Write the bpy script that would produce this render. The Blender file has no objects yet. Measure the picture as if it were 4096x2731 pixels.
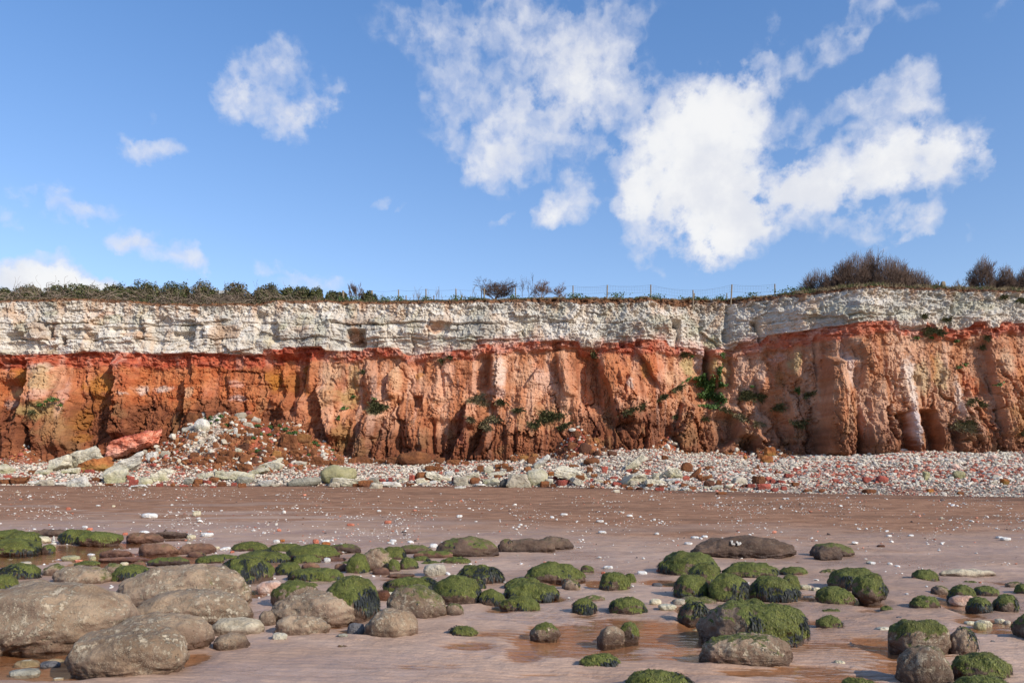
import bpy, bmesh, math, random
import numpy as np
from mathutils import Vector, Matrix, Quaternion

# ------------------------------------------------------------------ camera, light, exposure
SC = bpy.context.scene
COL = SC.collection
F = 796.0            # focal length in pixels of a 1024-wide frame (28 mm lens)
HX, HY = 512.0, 470.0  # where the level line of sight meets the frame
CAMZ = 1.6
cam_data = bpy.data.cameras.new("camera")
cam_data.sensor_width = 36.0
cam_data.lens = 36.0 * F / 1024.0
cam_data.shift_y = (HY - 341.0) / 1024.0
cam_data.clip_end = 6000.0
cam = bpy.data.objects.new("camera", cam_data)
cam.location = (0, 0, CAMZ)
cam.rotation_euler = (math.radians(90), 0, 0)
COL.objects.link(cam)
SC.camera = cam

SUN_EL = math.radians(31)
SUN_AZ = math.radians(129)           # clockwise from the cliff direction (+Y): behind and right
SUN_DIR = Vector((math.sin(SUN_AZ) * math.cos(SUN_EL), math.cos(SUN_AZ) * math.cos(SUN_EL), math.sin(SUN_EL)))
sun_data = bpy.data.lights.new("sun", 'SUN')
sun_data.energy = 4.3
sun_data.angle = math.radians(0.5)
sun_data.color = (1.0, 0.93, 0.82)
sun = bpy.data.objects.new("sun", sun_data)
sun.rotation_euler = SUN_DIR.to_track_quat('Z', 'Y').to_euler()
sun.location = (20, -20, 40)
COL.objects.link(sun)

SC.view_settings.view_transform = 'Standard'
SC.view_settings.look = 'None'
SC.view_settings.gamma = 1.0
SC.view_settings.use_curve_mapping = False
SC.view_settings.exposure = 0.15

# ------------------------------------------------------------------ node helper
class NT:
    def __init__(self, tree):
        self.t = tree
        self.n = tree.nodes
        self.l = tree.links
    def new(self, typ, **kw):
        nd = self.n.new(typ)
        for k, v in kw.items():
            setattr(nd, k, v)
        return nd
    def put(self, sock, v):
        if v is None:
            return
        if isinstance(v, bpy.types.NodeSocket):
            self.l.new(v, sock)
        elif isinstance(v, (tuple, list)) and len(v) == 3 and sock.type == 'RGBA':
            sock.default_value = (*v, 1)
        else:
            sock.default_value = v
    def m(self, op, a, b=None, c=None, clamp=False):
        nd = self.new('ShaderNodeMath', operation=op, use_clamp=clamp)
        self.put(nd.inputs[0], a); self.put(nd.inputs[1], b); self.put(nd.inputs[2], c)
        return nd.outputs[0]
    def vm(self, op, a, b=None, out=0):
        nd = self.new('ShaderNodeVectorMath', operation=op)
        self.put(nd.inputs[0], a); self.put(nd.inputs[1], b)
        return nd.outputs[out]
    def scale(self, a, s):
        nd = self.new('ShaderNodeVectorMath', operation='SCALE')
        self.put(nd.inputs[0], a); self.put(nd.inputs['Scale'], s)
        return nd.outputs[0]
    def noise(self, vec, sc, det=4, rough=0.5, dist=0.0, col=False):
        nd = self.new('ShaderNodeTexNoise')
        self.put(nd.inputs['Vector'], vec); self.put(nd.inputs['Scale'], sc)
        self.put(nd.inputs['Detail'], det); self.put(nd.inputs['Roughness'], rough)
        self.put(nd.inputs['Distortion'], dist)
        return nd.outputs['Color'] if col else nd.outputs[0]
    def vor(self, vec, sc, feature='F1', out='Distance', rnd=1.0):
        nd = self.new('ShaderNodeTexVoronoi', feature=feature)
        self.put(nd.inputs['Vector'], vec); self.put(nd.inputs['Scale'], sc)
        self.put(nd.inputs['Randomness'], rnd)
        return nd.outputs[out]
    def ss(self, v, a, b, lo=0.0, hi=1.0):
        nd = self.new('ShaderNodeMapRange', interpolation_type='SMOOTHSTEP')
        self.put(nd.inputs[0], v); self.put(nd.inputs[1], a); self.put(nd.inputs[2], b)
        self.put(nd.inputs[3], lo); self.put(nd.inputs[4], hi)
        return nd.outputs[0]
    def lin(self, v, a, b, lo=0.0, hi=1.0):
        nd = self.new('ShaderNodeMapRange')
        self.put(nd.inputs[0], v); self.put(nd.inputs[1], a); self.put(nd.inputs[2], b)
        self.put(nd.inputs[3], lo); self.put(nd.inputs[4], hi)
        return nd.outputs[0]
    def mix(self, f, a, b, bt='MIX'):
        nd = self.new('ShaderNodeMix', data_type='RGBA', blend_type=bt)
        self.put(nd.inputs[0], f); self.put(nd.inputs[6], a); self.put(nd.inputs[7], b)
        return nd.outputs[2]
    def sep(self, v):
        nd = self.new('ShaderNodeSeparateXYZ'); self.put(nd.inputs[0], v)
        return nd.outputs
    def comb(self, x, y, z):
        nd = self.new('ShaderNodeCombineXYZ')
        self.put(nd.inputs[0], x); self.put(nd.inputs[1], y); self.put(nd.inputs[2], z)
        return nd.outputs[0]
    def attr(self, name, out='Color'):
        nd = self.new('ShaderNodeAttribute', attribute_name=name)
        return nd.outputs[out]
    def bump(self, h, strength=0.5, dist=0.1, normal=None):
        nd = self.new('ShaderNodeBump')
        self.put(nd.inputs['Height'], h); self.put(nd.inputs['Strength'], strength)
        self.put(nd.inputs['Distance'], dist); self.put(nd.inputs['Normal'], normal)
        return nd.outputs[0]

def material(name):
    mt = bpy.data.materials.new(name)
    mt.use_nodes = True
    k = NT(mt.node_tree)
    b = mt.node_tree.nodes['Principled BSDF']
    return mt, k, b

def pos(k):
    return k.new('ShaderNodeNewGeometry').outputs['Position']
def objc(k):
    return k.new('ShaderNodeTexCoord').outputs['Object']

# ------------------------------------------------------------------ sky with clouds (direction based: azimuth / elevation)
def pa(px, py):
    """azimuth and elevation (degrees) of a sky direction measured in the frame"""
    a = math.atan((px - HX) / F)
    return math.degrees(a), math.degrees(math.atan((HY - py) / F * math.cos(a)))

# clouds: centre, half axes in pixels, tilt (deg, counter-clockwise on the sky), weight
CLOUDS = [
    # big bright cumulus right of centre
    (705, 165, 72, 70, 30, 1.25), (690, 215, 60, 45, 0, 1.15), (720, 118, 42, 40, 60, 1.0), (752, 80, 28, 18, 40, .46), (700, 100, 40, 30, 40, .5),
    (655, 160, 45, 34, 35, .85), (735, 205, 55, 40, 0, 1.1), (715, 240, 30, 26, 0, .85), (745, 245, 30, 16, -20, .5),
    (570, 200, 34, 20, 25, 1.0), (552, 214, 20, 12, 15, .6), (640, 192, 26, 14, 10, .5),
    # right limb
    (850, 172, 60, 26, 10, 1.15), (912, 160, 60, 24, 4, 1.2), (806, 178, 26, 26, 0, .9), (955, 165, 26, 22, -20, .85), (800, 205, 46, 24, 10, .8), (985, 170, 9, 12, 0, .4),
    (880, 222, 46, 17, 8, .85), (930, 212, 22, 14, 30, .5), (884, 249, 22, 5, 42, .45),
    (890, 108, 40, 26, 30, .72), (912, 90, 26, 26, 60, .6), (838, 116, 44, 11, 28, .42), (928, 112, 16, 16, -40, .35), (796, 118, 12, 14, 0, .35),
    # high wisps
    (785, 62, 28, 20, 40, .40), (835, 45, 44, 18, 35, .40), (860, 18, 40, 18, 60, .34), (775, 30, 24, 14, 60, .35), (905, 8, 40, 10, -15, .3), (1000, 12, 16, 6, 35, .25),
    # broad veil at top centre
    (540, 60, 90, 52, -5, 0.58), (590, 85, 62, 50, 10, 0.54), (475, 125, 62, 36, -25, 0.54), (500, 155, 48, 30, -10, 0.50), (555, 130, 70, 40, 20, 0.48),
    (415, 25, 56, 26, -10, 0.44), (440, 55, 30, 40, 20, 0.28), (610, 20, 60, 26, 15, 0.40), (475, 170, 24, 14, 0, 0.48), (640, 110, 34, 34, 30, 0.32), (520, 20, 50, 26, 0, 0.36),
    # left wisps
    (265, 60, 36, 22, 35, .62), (232, 95, 24, 24, -60, .62), (262, 112, 38, 18, -25, .78), (310, 112, 30, 12, 22, .6), (300, 95, 40, 34, 0, .3), (340, 80, 16, 8, 20, .3),
    (157, 150, 28, 11, 10, .66), (155, 114, 9, 8, 0, .34), (140, 142, 16, 10, -20, .35), (82, 210, 34, 10, 5, .58), (60, 190, 14, 12, -30, .35), (5, 212, 14, 9, -20, .5), (20, 184, 18, 8, 10, .3),
    (160, 248, 44, 15, -6, .6), (190, 258, 20, 15, -60, .5), (130, 243, 20, 8, 0, .45), (270, 263, 22, 8, 0, .5), (310, 280, 44, 10, -8, .5),
    (385, 200, 14, 6, 20, .4), (405, 209, 7, 4, 20, .35), (502, 216, 16, 6, 25, .5), (470, 222, 10, 4, 30, .35), (650, 264, 16, 6, 0, .3), (633, 203, 10, 8, 20, .32), (972, 230, 8, 8, 0, .28),
    # low cumulus at left
    (44, 264, 25, 18, 0, 1.3), (50, 280, 45, 16, -8, 1.3), (82, 288, 42, 10, -5, 1.1), (15, 286, 36, 15, 0, 1.1), (112, 296, 30, 6, 0, .7),
]

def build_world():
    w = bpy.data.worlds.new("World")
    SC.world = w
    w.use_nodes = True
    w.cycles.sampling_method = 'MANUAL'
    w.cycles.sample_map_resolution = 256
    for nd in list(w.node_tree.nodes):
        w.node_tree.nodes.remove(nd)
    # node group: cloud density at (azimuth, elevation)
    g = bpy.data.node_groups.new("cloud_density", 'ShaderNodeTree')
    g.interface.new_socket("P", in_out='INPUT', socket_type='NodeSocketVector')
    g.interface.new_socket("Density", in_out='OUTPUT', socket_type='NodeSocketFloat')
    g.interface.new_socket("Fine", in_out='OUTPUT', socket_type='NodeSocketFloat')
    k = NT(g)
    gi, go = k.new('NodeGroupInput'), k.new('NodeGroupOutput')
    P = gi.outputs[0]
    wv = k.vm('SUBTRACT', k.noise(P, 0.16, 3, .55, col=True), (0.5, 0.5, 0.5))
    P2 = k.vm('ADD', P, k.scale(wv, 2.6))
    wv2 = k.vm('SUBTRACT', k.noise(P, 0.7, 4, .6, col=True), (0.5, 0.5, 0.5))
    P2 = k.vm('ADD', P2, k.scale(wv2, 1.7))
    tot = None
    for (px, py, rx, ry, tilt, wt) in CLOUDS:
        a, e = pa(px, py)
        dpp = math.degrees(1 / F) * 0.93
        mp = k.new('ShaderNodeMapping', vector_type='TEXTURE')
        if tot is None:
            k.put(mp.inputs[0], P2)
        else:   # evaluate the clouds one after the other (keeps the shader small)
            nd = k.new('ShaderNodeVectorMath', operation='MULTIPLY_ADD')
            k.put(nd.inputs[0], tot); nd.inputs[1].default_value = (1e-6, 1e-6, 1e-6); k.put(nd.inputs[2], P2)
            k.put(mp.inputs[0], nd.outputs[0])
        mp.inputs[1].default_value = (a, e, 0)
        mp.inputs[2].default_value = (0, 0, math.radians(tilt))
        mp.inputs[3].default_value = (rx * dpp * 1.46, ry * dpp * 1.46, 1)
        d2 = k.vm('DOT_PRODUCT', mp.outputs[0], mp.outputs[0], out=1)
        v = k.m('MULTIPLY', k.m('POWER', k.m('SUBTRACT', 1.0, d2, clamp=True), 1.5), wt)
        tot = v if tot is None else k.m('ADD', tot, v)
    # beyond the view the same broken cloud field carries on
    far = k.ss(k.m('ABSOLUTE', k.sep(P)[0]), 36, 48)
    gen = k.m('MULTIPLY', k.ss(k.noise(P, 0.05, 3, .5), .5, .72), far)
    tot = k.m('ADD', tot, gen)
    f1 = k.noise(k.vm('ADD', P2, (17, 5, 0)), 0.30, 5, .52)
    fine = k.noise(k.vm('ADD', P, k.scale(wv2, 1.2)), .85, 4, .5)
    er = k.m('SUBTRACT', k.m('MULTIPLY', tot, k.lin(f1, .28, .68, .62, 1.28)), k.lin(fine, .3, .72, .34, -.14))
    er = k.m('MULTIPLY', er, k.ss(tot, .02, .30))
    k.l.new(er, go.inputs[0])
    k.l.new(fine, go.inputs[1])

    k = NT(w.node_tree)
    dirv = k.vm('NORMALIZE', k.new('ShaderNodeTexCoord').outputs['Generated'])
    x, y, z = k.sep(dirv)
    az = k.m('MULTIPLY', k.m('ARCTAN2', x, y), 57.29578)
    el = k.m('MULTIPLY', k.m('ARCSINE', z), 57.29578)
    P = k.comb(az, el, 0.0)
    def dens(p):
        gn = k.new('ShaderNodeGroup'); gn.node_tree = g
        k.put(gn.inputs[0], p)
        return gn.outputs
    d0, fine = dens(P)
    dp = k.m('MAXIMUM', d0, 0.0)
    cov = k.m('SUBTRACT', 1.0, k.m('EXPONENT', k.m('MULTIPLY', k.m('POWER', dp, 1.45), -1.75)))
    thick = k.ss(d0, .45, 1.5)
    light = k.noise(k.vm('ADD', P, (3, 40, 0)), .20, 6, .58)
    veil = k.mix(k.ss(fine, .3, .7), (.76, .80, .95), (.86, .88, .97))
    cum = k.mix(k.ss(light, .34, .60), (.86, .88, .945), (1.03, 1.03, 1.035))
    cc = k.mix(thick, veil, cum)
    sky = k.new('ShaderNodeTexSky', sky_type='NISHITA', sun_disc=False)
    sky.sun_elevation = SUN_EL
    sky.sun_rotation = SUN_AZ
    sky.altitude = 0.0; sky.air_density = 1.0; sky.dust_density = 0.35; sky.ozone_density = 2.2
    s = k.mix(1.0, sky.outputs[0], SKY_TINT, 'MULTIPLY')
    hz = k.ss(el, -2.0, 40.0)
    s = k.mix(hz, k.mix(1.0, s, SKY_LOW, 'MULTIPLY'), k.mix(1.0, s, SKY_HIGH, 'MULTIPLY'))
    cl = k.scale(cc, 1.0 / SKY_STRENGTH * 0.82)
    tot = k.mix(k.m('MULTIPLY', cov, .97), s, cl)
    bg = k.new('ShaderNodeBackground')
    k.put(bg.inputs[0], tot)
    bg.inputs[1].default_value = SKY_STRENGTH
    out = k.new('ShaderNodeOutputWorld')
    k.l.new(bg.outputs[0], out.inputs[0])
SKY_STRENGTH = 0.14
SKY_TINT = (1.09, 1.08, 1.05)
SKY_LOW = (1.0, .955, 1.03)
SKY_HIGH = (0.72, .985, 1.27)
build_world()

# ------------------------------------------------------------------ numpy noise
_rs = np.random.RandomState(7)
_PERM = _rs.permutation(512).astype(np.int64)
_GR = _rs.normal(size=(512, 3)); _GR /= np.linalg.norm(_GR, axis=1)[:, None]
def _h(ix, iy, iz, seed):
    return _PERM[(_PERM[(_PERM[(ix + seed * 17) & 511] + iy) & 511] + iz + seed * 31) & 511]
def perlin(x, y, z=0.0, seed=0):
    x, y, z = np.broadcast_arrays(np.asarray(x, float), np.asarray(y, float), np.asarray(z, float))
    ix, iy, iz = np.floor(x).astype(np.int64), np.floor(y).astype(np.int64), np.floor(z).astype(np.int64)
    fx, fy, fz = x - ix, y - iy, z - iz
    u, v, w = (t * t * t * (t * (t * 6 - 15) + 10) for t in (fx, fy, fz))
    flat = not np.any(fz)
    def gd(dx, dy, dz):
        g = _GR[_h(ix + dx, iy + dy, iz + dz, seed)]
        return g[..., 0] * (fx - dx) + g[..., 1] * (fy - dy) + g[..., 2] * (fz - dz)
    def plane(dz):
        a = gd(0, 0, dz); b = gd(1, 0, dz); c = gd(0, 1, dz); d = gd(1, 1, dz)
        p = a + u * (b - a); q = c + u * (d - c)
        return p + v * (q - p)
    p0 = plane(0)
    if flat:
        return p0 * 1.5
    p1 = plane(1)
    return (p0 + w * (p1 - p0)) * 1.5
def fbm(x, y, z=0.0, oct=4, seed=0, gain=.5, lac=2.03):
    s, a, f = 0.0, 1.0, 1.0
    for i in range(oct):
        s = s + a * perlin(np.asarray(x) * f, np.asarray(y) * f, np.asarray(z) * f, seed + i)
        a *= gain; f *= lac
    return s
def ridged(x, y, z=0.0, oct=4, seed=0, gain=.5):
    s, a, f = 0.0, 1.0, 1.0
    for i in range(oct):
        s = s + a * (1 - 2 * np.abs(perlin(np.asarray(x) * f, np.asarray(y) * f, np.asarray(z) * f, seed + i)))
        a *= gain; f *= 2.07
    return s
def rnd(ix, iy, seed=0):
    return _PERM[(_PERM[(ix.astype(np.int64) + seed * 37) & 511] + iy.astype(np.int64) + seed * 11) & 511] / 511.0
def sst(v, a, b):
    t = np.clip((np.asarray(v, float) - a) / (b - a), 0, 1)
    return t * t * (3 - 2 * t)
def cells(u, v, w, h, seed=0):
    """irregular courses of blocks: a random value per block and the distance to its nearest joint (0..)"""
    row = np.floor(v / h)
    fv = v / h - row
    off = rnd(row, row * 0 + 3, seed) * 7.0
    ww = w * (0.6 + 0.9 * rnd(row, row * 0 + 9, seed + 1))
    cu = u / ww + off
    c = np.floor(cu); fu = cu - c
    # uneven joints
    j0 = (rnd(c, row, seed + 2) - .5) * .5; j1 = (rnd(c + 1, row, seed + 2) - .5) * .5
    c2 = np.where(fu < j0, c - 1, np.where(fu > 1 + j1, c + 1, c))
    val = rnd(c2, row, seed + 3)
    du = np.minimum(np.abs(fu - j0), np.abs(1 + j1 - fu)) * ww
    dv = np.minimum(fv, 1 - fv) * h
    return val, np.minimum(du, dv), du, dv

# ------------------------------------------------------------------ objects
def mesh_obj(name, V, Fc, mat=None, parent=None, smooth=False, attrs=None, loc=None, mesh_only=False):
    """V (n,3) array; Fc int array (m,3) or (m,4) or list of such arrays"""
    me = bpy.data.meshes.new(name)
    V = np.asarray(V, np.float32)
    Fl = Fc if isinstance(Fc, list) else [Fc]
    Fl = [np.asarray(f, np.int32) for f in Fl if len(f)]
    me.vertices.add(len(V)); me.vertices.foreach_set('co', V.ravel())
    nl = sum(f.size for f in Fl); nf = sum(len(f) for f in Fl)
    me.loops.add(nl); me.polygons.add(nf)
    me.loops.foreach_set('vertex_index', np.concatenate([f.ravel() for f in Fl]))
    tot = np.concatenate([np.full(len(f), f.shape[1], np.int32) for f in Fl])
    st = np.concatenate([[0], np.cumsum(tot)[:-1]]).astype(np.int32)
    me.polygons.foreach_set('loop_start', st)
    me.polygons.foreach_set('use_smooth', np.full(nf, bool(smooth)))
    if attrs:
        for an, av in attrs.items():
            av = np.asarray(av, np.float32)
            if av.ndim == 2:
                at = me.attributes.new(an, 'FLOAT_COLOR', 'POINT')
                rgba = np.ones((len(V), 4), np.float32); rgba[:, :3] = av[:, :3]
                at.data.foreach_set('color', rgba.ravel())
            else:
                at = me.attributes.new(an, 'FLOAT', 'POINT')
                at.data.foreach_set('value', av)
    me.update(calc_edges=True)
    me.validate(verbose=False)
    if mat:
        me.materials.append(mat)
    if mesh_only:
        return me
    ob = bpy.data.objects.new(name, me)
    COL.objects.link(ob)
    if loc is not None:
        ob.location = loc
    if parent is not None:
        ob.parent = parent
    return ob

def tag(o, label=None, cat=None, group=None, kind=None):
    if label: o['label'] = label
    if cat: o['category'] = cat
    if group: o['group'] = group
    if kind: o['kind'] = kind
    return o

def empty(name, loc=(0, 0, 0), rz=0.0):
    o = bpy.data.objects.new(name, None)
    o.location = loc; o.rotation_euler = (0, 0, rz); o.empty_display_size = .2
    COL.objects.link(o)
    return o

def grid_faces(nr, nc):
    i = np.arange(nr - 1)[:, None] * nc + np.arange(nc - 1)[None, :]
    return np.stack([i, i + 1, i + nc + 1, i + nc], -1).reshape(-1, 4)

def wpt(px, py, Y):
    return np.array([(px - HX) / F * Y, Y, CAMZ + (HY - py) / F * Y])

_ICO = {}
def ico(n):
    if n not in _ICO:
        bm = bmesh.new()
        bmesh.ops.create_icosphere(bm, subdivisions=n, radius=1.0)
        V = np.array([v.co[:] for v in bm.verts]); Fc = np.array([[v.index for v in f.verts] for f in bm.faces])
        bm.free()
        _ICO[n] = (V / np.linalg.norm(V, axis=1)[:, None], Fc)
    return _ICO[n]

def vnormals(V, Fc):
    n = np.zeros_like(V)
    a = np.cross(V[Fc[:, 1]] - V[Fc[:, 0]], V[Fc[:, 2]] - V[Fc[:, 0]])
    for j in range(Fc.shape[1]):
        np.add.at(n, Fc[:, j], a)
    return n / np.maximum(np.linalg.norm(n, axis=1)[:, None], 1e-9)

def lerp(a, b, t):
    a = np.asarray(a, float); b = np.asarray(b, float); t = np.asarray(t, float)
    if t.ndim and (a.ndim and a.shape[-1] == 3 or b.ndim and b.shape[-1] == 3):
        if not (a.shape == t.shape and b.ndim == 0):
            t = t[..., None]
    return a + (b - a) * t
# ------------------------------------------------------------------ the cliff: measured outlines (frame columns -> heights)
def curve(pts):
    p = np.array(pts, float)
    return lambda q: np.interp(q, p[:, 0], p[:, 1])
# distance of the cliff face in plan (metres from the camera along Y)
cD = curve([(-600, 62), (-250, 60.5), (0, 60), (300, 60), (480, 59.6), (640, 59.4), (668, 60), (700, 61.4), (735, 60.8), (775, 59.3), (835, 56.8), (860, 56), (900, 56.3), (960, 56.8), (1024, 57), (1250, 58), (1600, 60)])
cTop = curve([(-600, 300), (0, 299.7), (96, 298.6), (144, 301.5), (160, 304), (207, 303.4), (255, 302.5), (272, 300.3), (320, 300), (368, 301), (415, 301.5), (463, 300.5), (511, 299.2), (560, 298.4), (607, 298.5), (650, 298), (675, 300.3), (695, 299.8), (715, 300.5), (732, 299.5), (767, 296.8), (800, 293.6), (832, 289.6), (845, 288), (880, 285.4), (927, 287), (975, 288.4), (1024, 290), (1300, 295), (1600, 300)])
cChalk = curve([(-600, 352), (0, 354), (64, 353.4), (78, 353), (84, 351.5), (112, 351.5), (135, 352), (159, 354), (207, 353), (255, 354.6), (262, 354), (263.5, 349.4), (281, 349), (283, 346.7), (322, 346.9), (326, 350.5), (345, 351), (362, 350), (364, 347.2), (398, 347), (403, 352.5), (408, 354.6), (430, 352.5), (452, 351), (457, 349.6), (475, 349), (478, 343.4), (511, 343), (513, 341), (551, 341.2), (554, 340.2), (578, 341), (581, 347.6), (600, 347.2), (603, 342), (634, 341.8), (637, 339.6), (666, 339.8), (670, 346), (682, 347), (700, 349), (734, 350), (737, 344), (760, 342.5), (768, 335), (800, 331.6), (824, 327), (843, 325), (856, 322), (868, 320.4), (895, 319.8), (900, 328), (925, 328.3), (927, 322), (934, 324), (936, 328), (943, 329), (946, 324), (949, 327), (957, 329.4), (970, 327), (974, 322), (984, 322.5), (988, 328), (998, 328), (1002, 321.5), (1024, 323), (1300, 328), (1600, 335)])
cRedW = curve([(-600, 13), (0, 15), (110, 15), (255, 14), (300, 15), (360, 10), (400, 9), (430, 8), (480, 11), (512, 11), (580, 7), (640, 15), (670, 10), (690, 5), (712, 8), (760, 13), (800, 15), (880, 14), (905, 6), (950, 12), (1024, 11), (1600, 12)])
cFoot = curve([(-600, 461), (0, 461), (48, 461.5), (110, 461), (200, 460), (331, 457.5), (399, 460), (450, 461), (511, 460), (560, 456), (600, 450), (623, 448.5), (655, 449.5), (687, 453), (735, 455), (767, 456), (816, 457), (860, 455.4), (903, 452.2), (940, 452.6), (975, 454), (1024, 452.6), (1200, 452), (1600, 455)])
cEdge = curve([(-600, 485), (0, 485.3), (255, 485.5), (512, 486.3), (625, 488.5), (700, 491), (768, 492.5), (900, 495), (1024, 497), (1300, 500), (1600, 503)])

def crop(c):            # the close-up the features below were measured in (four across)
    return lambda x, y: (256.0 * c + x / 6.274, 237.5 + y / 6.274)

# steps: polyline, metres the right-hand (+) or left-hand (-) side stands forward, reach in px
STEPS = [
    (0, [(725, 780), (742, 900), (735, 1000), (745, 1120), (752, 1240)], 1.0, 30),
    (0, [(205, 750), (215, 1000), (150, 1100), (105, 1250), (98, 1400)], 1.3, 38),
    (0, [(505, 960), (498, 1200), (520, 1320)], -.6, 40),
    (0, [(1165, 870), (1180, 1000), (1190, 1120)], .6, 30),
    (0, [(1190, 735), (1215, 890)], .4, 18),
    (0, [(720, 740), (712, 800)], .4, 30), (0, [(40, 780), (30, 860)], .3, 10),
    (0, [(320, 1180), (312, 1390)], .35, 20), (0, [(560, 850), (545, 1000)], -.2, 14), (0, [(1420, 860), (1440, 960)], .25, 20),
    (1, [(380, 950), (420, 1050), (440, 1150), (480, 1260)], .95, 34),
    (1, [(330, 770), (290, 950), (275, 1110)], .5, 12), (1, [(150, 820), (180, 1000), (170, 1080)], .35, 12), (1, [(50, 830), (60, 1000)], .3, 12),
    (1, [(550, 840), (525, 980), (515, 1050)], -.5, 26), (1, [(690, 1120), (655, 1250), (632, 1390)], .85, 22), (1, [(840, 1210), (842, 1370)], .5, 14),
    (1, [(905, 780), (832, 850), (820, 950), (850, 1010)], .5, 18), (1, [(1055, 1140), (1050, 1260), (1068, 1320)], -.55, 22),
    (1, [(1325, 1040), (1305, 1190), (1250, 1320), (1222, 1400)], 1.1, 26), (1, [(1445, 1170), (1400, 1300), (1345, 1390)], .8, 18),
    (1, [(1475, 730), (1470, 900), (1490, 970)], .7, 18), (1, [(690, 780), (680, 880)], .3, 12), (1, [(790, 860), (760, 960)], -.3, 14),
    (2, [(160, 820), (80, 930)], .4, 24), (2, [(280, 735), (300, 900), (330, 990)], .5, 14), (2, [(400, 720), (410, 900), (440, 1080)], -.45, 26),
    (2, [(530, 735), (575, 880), (620, 1000), (640, 1160)], 1.0, 40), (2, [(660, 830), (665, 910)], .22, 8), (2, [(715, 840), (722, 930)], .22, 8),
    (2, [(780, 690), (850, 790), (872, 860), (915, 930)], .5, 18), (2, [(862, 1140), (850, 1260)], -.5, 20), (2, [(1060, 1040), (1000, 1240), (1032, 1345)], .8, 26),
    (2, [(1210, 700), (1216, 880)], -.3, 10), (2, [(1250, 700), (1240, 880)], .6, 16), (2, [(1400, 1170), (1380, 1260), (1290, 1325), (1225, 1365)], .95, 26), (2, [(1480, 1250), (1492, 1350)], .6, 22),
    (2, [(1530, 870), (1545, 970)], .45, 10), (2, [(1380, 730), (1375, 930)], .35, 22), (2, [(520, 1180), (480, 1300)], .4, 16),
    (3, [(120, 990), (110, 1200), (105, 1345)], .5, 24), (3, [(355, 770), (332, 950), (300, 1150), (283, 1370)], 1.35, 40),
    (3, [(580, 1170), (568, 1310)], .4, 14), (3, [(605, 620), (662, 820), (735, 960), (742, 1150), (725, 1345)], -.75, 30), (3, [(570, 680), (585, 800), (560, 930)], .3, 12),
    (3, [(1140, 1140), (1133, 1340)], .6, 24), (3, [(1388, 630), (1390, 900), (1380, 1240)], .5, 40), (3, [(160, 700), (150, 880)], .3, 12), (3, [(460, 640), (430, 780)], -.3, 20), (3, [(1010, 1180), (1035, 1300)], .5, 12),
]
GULLIES = [  # polyline, depth m, half width px
    (0, [(250, 1180), (275, 1290), (282, 1400)], .8, 2.6), (0, [(530, 840), (560, 1000), (578, 1110), (560, 1230)], .3, 1.2), (0, [(230, 640), (235, 720)], .3, 1.5),
    (1, [(895, 990), (890, 1100), (915, 1200), (922, 1370)], .5, 1.5), (1, [(1110, 1140), (1122, 1360)], .6, 2), (1, [(1182, 1240), (1170, 1390)], .5, 2.4), (1, [(745, 1250), (735, 1380)], .4, 2),
    (1, [(1150, 800), (1180, 1000)], .3, 2), (1, [(600, 1150), (580, 1360)], .4, 2), (1, [(240, 840), (230, 1100)], .45, 2.5),
    (2, [(1224, 700), (1222, 890)], .9, 3), (2, [(545, 780), (548, 1060)], .5, 2.2), (2, [(820, 1180), (805, 1330)], .6, 1.6), (2, [(1100, 1270), (1098, 1360)], .5, 1.5), (2, [(1010, 520), (1045, 600), (1030, 690)], .5, 1.6), (2, [(20, 1200), (22, 1370)], .5, 1.4),
    (2, [(1370, 410), (1345, 560), (1340, 660)], .6, 3), (2, [(690, 1190), (740, 1280)], .3, 1.6), (2, [(1540, 520), (1555, 660)], .5, 1.6),
    (3, [(520, 1120), (514, 1360)], 1.0, 2.2), (3, [(1372, 1240), (1370, 1360)], .4, 1.4), (3, [(300, 640), (310, 960)], .35, 2), (3, [(1170, 400), (1165, 470)], .4, 2), (3, [(520, 680), (540, 760)], .3, 1.4), (3, [(745, 870), (752, 1010)], .4, 1.4),
]
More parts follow.
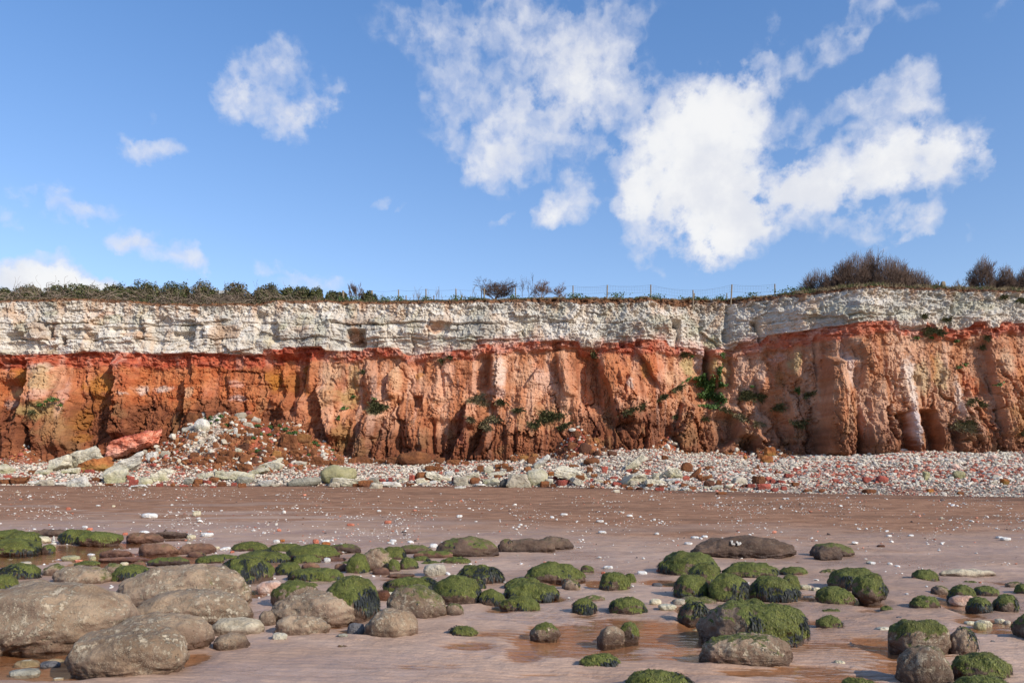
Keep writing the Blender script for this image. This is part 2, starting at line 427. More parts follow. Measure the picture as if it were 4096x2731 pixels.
HOLES = [  # x0, y0, x1, y1 in the close-up, depth, softness px
    (0, 300, 560, 330, 620, .8, 1.0), (0, 372, 620, 412, 665, .8, 1.0), (0, 930, 500, 1210, 690, .55, 5), (0, 1075, 585, 1215, 620, .5, 1.5), (0, -60, 770, 190, 1000, .5, 3), (0, 500, 990, 730, 1250, .35, 4),
    (0, 30, 600, 150, 640, .45, 1.5), (0, 540, 600, 610, 640, .4, 1.5), (0, 700, 560, 900, 590, .35, 1.5), (0, -40, 890, 200, 1180, .6, 4),
    (1, 572, 578, 685, 680, 1.0, 1.2), (1, 60, 740, 325, 1000, .75, 4), (1, 985, 995, 1040, 1060, .7, 1.2), (1, 0, 470, 130, 640, .5, 3), (1, 990, 760, 1060, 850, .4, 2), (1, 540, 900, 690, 1100, .35, 5), (1, 1095, 545, 1215, 600, .35, 1.5),
    (1, 1375, 740, 1475, 950, .5, 3), (1, 1110, 1150, 1300, 1380, .5, 4), (1, 1330, 1180, 1420, 1370, .6, 3),
    (2, 420, 700, 560, 1080, .55, 5), (2, 255, 650, 305, 700, .5, 1.0), (2, 672, 648, 712, 690, .5, .8), (2, 778, 640, 805, 690, .6, .8), (2, 1000, 520, 1050, 570, .7, 1.2), (2, 1100, 890, 1310, 1060, .7, 4), (2, 1260, 1110, 1400, 1310, .9, 4), (2, 860, 1180, 990, 1360, .5, 3),
    (2, 1395, 1250, 1500, 1370, .9, 2.5), (2, 1490, 525, 1550, 590, .5, 1.2), (2, 1530, 980, 1700, 1250, .5, 6), (2, 1060, 780, 1210, 890, .25, 4),
    (3, 765, 1105, 835, 1345, .9, 2), (3, 905, 1085, 1030, 1350, 1.4, 1.5), (3, 0, 780, 120, 1000, .4, 4), (3, 1190, 660, 1380, 1000, .45, 5), (3, 120, 950, 280, 1350, .35, 6), (3, 830, 555, 985, 580, .35, 1.2),
    (3, 890, 870, 950, 930, .3, 1.5), (3, 1410, 770, 1440, 820, .3, 1),
]
BULGES = [  # cx, cy, rx, ry close-up px, metres forward
    (0, 330, 1200, 200, 260, .9), (0, 230, 1290, 110, 130, .5), (1, 60, 640, 60, 70, .7), (1, 420, 600, 120, 110, .35), (1, 780, 620, 100, 80, .45), (1, 1560, 1290, 130, 150, 1.0), (1, 760, 1300, 80, 130, .5), (1, 980, 1380, 110, 50, .9), (1, 250, 900, 0.1, 0.1, 0),
    (2, 160, 610, 120, 60, .35), (2, 480, 640, 60, 45, .6), (2, 900, 530, 90, 80, .9), (2, 860, 650, 100, 40, .4), (2, 1130, 1230, 90, 140, .7), (2, 1540, 1260, 90, 120, .9), (2, 700, 1290, 130, 90, .6), (2, 160, 1290, 110, 110, .5), (2, 1300, 1090, 180, 40, .6),
    (3, 400, 1150, 100, 260, .5), (3, 870, 1210, 30, 140, .8), (3, 650, 1290, 90, 110, .5), (3, 960, 1260, 50, 110, .5), (3, 1250, 1220, 110, 60, .6), (3, 640, 700, 60, 130, .4), (3, 440, 450, 40, 40, .3), (3, 1480, 1100, 160, 300, .4), (3, 330, 1000, 60, 300, .3),
]

def facets(u, v, seed=0):
    """broken planar faces: every irregular cell is a tilted plane"""
    iu, iv = np.floor(u), np.floor(v)
    best = np.full(u.shape, 9e9); out = np.zeros(u.shape)
    for du in (-1, 0, 1):
        for dv in (-1, 0, 1):
            cu, cv = iu + du, iv + dv
            px_ = cu + .1 + .8 * rnd(cu, cv, seed); py_ = cv + .1 + .8 * rnd(cu, cv, seed + 1)
            d = (u - px_) ** 2 + (v - py_) ** 2
            h = (rnd(cu, cv, seed + 2) - .5) * .7 + (rnd(cu, cv, seed + 3) - .5) * 1.5 * (u - px_) + (rnd(cu, cv, seed + 4) - .62) * 1.3 * (v - py_)
            m = d < best
            best = np.where(m, d, best); out = np.where(m, h, out)
    return out
def poly_x(pts, py):
    p = np.array(pts)
    return np.interp(py, p[:, 1], p[:, 0])
def poly_w(pts, py, soft):
    p = np.array(pts)
    return sst(py, p[0, 1] - soft, p[0, 1] + soft) * (1 - sst(py, p[-1, 1] - soft, p[-1, 1] + soft))

def cliff_fields(PX, PY):
    """Forward relief (metres towards the sea) and colour of the face at measured positions."""
    D = cD(PX)
    X = (PX - HX) / F * D
    Z = CAMZ + (HY - PY) / F * D
    yT, yC, yF = cTop(PX), cChalk(PX), cFoot(PX)
    jit = fbm(X * .9, Z * .9, 0, 4, 40) * 1.3 + fbm(X * 4, Z * 4, 0, 2, 44) * .5
    t_soil = (yT + 1.5 + 2.4 * fbm(X * .6, 0 * X, 0, 4, 50) + np.clip(6 * (sst(PX, 520, 560) * (1 - sst(PX, 740, 760))) * (fbm(X * .35, 3 + 0 * X, 0, 3, 55) + .35), 0, 9)) - PY   # >0 : soil
    below = PY - yC + jit * .5                                # >0 : under the chalk
    redw = cRedW(PX)
    inred = below / redw
    lower = sst(below, -.4, .4)
    tl = np.clip((PY - yC) / (yF - yC), 0, 1.15)              # 0 under the chalk .. 1 at the foot
    # ---------------- relief
    f = np.zeros_like(X)
    # chalk: bedded, jointed blocks
    wz = Z + .20 * fbm(X * .35, Z * .3, 0, 3, 3) + .05 * fbm(X * 2, Z * 2, 0, 2, 5)
    wx = X + .35 * fbm(X * .5, Z * .8, 0, 3, 8) + .1 * fbm(X * 3, Z * 3, 0, 2, 9)
    b1, d1, du1, dv1 = cells(wx, wz, 3.2, 1.15, 1)
    b2, d2, du2, dv2 = cells(wx + 2.2, wz + .3, 1.25, .48, 5)
    b3, d3, du3, dv3 = cells(wx * 1.1, wz * 1.0 + .1, .5, .17, 9)
    rub = fbm(X * 2.2, Z * 2.6, 0, 4, 20) * .11 + fbm(X * 6, Z * 7, 0, 3, 26) * .065
    topness = sst(tl * 0 + (yC - PY) / (yC - yT), .55, .85)   # rubbly upper chalk
    jt = .24 * np.exp(-(d1 / .06) ** 2) + .10 * np.exp(-(d2 / .045) ** 2)
    block = (b1 - .5) * .62 + (b2 - .5) * .32 + (b3 - .5) * .11 - jt * (.4 + b2)
    soft = fbm(X * .25, Z * .2, 0, 3, 60)                     # stretches of smoother, washed face
    bl = np.clip(.85 + soft * 1.1, .25, 1.25) * (1 - .75 * topness) * (1 - .5 * sst(PX, 440, 580))
    cf1 = facets(wx * .42, wz * .62, 61); cf2 = facets(wx * 1.3 + .2 * rub, wz * 1.9, 71)
    chalk = .40 * cf1 * (1 - .6 * topness) + .13 * cf2 + .8 * block * bl + rub * (.6 + 1.3 * topness + .7 * sst(PX, 440, 580)) + .35 * fbm(X * .3, Z * .25, 0, 3, 70) - .35 * topness
    # red chalk: crumbly courses
    r1, rd, _, _ = cells(X * 1.0 + .2 * fbm(X * 1.5, Z * 1.5, 0, 3, 80), wz, .62, .26, 15)
    red = -.28 + .17 * sst(PX, 320, 400) + (r1 - .5) * .34 + rub * 1.2 + .2 * fbm(X * .7, Z * .8, 0, 3, 82)
    # lower beds: fluted, gullied slope with a batter
    warp = .9 * fbm(X * .22, Z * .18, 0, 3, 90)
    fl1 = ridged(X * .24 + warp * .3, Z * .05, 0, 3, 92)
    fl2 = ridged(X * .75 + warp * .5, Z * .10 + X * .02, 0, 3, 96, .55)
    fl3 = fbm(X * 2.2 + warp, Z * .22, 0, 3, 100)
    lump = fbm(X * .8, Z * .8, 0, 5, 104, .55)
    fine = fbm(X * 4.5, Z * 3.6, 0, 4, 110, .6)
    crack = -np.clip(ridged(X * .55 + .3 * lump, Z * .3, 0, 2, 116) - 1.12, 0, 1) * 1.2
    grow = .25 + .75 * sst(tl, .05, .9)
    lowr = -.45 + 1.9 * np.clip(tl, 0, 1.2) ** 1.35 + grow * (.34 * (fl1 - .6) + .20 * (fl2 - .4)) + .17 * fl3 * grow + .07 * perlin(X * 5.2 + warp, Z * .4, 0, 101) * grow + .13 * lump + .075 * fine + crack * .5
    crn = perlin(X * .42 + .6 * warp + .25 * lump, Z * .07, 0, 118) ; crn2 = perlin(X * 1.05 + warp + .3 * lump, Z * .10, 0, 119)
    lowr += -.46 * np.exp(-(crn / .05) ** 2) * sst(tl, .15, .6) - .15 * np.exp(-(crn2 / .06) ** 2) * sst(tl, .3, .75)
    fw = X + .35 * fine + .3 * fbm(X * 1.2, Z * .6, 0, 3, 140)
    fc1 = facets(fw * .55 + warp * .3, Z * .20 + .1 * lump, 31); fc2 = facets(fw * 1.5, Z * .55 + .2 * fine, 41); fc3 = facets(fw * 3.6, Z * 1.9 + .2 * fine, 51)
    lowr += grow * (.46 * fc1 + .13 * fc2) + .06 * fc3 - .09 * lump
    lb, ld, _, _ = cells(X + .5 * lump, Z + .25 * fbm(X * .3, Z * .3, 0, 3, 120) + .1 * fine, 2.6, 1.0, 21)
    blocky = sst(fbm(X * .12 + 4, Z * .1, 0, 2, 124), -.05, .35) * (1 - sst(PX, 250, 330)) + .35
    lowr += blocky * ((lb - .5) * .22 - .12 * np.exp(-(ld / .06) ** 2))
    w_red = sst(inred, .75 + .25 * lump, 1.15 + .25 * lump)
    f = chalk * (1 - lower) + lower * (red * (1 - w_red) + lowr * w_red)
    # measured features
    jx = 1.1 * fbm(X * .8, Z * .8, 0, 4, 130) + .5 * fbm(X * 3, Z * 3, 0, 3, 134)
    jy = 1.1 * fbm(X * .8, Z * .8, 0, 4, 138) + .5 * fbm(X * 3, Z * 3, 0, 3, 141)
    for c, pts, amp, reach in STEPS:
        cp = crop(c); q = [cp(*p) for p in pts]
        x0, x1 = min(p[0] for p in q) - 70, max(p[0] for p in q) + 70
        cols = np.where((PX[0] > x0) & (PX[0] < x1))[0]
        sl = slice(cols[0], cols[-1] + 1)
        lx = poly_x(q, PY[:, sl]); ww = poly_w(q, PY[:, sl], 4)
        dx = PX[:, sl] + jx[:, sl] - lx
        if amp < 0: dx = -dx
        f[:, sl] += abs(amp) * ww * (sst(dx, -.9, .9) * (1 - sst(dx, reach * .25, reach)) - .35 * (1 - sst(-dx, 1, reach * .6)) * (1 - sst(dx, -.9, .9)))
    for c, pts, dep, hw in GULLIES:
        cp = crop(c); q = [cp(*p) for p in pts]
        x0, x1 = min(p[0] for p in q) - 20, max(p[0] for p in q) + 20
        cols = np.where((PX[0] > x0) & (PX[0] < x1))[0]
        sl = slice(cols[0], cols[-1] + 1)
        dx = PX[:, sl] + jx[:, sl] - poly_x(q, PY[:, sl])
        f[:, sl] -= dep * poly_w(q, PY[:, sl], 3) * np.exp(-(dx / hw) ** 2)
    for c, x0, y0, x1, y1, dep, so in HOLES:
        cp = crop(c); ax, ay = cp(x0, y0); bx_, by = cp(x1, y1)
        cols = np.where((PX[0] > ax - 15) & (PX[0] < bx_ + 15))[0]
        sl = slice(cols[0], cols[-1] + 1)
        qx, qy = PX[:, sl] + jx[:, sl], PY[:, sl] + jy[:, sl] * .8
        f[:, sl] -= dep * sst(qx, ax - so, ax + so) * (1 - sst(qx, bx_ - so, bx_ + so)) * sst(qy, ay - so, ay + so) * (1 - sst(qy, by - so, by + so))
    for c, x0, y0, rx, ry, amp in BULGES:
        cp = crop(c); ax, ay = cp(x0, y0); rx /= 6.274; ry /= 6.274
        cols = np.where((PX[0] > ax - rx * 2 - 2) & (PX[0] < ax + rx * 2 + 2))[0]
        if len(cols) < 2: continue
        sl = slice(cols[0], cols[-1] + 1)
        d2 = ((PX[:, sl] - ax) / rx) ** 2 + ((PY[:, sl] - ay) / ry) ** 2
        f[:, sl] += .7 * amp * np.clip(1 - d2 * .55, 0, 1) ** 1.2
    # soil cap leans back
    f = f - .5 * sst(t_soil, 0, 5) + .12 * rub
    # ---------------- colour of the beds
    n1 = fbm(X * .3, Z * .3, 0, 5, 150); n2 = fbm(X * 1.3, Z * 1.3, 0, 4, 156); n3 = fbm(X * .9, Z * .12, 0, 4, 160); n4 = fbm(X * 3.3, Z * 3.3, 0, 3, 164)
    C = np.zeros(X.shape + (3,))
    ch = lerp((.61, .525, .425), (.69, .63, .55), sst(n2, -.3, .4))
    ch = lerp(ch, (.43, .40, .345), np.clip(sst(n1 + .25 * n2 + .32 * sst(PX, 380, 520) + .12 * sst(PX, 760, 860) - .1, -.05, .5) * .85, 0, .85))       # grey weathering
    ch = lerp(ch, (.64, .40, .23), .45 * sst(fbm(X * .7 + 9, Z * .35, 0, 4, 170), .22, .55))                 # iron stain
    ch = lerp(ch, (.40, .37, .25), .4 * sst(fbm(X * .45 + 30, Z * .5, 0, 4, 176), .22, .55))                # lichen
    ch = lerp(ch, (.52, .30, .17), .75 * np.clip(sst(fbm(X * 1.1, Z * .06, 0, 4, 182), .05, .5) * sst((yC - PY) / (yC - yT), .55, 1.0), 0, 1))
    ch = lerp(ch, (.40, .25, .15), .7 * sst(b1, .80, .92) * sst(fbm(X * .2, Z * .2, 0, 2, 186), .05, .3) * (1 - topness))
    pinkb = sst(below, -11, -1) * sst(PX, 380, 450) * (1 - .75 * sst(PX, 770, 800)) * (.25 + .75 * sst(n3, -.2, .3))
    ch = lerp(ch, (.58, .33, .26), .8 * pinkb)
    rd_ = lerp((.40, .075, .036), (.52, .14, .07), sst(n2 + .6 * n4, -.3, .5))
    rd_ = lerp(rd_, (.25, .05, .035), .55 * sst(r1, .55, .9))
    rd_ = lerp(rd_, (.62, .33, .24), .55 * sst(n3 + .3 * n4, .2, .55))
    rs_ = curve([(-600, 1), (330, 1), (350, .7), (395, .75), (430, .45), (470, .7), (510, .6), (570, .5), (625, .8), (670, .85), (688, .3), (705, .6), (722, .35), (750, .45), (790, .7), (880, .85), (903, .5), (950, .8), (1024, .7), (1600, .7)])(PX)
    rd_ = lerp(lerp((.46, .215, .13), (.56, .33, .25), sst(n3, -.2, .35)), rd_, np.clip(rs_ + .9 * n2 * (rs_ < .95) + .35 * n3 * (rs_ < .95), 0, 1))
    # lower beds
    tan = lerp((.46, .19, .09), (.64, .36, .225), sst(n3 + .4 * n2, -.25, .4))
    org = lerp((.37, .10, .032), (.48, .165, .06), sst(n2, -.3, .4))
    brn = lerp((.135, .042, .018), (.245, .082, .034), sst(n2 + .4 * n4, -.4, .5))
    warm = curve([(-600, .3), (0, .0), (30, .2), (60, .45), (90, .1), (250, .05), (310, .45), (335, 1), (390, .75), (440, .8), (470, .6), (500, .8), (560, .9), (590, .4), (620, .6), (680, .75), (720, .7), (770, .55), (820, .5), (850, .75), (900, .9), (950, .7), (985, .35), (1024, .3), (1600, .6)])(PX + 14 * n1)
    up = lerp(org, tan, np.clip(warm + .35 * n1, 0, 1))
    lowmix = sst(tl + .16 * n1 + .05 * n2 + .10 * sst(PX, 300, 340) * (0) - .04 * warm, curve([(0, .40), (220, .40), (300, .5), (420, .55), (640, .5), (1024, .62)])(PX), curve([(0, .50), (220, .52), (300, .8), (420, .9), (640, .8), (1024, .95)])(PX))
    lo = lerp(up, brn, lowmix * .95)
    lo = lerp(lo, (.56, .36, .27), .55 * sst(fbm(X * 1.6, Z * .10, 0, 4, 190), .25, .6) * sst(warm, .3, .7) * (1 - .8 * sst(tl, .5, .9)))   # lime wash
    lo = lerp(lo, (.16, .045, .022), .45 * sst(fbm(X * 1.9 + 7, Z * .16, 0, 4, 196), .28, .6))              # damp streaks
    lo = lerp(lo, (.26, .17, .075), .3 * sst(fbm(X * .5 + 3, Z * .4, 0, 4, 202), .28, .6) * sst(tl, .25, .5))  # thin green bloom
    lo = lerp(lo, lerp((.33, .165, .085), (.47, .29, .185), sst(n3 + .4 * n2, -.3, .4)), .42 * sst(PX, 640, 720) * (1 - .5 * sst(tl, .6, .9)))
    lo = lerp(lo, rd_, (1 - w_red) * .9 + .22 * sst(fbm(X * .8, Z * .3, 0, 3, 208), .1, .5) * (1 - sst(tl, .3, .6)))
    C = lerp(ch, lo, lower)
    C = np.where(((1 - lower) * sst(below, -1.2, -.2))[..., None] > .5, lerp(C, rd_, .35), C)
    so = lerp((.12, .058, .03), (.24, .11, .05), sst(n4, -.4, .4))
    C = lerp(C, so, sst(t_soil, -.7, .7))
    for (c, x0, y0, rx, ry, col, st) in PATCHES:
        cp = crop(c); ax, ay = cp(x0, y0); rx /= 6.274; ry /= 6.274
        cols = np.where((PX[0] > ax - rx * 2 - 2) & (PX[0] < ax + rx * 2 + 2))[0]
        if len(cols) < 2: continue
        sl = slice(cols[0], cols[-1] + 1)
        d = np.sqrt(((PX[:, sl] + 2.5 * jx[:, sl] - ax) / rx) ** 2 + ((PY[:, sl] + 2.5 * jy[:, sl] - ay) / ry) ** 2) + .35 * n2[:, sl] + .2 * n4[:, sl]
        C[:, sl] = lerp(C[:, sl], col, st * (1 - sst(d, .45, 1.1)))
    return D, X, Z, f, np.clip(C, .01, .9), lower, w_red, t_soil

OCH, TAN, PINK, PALE, GREY, GRN, RUST, DRK, WASH = (.40, .155, .025), (.56, .33, .19), (.60, .34, .25), (.70, .58, .48), (.42, .40, .35), (.27, .235, .10), (.45, .11, .035), (.20, .065, .03), (.62, .50, .45)
PATCHES = [
    (0, 100, 850, 60, 40, OCH, .7), (0, 130, 900, 90, 30, OCH, .8), (0, 60, 970, 60, 40, (.52, .30, .12), .8), (0, 160, 970, 40, 25, (.55, .36, .2), .7), (0, 60, 1040, 70, 25, (.45, .33, .27), .6), (0, 40, 1200, 120, 110, DRK, .4),
    (0, 290, 830, 80, 40, PALE, .5), (0, 300, 900, 90, 110, (.50, .34, .18), .8), (0, 300, 990, 90, 40, PINK, .6), (0, 330, 1090, 170, 70, (.36, .24, .10), .8), (0, 430, 1180, 110, 140, (.36, .19, .08), .6), (0, 620, 930, 110, 80, OCH, .8), (0, 620, 1030, 100, 60, (.34, .12, .03), .6), (0, 540, 1150, 60, 90, OCH, .5), (0, 560, 1260, 60, 40, OCH, .5), (0, 440, 1010, 30, 130, PINK, .5),
    (0, 900, 950, 50, 35, PALE, .6), (0, 1020, 950, 60, 25, PALE, .6), (0, 800, 985, 40, 10, PALE, .5), (0, 1200, 970, 40, 35, TAN, .8), (0, 1480, 910, 50, 30, PINK, .6), (0, 1500, 1010, 70, 20, WASH, .5), (0, 700, 620, 60, 80, (.70, .64, .54), .6), (0, 330, 600, 30, 60, (.40, .22, .13), .7), (0, 390, 650, 30, 30, (.52, .32, .2), .6),
    (0, 1100, 540, 150, 60, (.60, .57, .53), .6), (0, 1180, 550, 60, 40, (.45, .43, .33), .6), (0, 700, 500, 70, 40, (.42, .40, .28), .6), (0, 140, 570, 70, 40, (.44, .42, .30), .6), (0, 320, 480, 60, 30, (.40, .38, .26), .5), (0, 30, 470, 50, 60, (.5, .3, .17), .4), (0, 650, 470, 90, 20, RUST, .25), (0, 830, 600, 90, 25, (.62, .36, .2), .5),
    (1, 110, 890, 70, 80, OCH, .85), (1, 220, 900, 60, 90, (.34, .13, .03), .7), (1, 300, 810, 30, 40, OCH, .8), (1, 310, 930, 30, 90, OCH, .6), (1, 240, 1010, 90, 60, (.32, .10, .04), .6), (1, 300, 510, 90, 60, (.44, .42, .32), .7), (1, 420, 540, 60, 90, (.48, .46, .36), .6), (1, 80, 640, 40, 50, (.58, .5, .33), .6), (1, 160, 560, 30, 40, (.46, .44, .3), .6), (1, 625, 630, 60, 60, (.50, .27, .16), .85),
    (1, 480, 850, 70, 110, TAN, .8), (1, 450, 1000, 70, 90, (.50, .27, .13), .7), (1, 610, 880, 50, 110, (.36, .25, .12), .7), (1, 580, 1000, 70, 80, (.36, .23, .09), .7), (1, 720, 850, 60, 100, (.55, .28, .17), .6), (1, 880, 880, 50, 110, (.62, .36, .2), .7), (1, 880, 1000, 40, 60, (.56, .24, .10), .7), (1, 740, 1070, 70, 50, (.25, .22, .10), .7), (1, 1030, 860, 40, 25, OCH, .7), (1, 1000, 800, 60, 40, RUST, .5), (1, 1180, 850, 80, 100, (.60, .34, .23), .7), (1, 1130, 970, 140, 70, (.60, .31, .19), .6), (1, 1530, 850, 50, 120, PALE, .55), (1, 1520, 970, 60, 40, (.62, .40, .32), .8),
    (1, 1420, 560, 160, 90, GREY, .7), (1, 1260, 590, 70, 60, GREY, .6), (1, 1130, 560, 80, 30, (.62, .34, .2), .7), (1, 1170, 620, 30, 60, (.44, .42, .32), .7), (1, 790, 520, 80, 50, (.46, .45, .36), .6), (1, 1300, 1200, 60, 160, (.33, .11, .07), .5), (1, 560, 1250, 60, 120, (.30, .17, .06), .6), (1, 950, 1250, 80, 110, (.40, .14, .06), .5),
    (2, 190, 900, 80, 90, (.64, .40, .29), .75), (2, 70, 870, 80, 80, (.58, .33, .20), .6), (2, 350, 860, 50, 100, (.50, .22, .12), .6), (2, 230, 1120, 140, 90, (.36, .20, .10), .6), (2, 500, 880, 50, 140, (.34, .15, .07), .5), (2, 660, 850, 70, 80, (.48, .17, .07), .7), (2, 745, 910, 30, 50, PALE, .6), (2, 840, 830, 40, 60, (.45, .2, .05), .6), (2, 900, 800, 60, 90, RUST, .5), (2, 990, 880, 60, 60, TAN, .6), (2, 1110, 800, 60, 70, (.46, .36, .17), .7), (2, 1180, 760, 30, 90, WASH, .5), (2, 1270, 800, 40, 60, (.40, .27, .11), .7), (2, 1330, 850, 40, 120, (.48, .32, .16), .6), (2, 1440, 820, 60, 110, (.56, .36, .26), .7), (2, 1440, 930, 50, 30, PALE, .5), (2, 1570, 840, 30, 80, (.58, .4, .3), .7),
    (2, 300, 580, 90, 50, (.66, .62, .55), .6), (2, 620, 570, 130, 60, GREY, .75), (2, 910, 530, 80, 70, (.38, .36, .28), .75), (2, 130, 500, 120, 60, (.56, .53, .46), .5), (2, 1150, 590, 60, 40, (.42, .4, .28), .6), (2, 1260, 660, 60, 60, (.36, .33, .2), .8), (2, 1500, 480, 120, 90, (.52, .49, .44), .6), (2, 1130, 680, 60, 30, (.55, .35, .28), .6), (2, 1250, 430, 110, 50, (.36, .26, .18), .7), (2, 1470, 660, 70, 40, (.46, .27, .22), .6),
    (3, 470, 780, 40, 120, (.64, .46, .37), .75), (3, 490, 880, 50, 70, (.60, .44, .36), .6), (3, 180, 790, 50, 90, (.42, .32, .16), .7), (3, 90, 880, 50, 60, (.30, .12, .03), .6), (3, 60, 760, 60, 40, (.55, .34, .28), .6), (3, 660, 720, 50, 110, (.54, .28, .17), .7), (3, 880, 900, 50, 180, PALE, .8), (3, 860, 1180, 28, 140, WASH, .9), (3, 960, 880, 60, 130, (.48, .35, .2), .7), (3, 1080, 860, 50, 150, (.50, .37, .2), .6), (3, 1170, 980, 30, 120, PALE, .5), (3, 1030, 820, 40, 120, OCH, .4), (3, 930, 1180, 30, 60, PALE, .6), (3, 820, 930, 60, 80, (.56, .36, .24), .7), (3, 1260, 920, 60, 100, RUST, .6), (3, 1470, 780, 60, 90, (.60, .40, .25), .6), (3, 1500, 1150, 120, 150, (.38, .19, .07), .6), (3, 1560, 850, 60, 60, (.48, .2, .08), .6), (3, 740, 1080, 25, 200, (.62, .36, .22), .6),
    (3, 100, 470, 160, 70, (.54, .5, .43), .6), (3, 560, 470, 160, 60, (.46, .44, .34), .6), (3, 560, 400, 120, 40, (.42, .40, .36), .6), (3, 1300, 430, 200, 50, (.42, .40, .29), .6), (3, 850, 480, 160, 40, (.56, .52, .4), .5), (3, 1350, 540, 60, 30, RUST, .4),
]

def build_cliff():
    px = np.concatenate([np.linspace(-560, -60, 130)[:-1], np.linspace(-60, 1084, 1240), np.linspace(1084, 1560, 120)[1:]])
    nr = 236
    v = np.linspace(0, 1, nr)
    foot, top = cFoot(px) + 10, cTop(px) - 2.5
    PY = foot[None, :] + (top - foot)[None, :] * v[:, None]
    PX = np.broadcast_to(px[None, :], PY.shape).copy()
    D, X, Z, f, C, lower, w_red, t_soil = cliff_fields(PX, PY)
    P = np.stack([X, D - f, Z], -1)
    # cliff-top lip runs back on to the plateau
    nb = 3
    extra = []
    for i, back in enumerate((1.0, 3.0, 9.0)):
        e = P[-1].copy(); e[:, 1] = D[-1] + .5 + back; e[:, 2] += .10 + .12 * i + .1 * fbm(px * .2, i + 0 * px, 0, 2, 300)
        extra.append(e)
    V = np.concatenate([P.reshape(-1, 3), np.concatenate(extra)])
    nc = len(px)
    Fq = grid_faces(nr + nb, nc)
    Cv = np.concatenate([C.reshape(-1, 3), np.tile(np.array([[.10, .085, .035]]), (nb * nc, 1))])
    low = np.concatenate([lower.ravel(), np.zeros(nb * nc)]); red = np.concatenate([(lower * (1 - w_red)).ravel(), np.zeros(nb * nc)]); soil = np.concatenate([sst(t_soil, -.4, .4).ravel(), np.ones(nb * nc)])
    fl, fr, fs = low[Fq].mean(1), red[Fq].mean(1), soil[Fq].mean(1)
    cls = np.where(fs > .5, 3, np.where(fl < .5, 0, np.where(fr > .5, 1, 2)))
    root = tag(empty("cliff", (0, 60, 0)), "striped sea cliff of white chalk over red chalk over rusty brown sandstone", "cliff", kind='structure')
    mats = [M['chalk'], M['earth_rock'], M['earth_rock'], M['soil']]
    for i, nm in enumerate(("chalk_layer", "red_chalk_layer", "sandstone_layer", "topsoil_layer")):
        fq = Fq[cls == i]
        u, inv = np.unique(fq.ravel(), return_inverse=True)
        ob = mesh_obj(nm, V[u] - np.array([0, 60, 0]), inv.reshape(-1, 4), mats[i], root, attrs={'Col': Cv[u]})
        ob['kind'] = 'structure'
    # plateau behind the edge
    xe, ye, ze = V[-nc:, 0], V[-nc:, 1], V[-nc:, 2]
    s = slice(None, None, 20)
    xs, ys, zs = xe[s], ye[s], ze[s]
    R = [np.stack([xs, ys - 1.2, zs - .05], 1), np.stack([xs * 1.2, ys + 20, zs + .3], 1), np.stack([xs * 4, ys + 150, zs * 0 + 14], 1), np.stack([xs * 40, ys + 2500, zs * 0 + 10], 1)]
    tag(mesh_obj("clifftop_field", np.concatenate(R), grid_faces(4, len(xs)), M['field']), "rough grass field running back from the cliff edge", "field", kind='structure')
    return px, P

M = {}
def make_rock_mat(name, bumps, rough=.9, var=.25, vs=1.7, spec=.25, fleck=None, beds=False):
    mt, k, b = material(name)
    P = pos(k)
    c = k.attr('Col')
    n = k.noise(P, vs, 6, .62)
    c = k.mix(1.0, c, k.mix(n, (1 - var * 1.6,) * 3, (1 + var * 1.4,) * 3), 'MULTIPLY')
    n2 = k.noise(P, vs * 7, 4, .6)
    c = k.mix(1.0, c, k.mix(n2, (1 - var,) * 3, (1 + var * .9,) * 3), 'MULTIPLY')
    if fleck:
        fv = k.ss(k.vor(P, fleck[0]), fleck[1], fleck[1] * .6)
        c = k.mix(k.m('MULTIPLY', fv, fleck[3]), c, fleck[2])
    if beds:
        x, y, z = k.sep(P)
        bn = k.noise(k.comb(k.m('MULTIPLY', x, .45), k.m('MULTIPLY', y, .3), k.m('MULTIPLY', z, 4.2)), 1.3, 5, .6)
        ln = k.ss(k.m('ABSOLUTE', k.m('SUBTRACT', bn, .5)), .022, .0)
        c = k.mix(k.m('MULTIPLY', ln, .45), c, (.30, .22, .15))
    k.put(b.inputs['Base Color'], c)
    b.inputs['Roughness'].default_value = rough
    b.inputs['Specular IOR Level'].default_value = spec
    h = None
    for sc, am, det in bumps:
        t = k.m('MULTIPLY', k.noise(P, sc, det, .65), am)
        h = t if h is None else k.m('ADD', h, t)
    k.put(b.inputs['Normal'], k.bump(h, 1.0, 1.0))
    return mt
M['chalk'] = make_rock_mat('chalk_rock', [(2.6, .10, 7), (13, .065, 4)], var=.16, beds=True)
M['earth_rock'] = make_rock_mat('sandstone_rock', [(1.6, .16, 7), (6, .07, 5)], var=.26, fleck=(2.6, .05, (.62, .5, .42), .5))
M['soil'] = make_rock_mat('topsoil', [(5, .12, 6)], var=.3)
def field_mat():
    mt, k, b = material('field_grass')
    P = pos(k)
    k.put(b.inputs['Base Color'], k.mix(k.noise(P, .8, 6, .6), (.05, .06, .018), (.13, .11, .045)))
    b.inputs['Roughness'].default_value = 1
    return mt
M['field'] = field_mat()
CLIFF_PX, CLIFF_P = build_cliff()
def cliff_at(px, py):
    """surface point of the cliff seen at a measured position"""
    i = int(np.argmin(np.abs(CLIFF_PX - px)))
    for di in range(0, 1):
        colp = CLIFF_P[:, i]
        pyy = HY - (colp[:, 2] - CAMZ) / colp[:, 1] * F
        j = int(np.argmin(np.abs(pyy - py)))
        p = colp[j]
        return np.array([(px - HX) / F * p[1], p[1], p[2]])
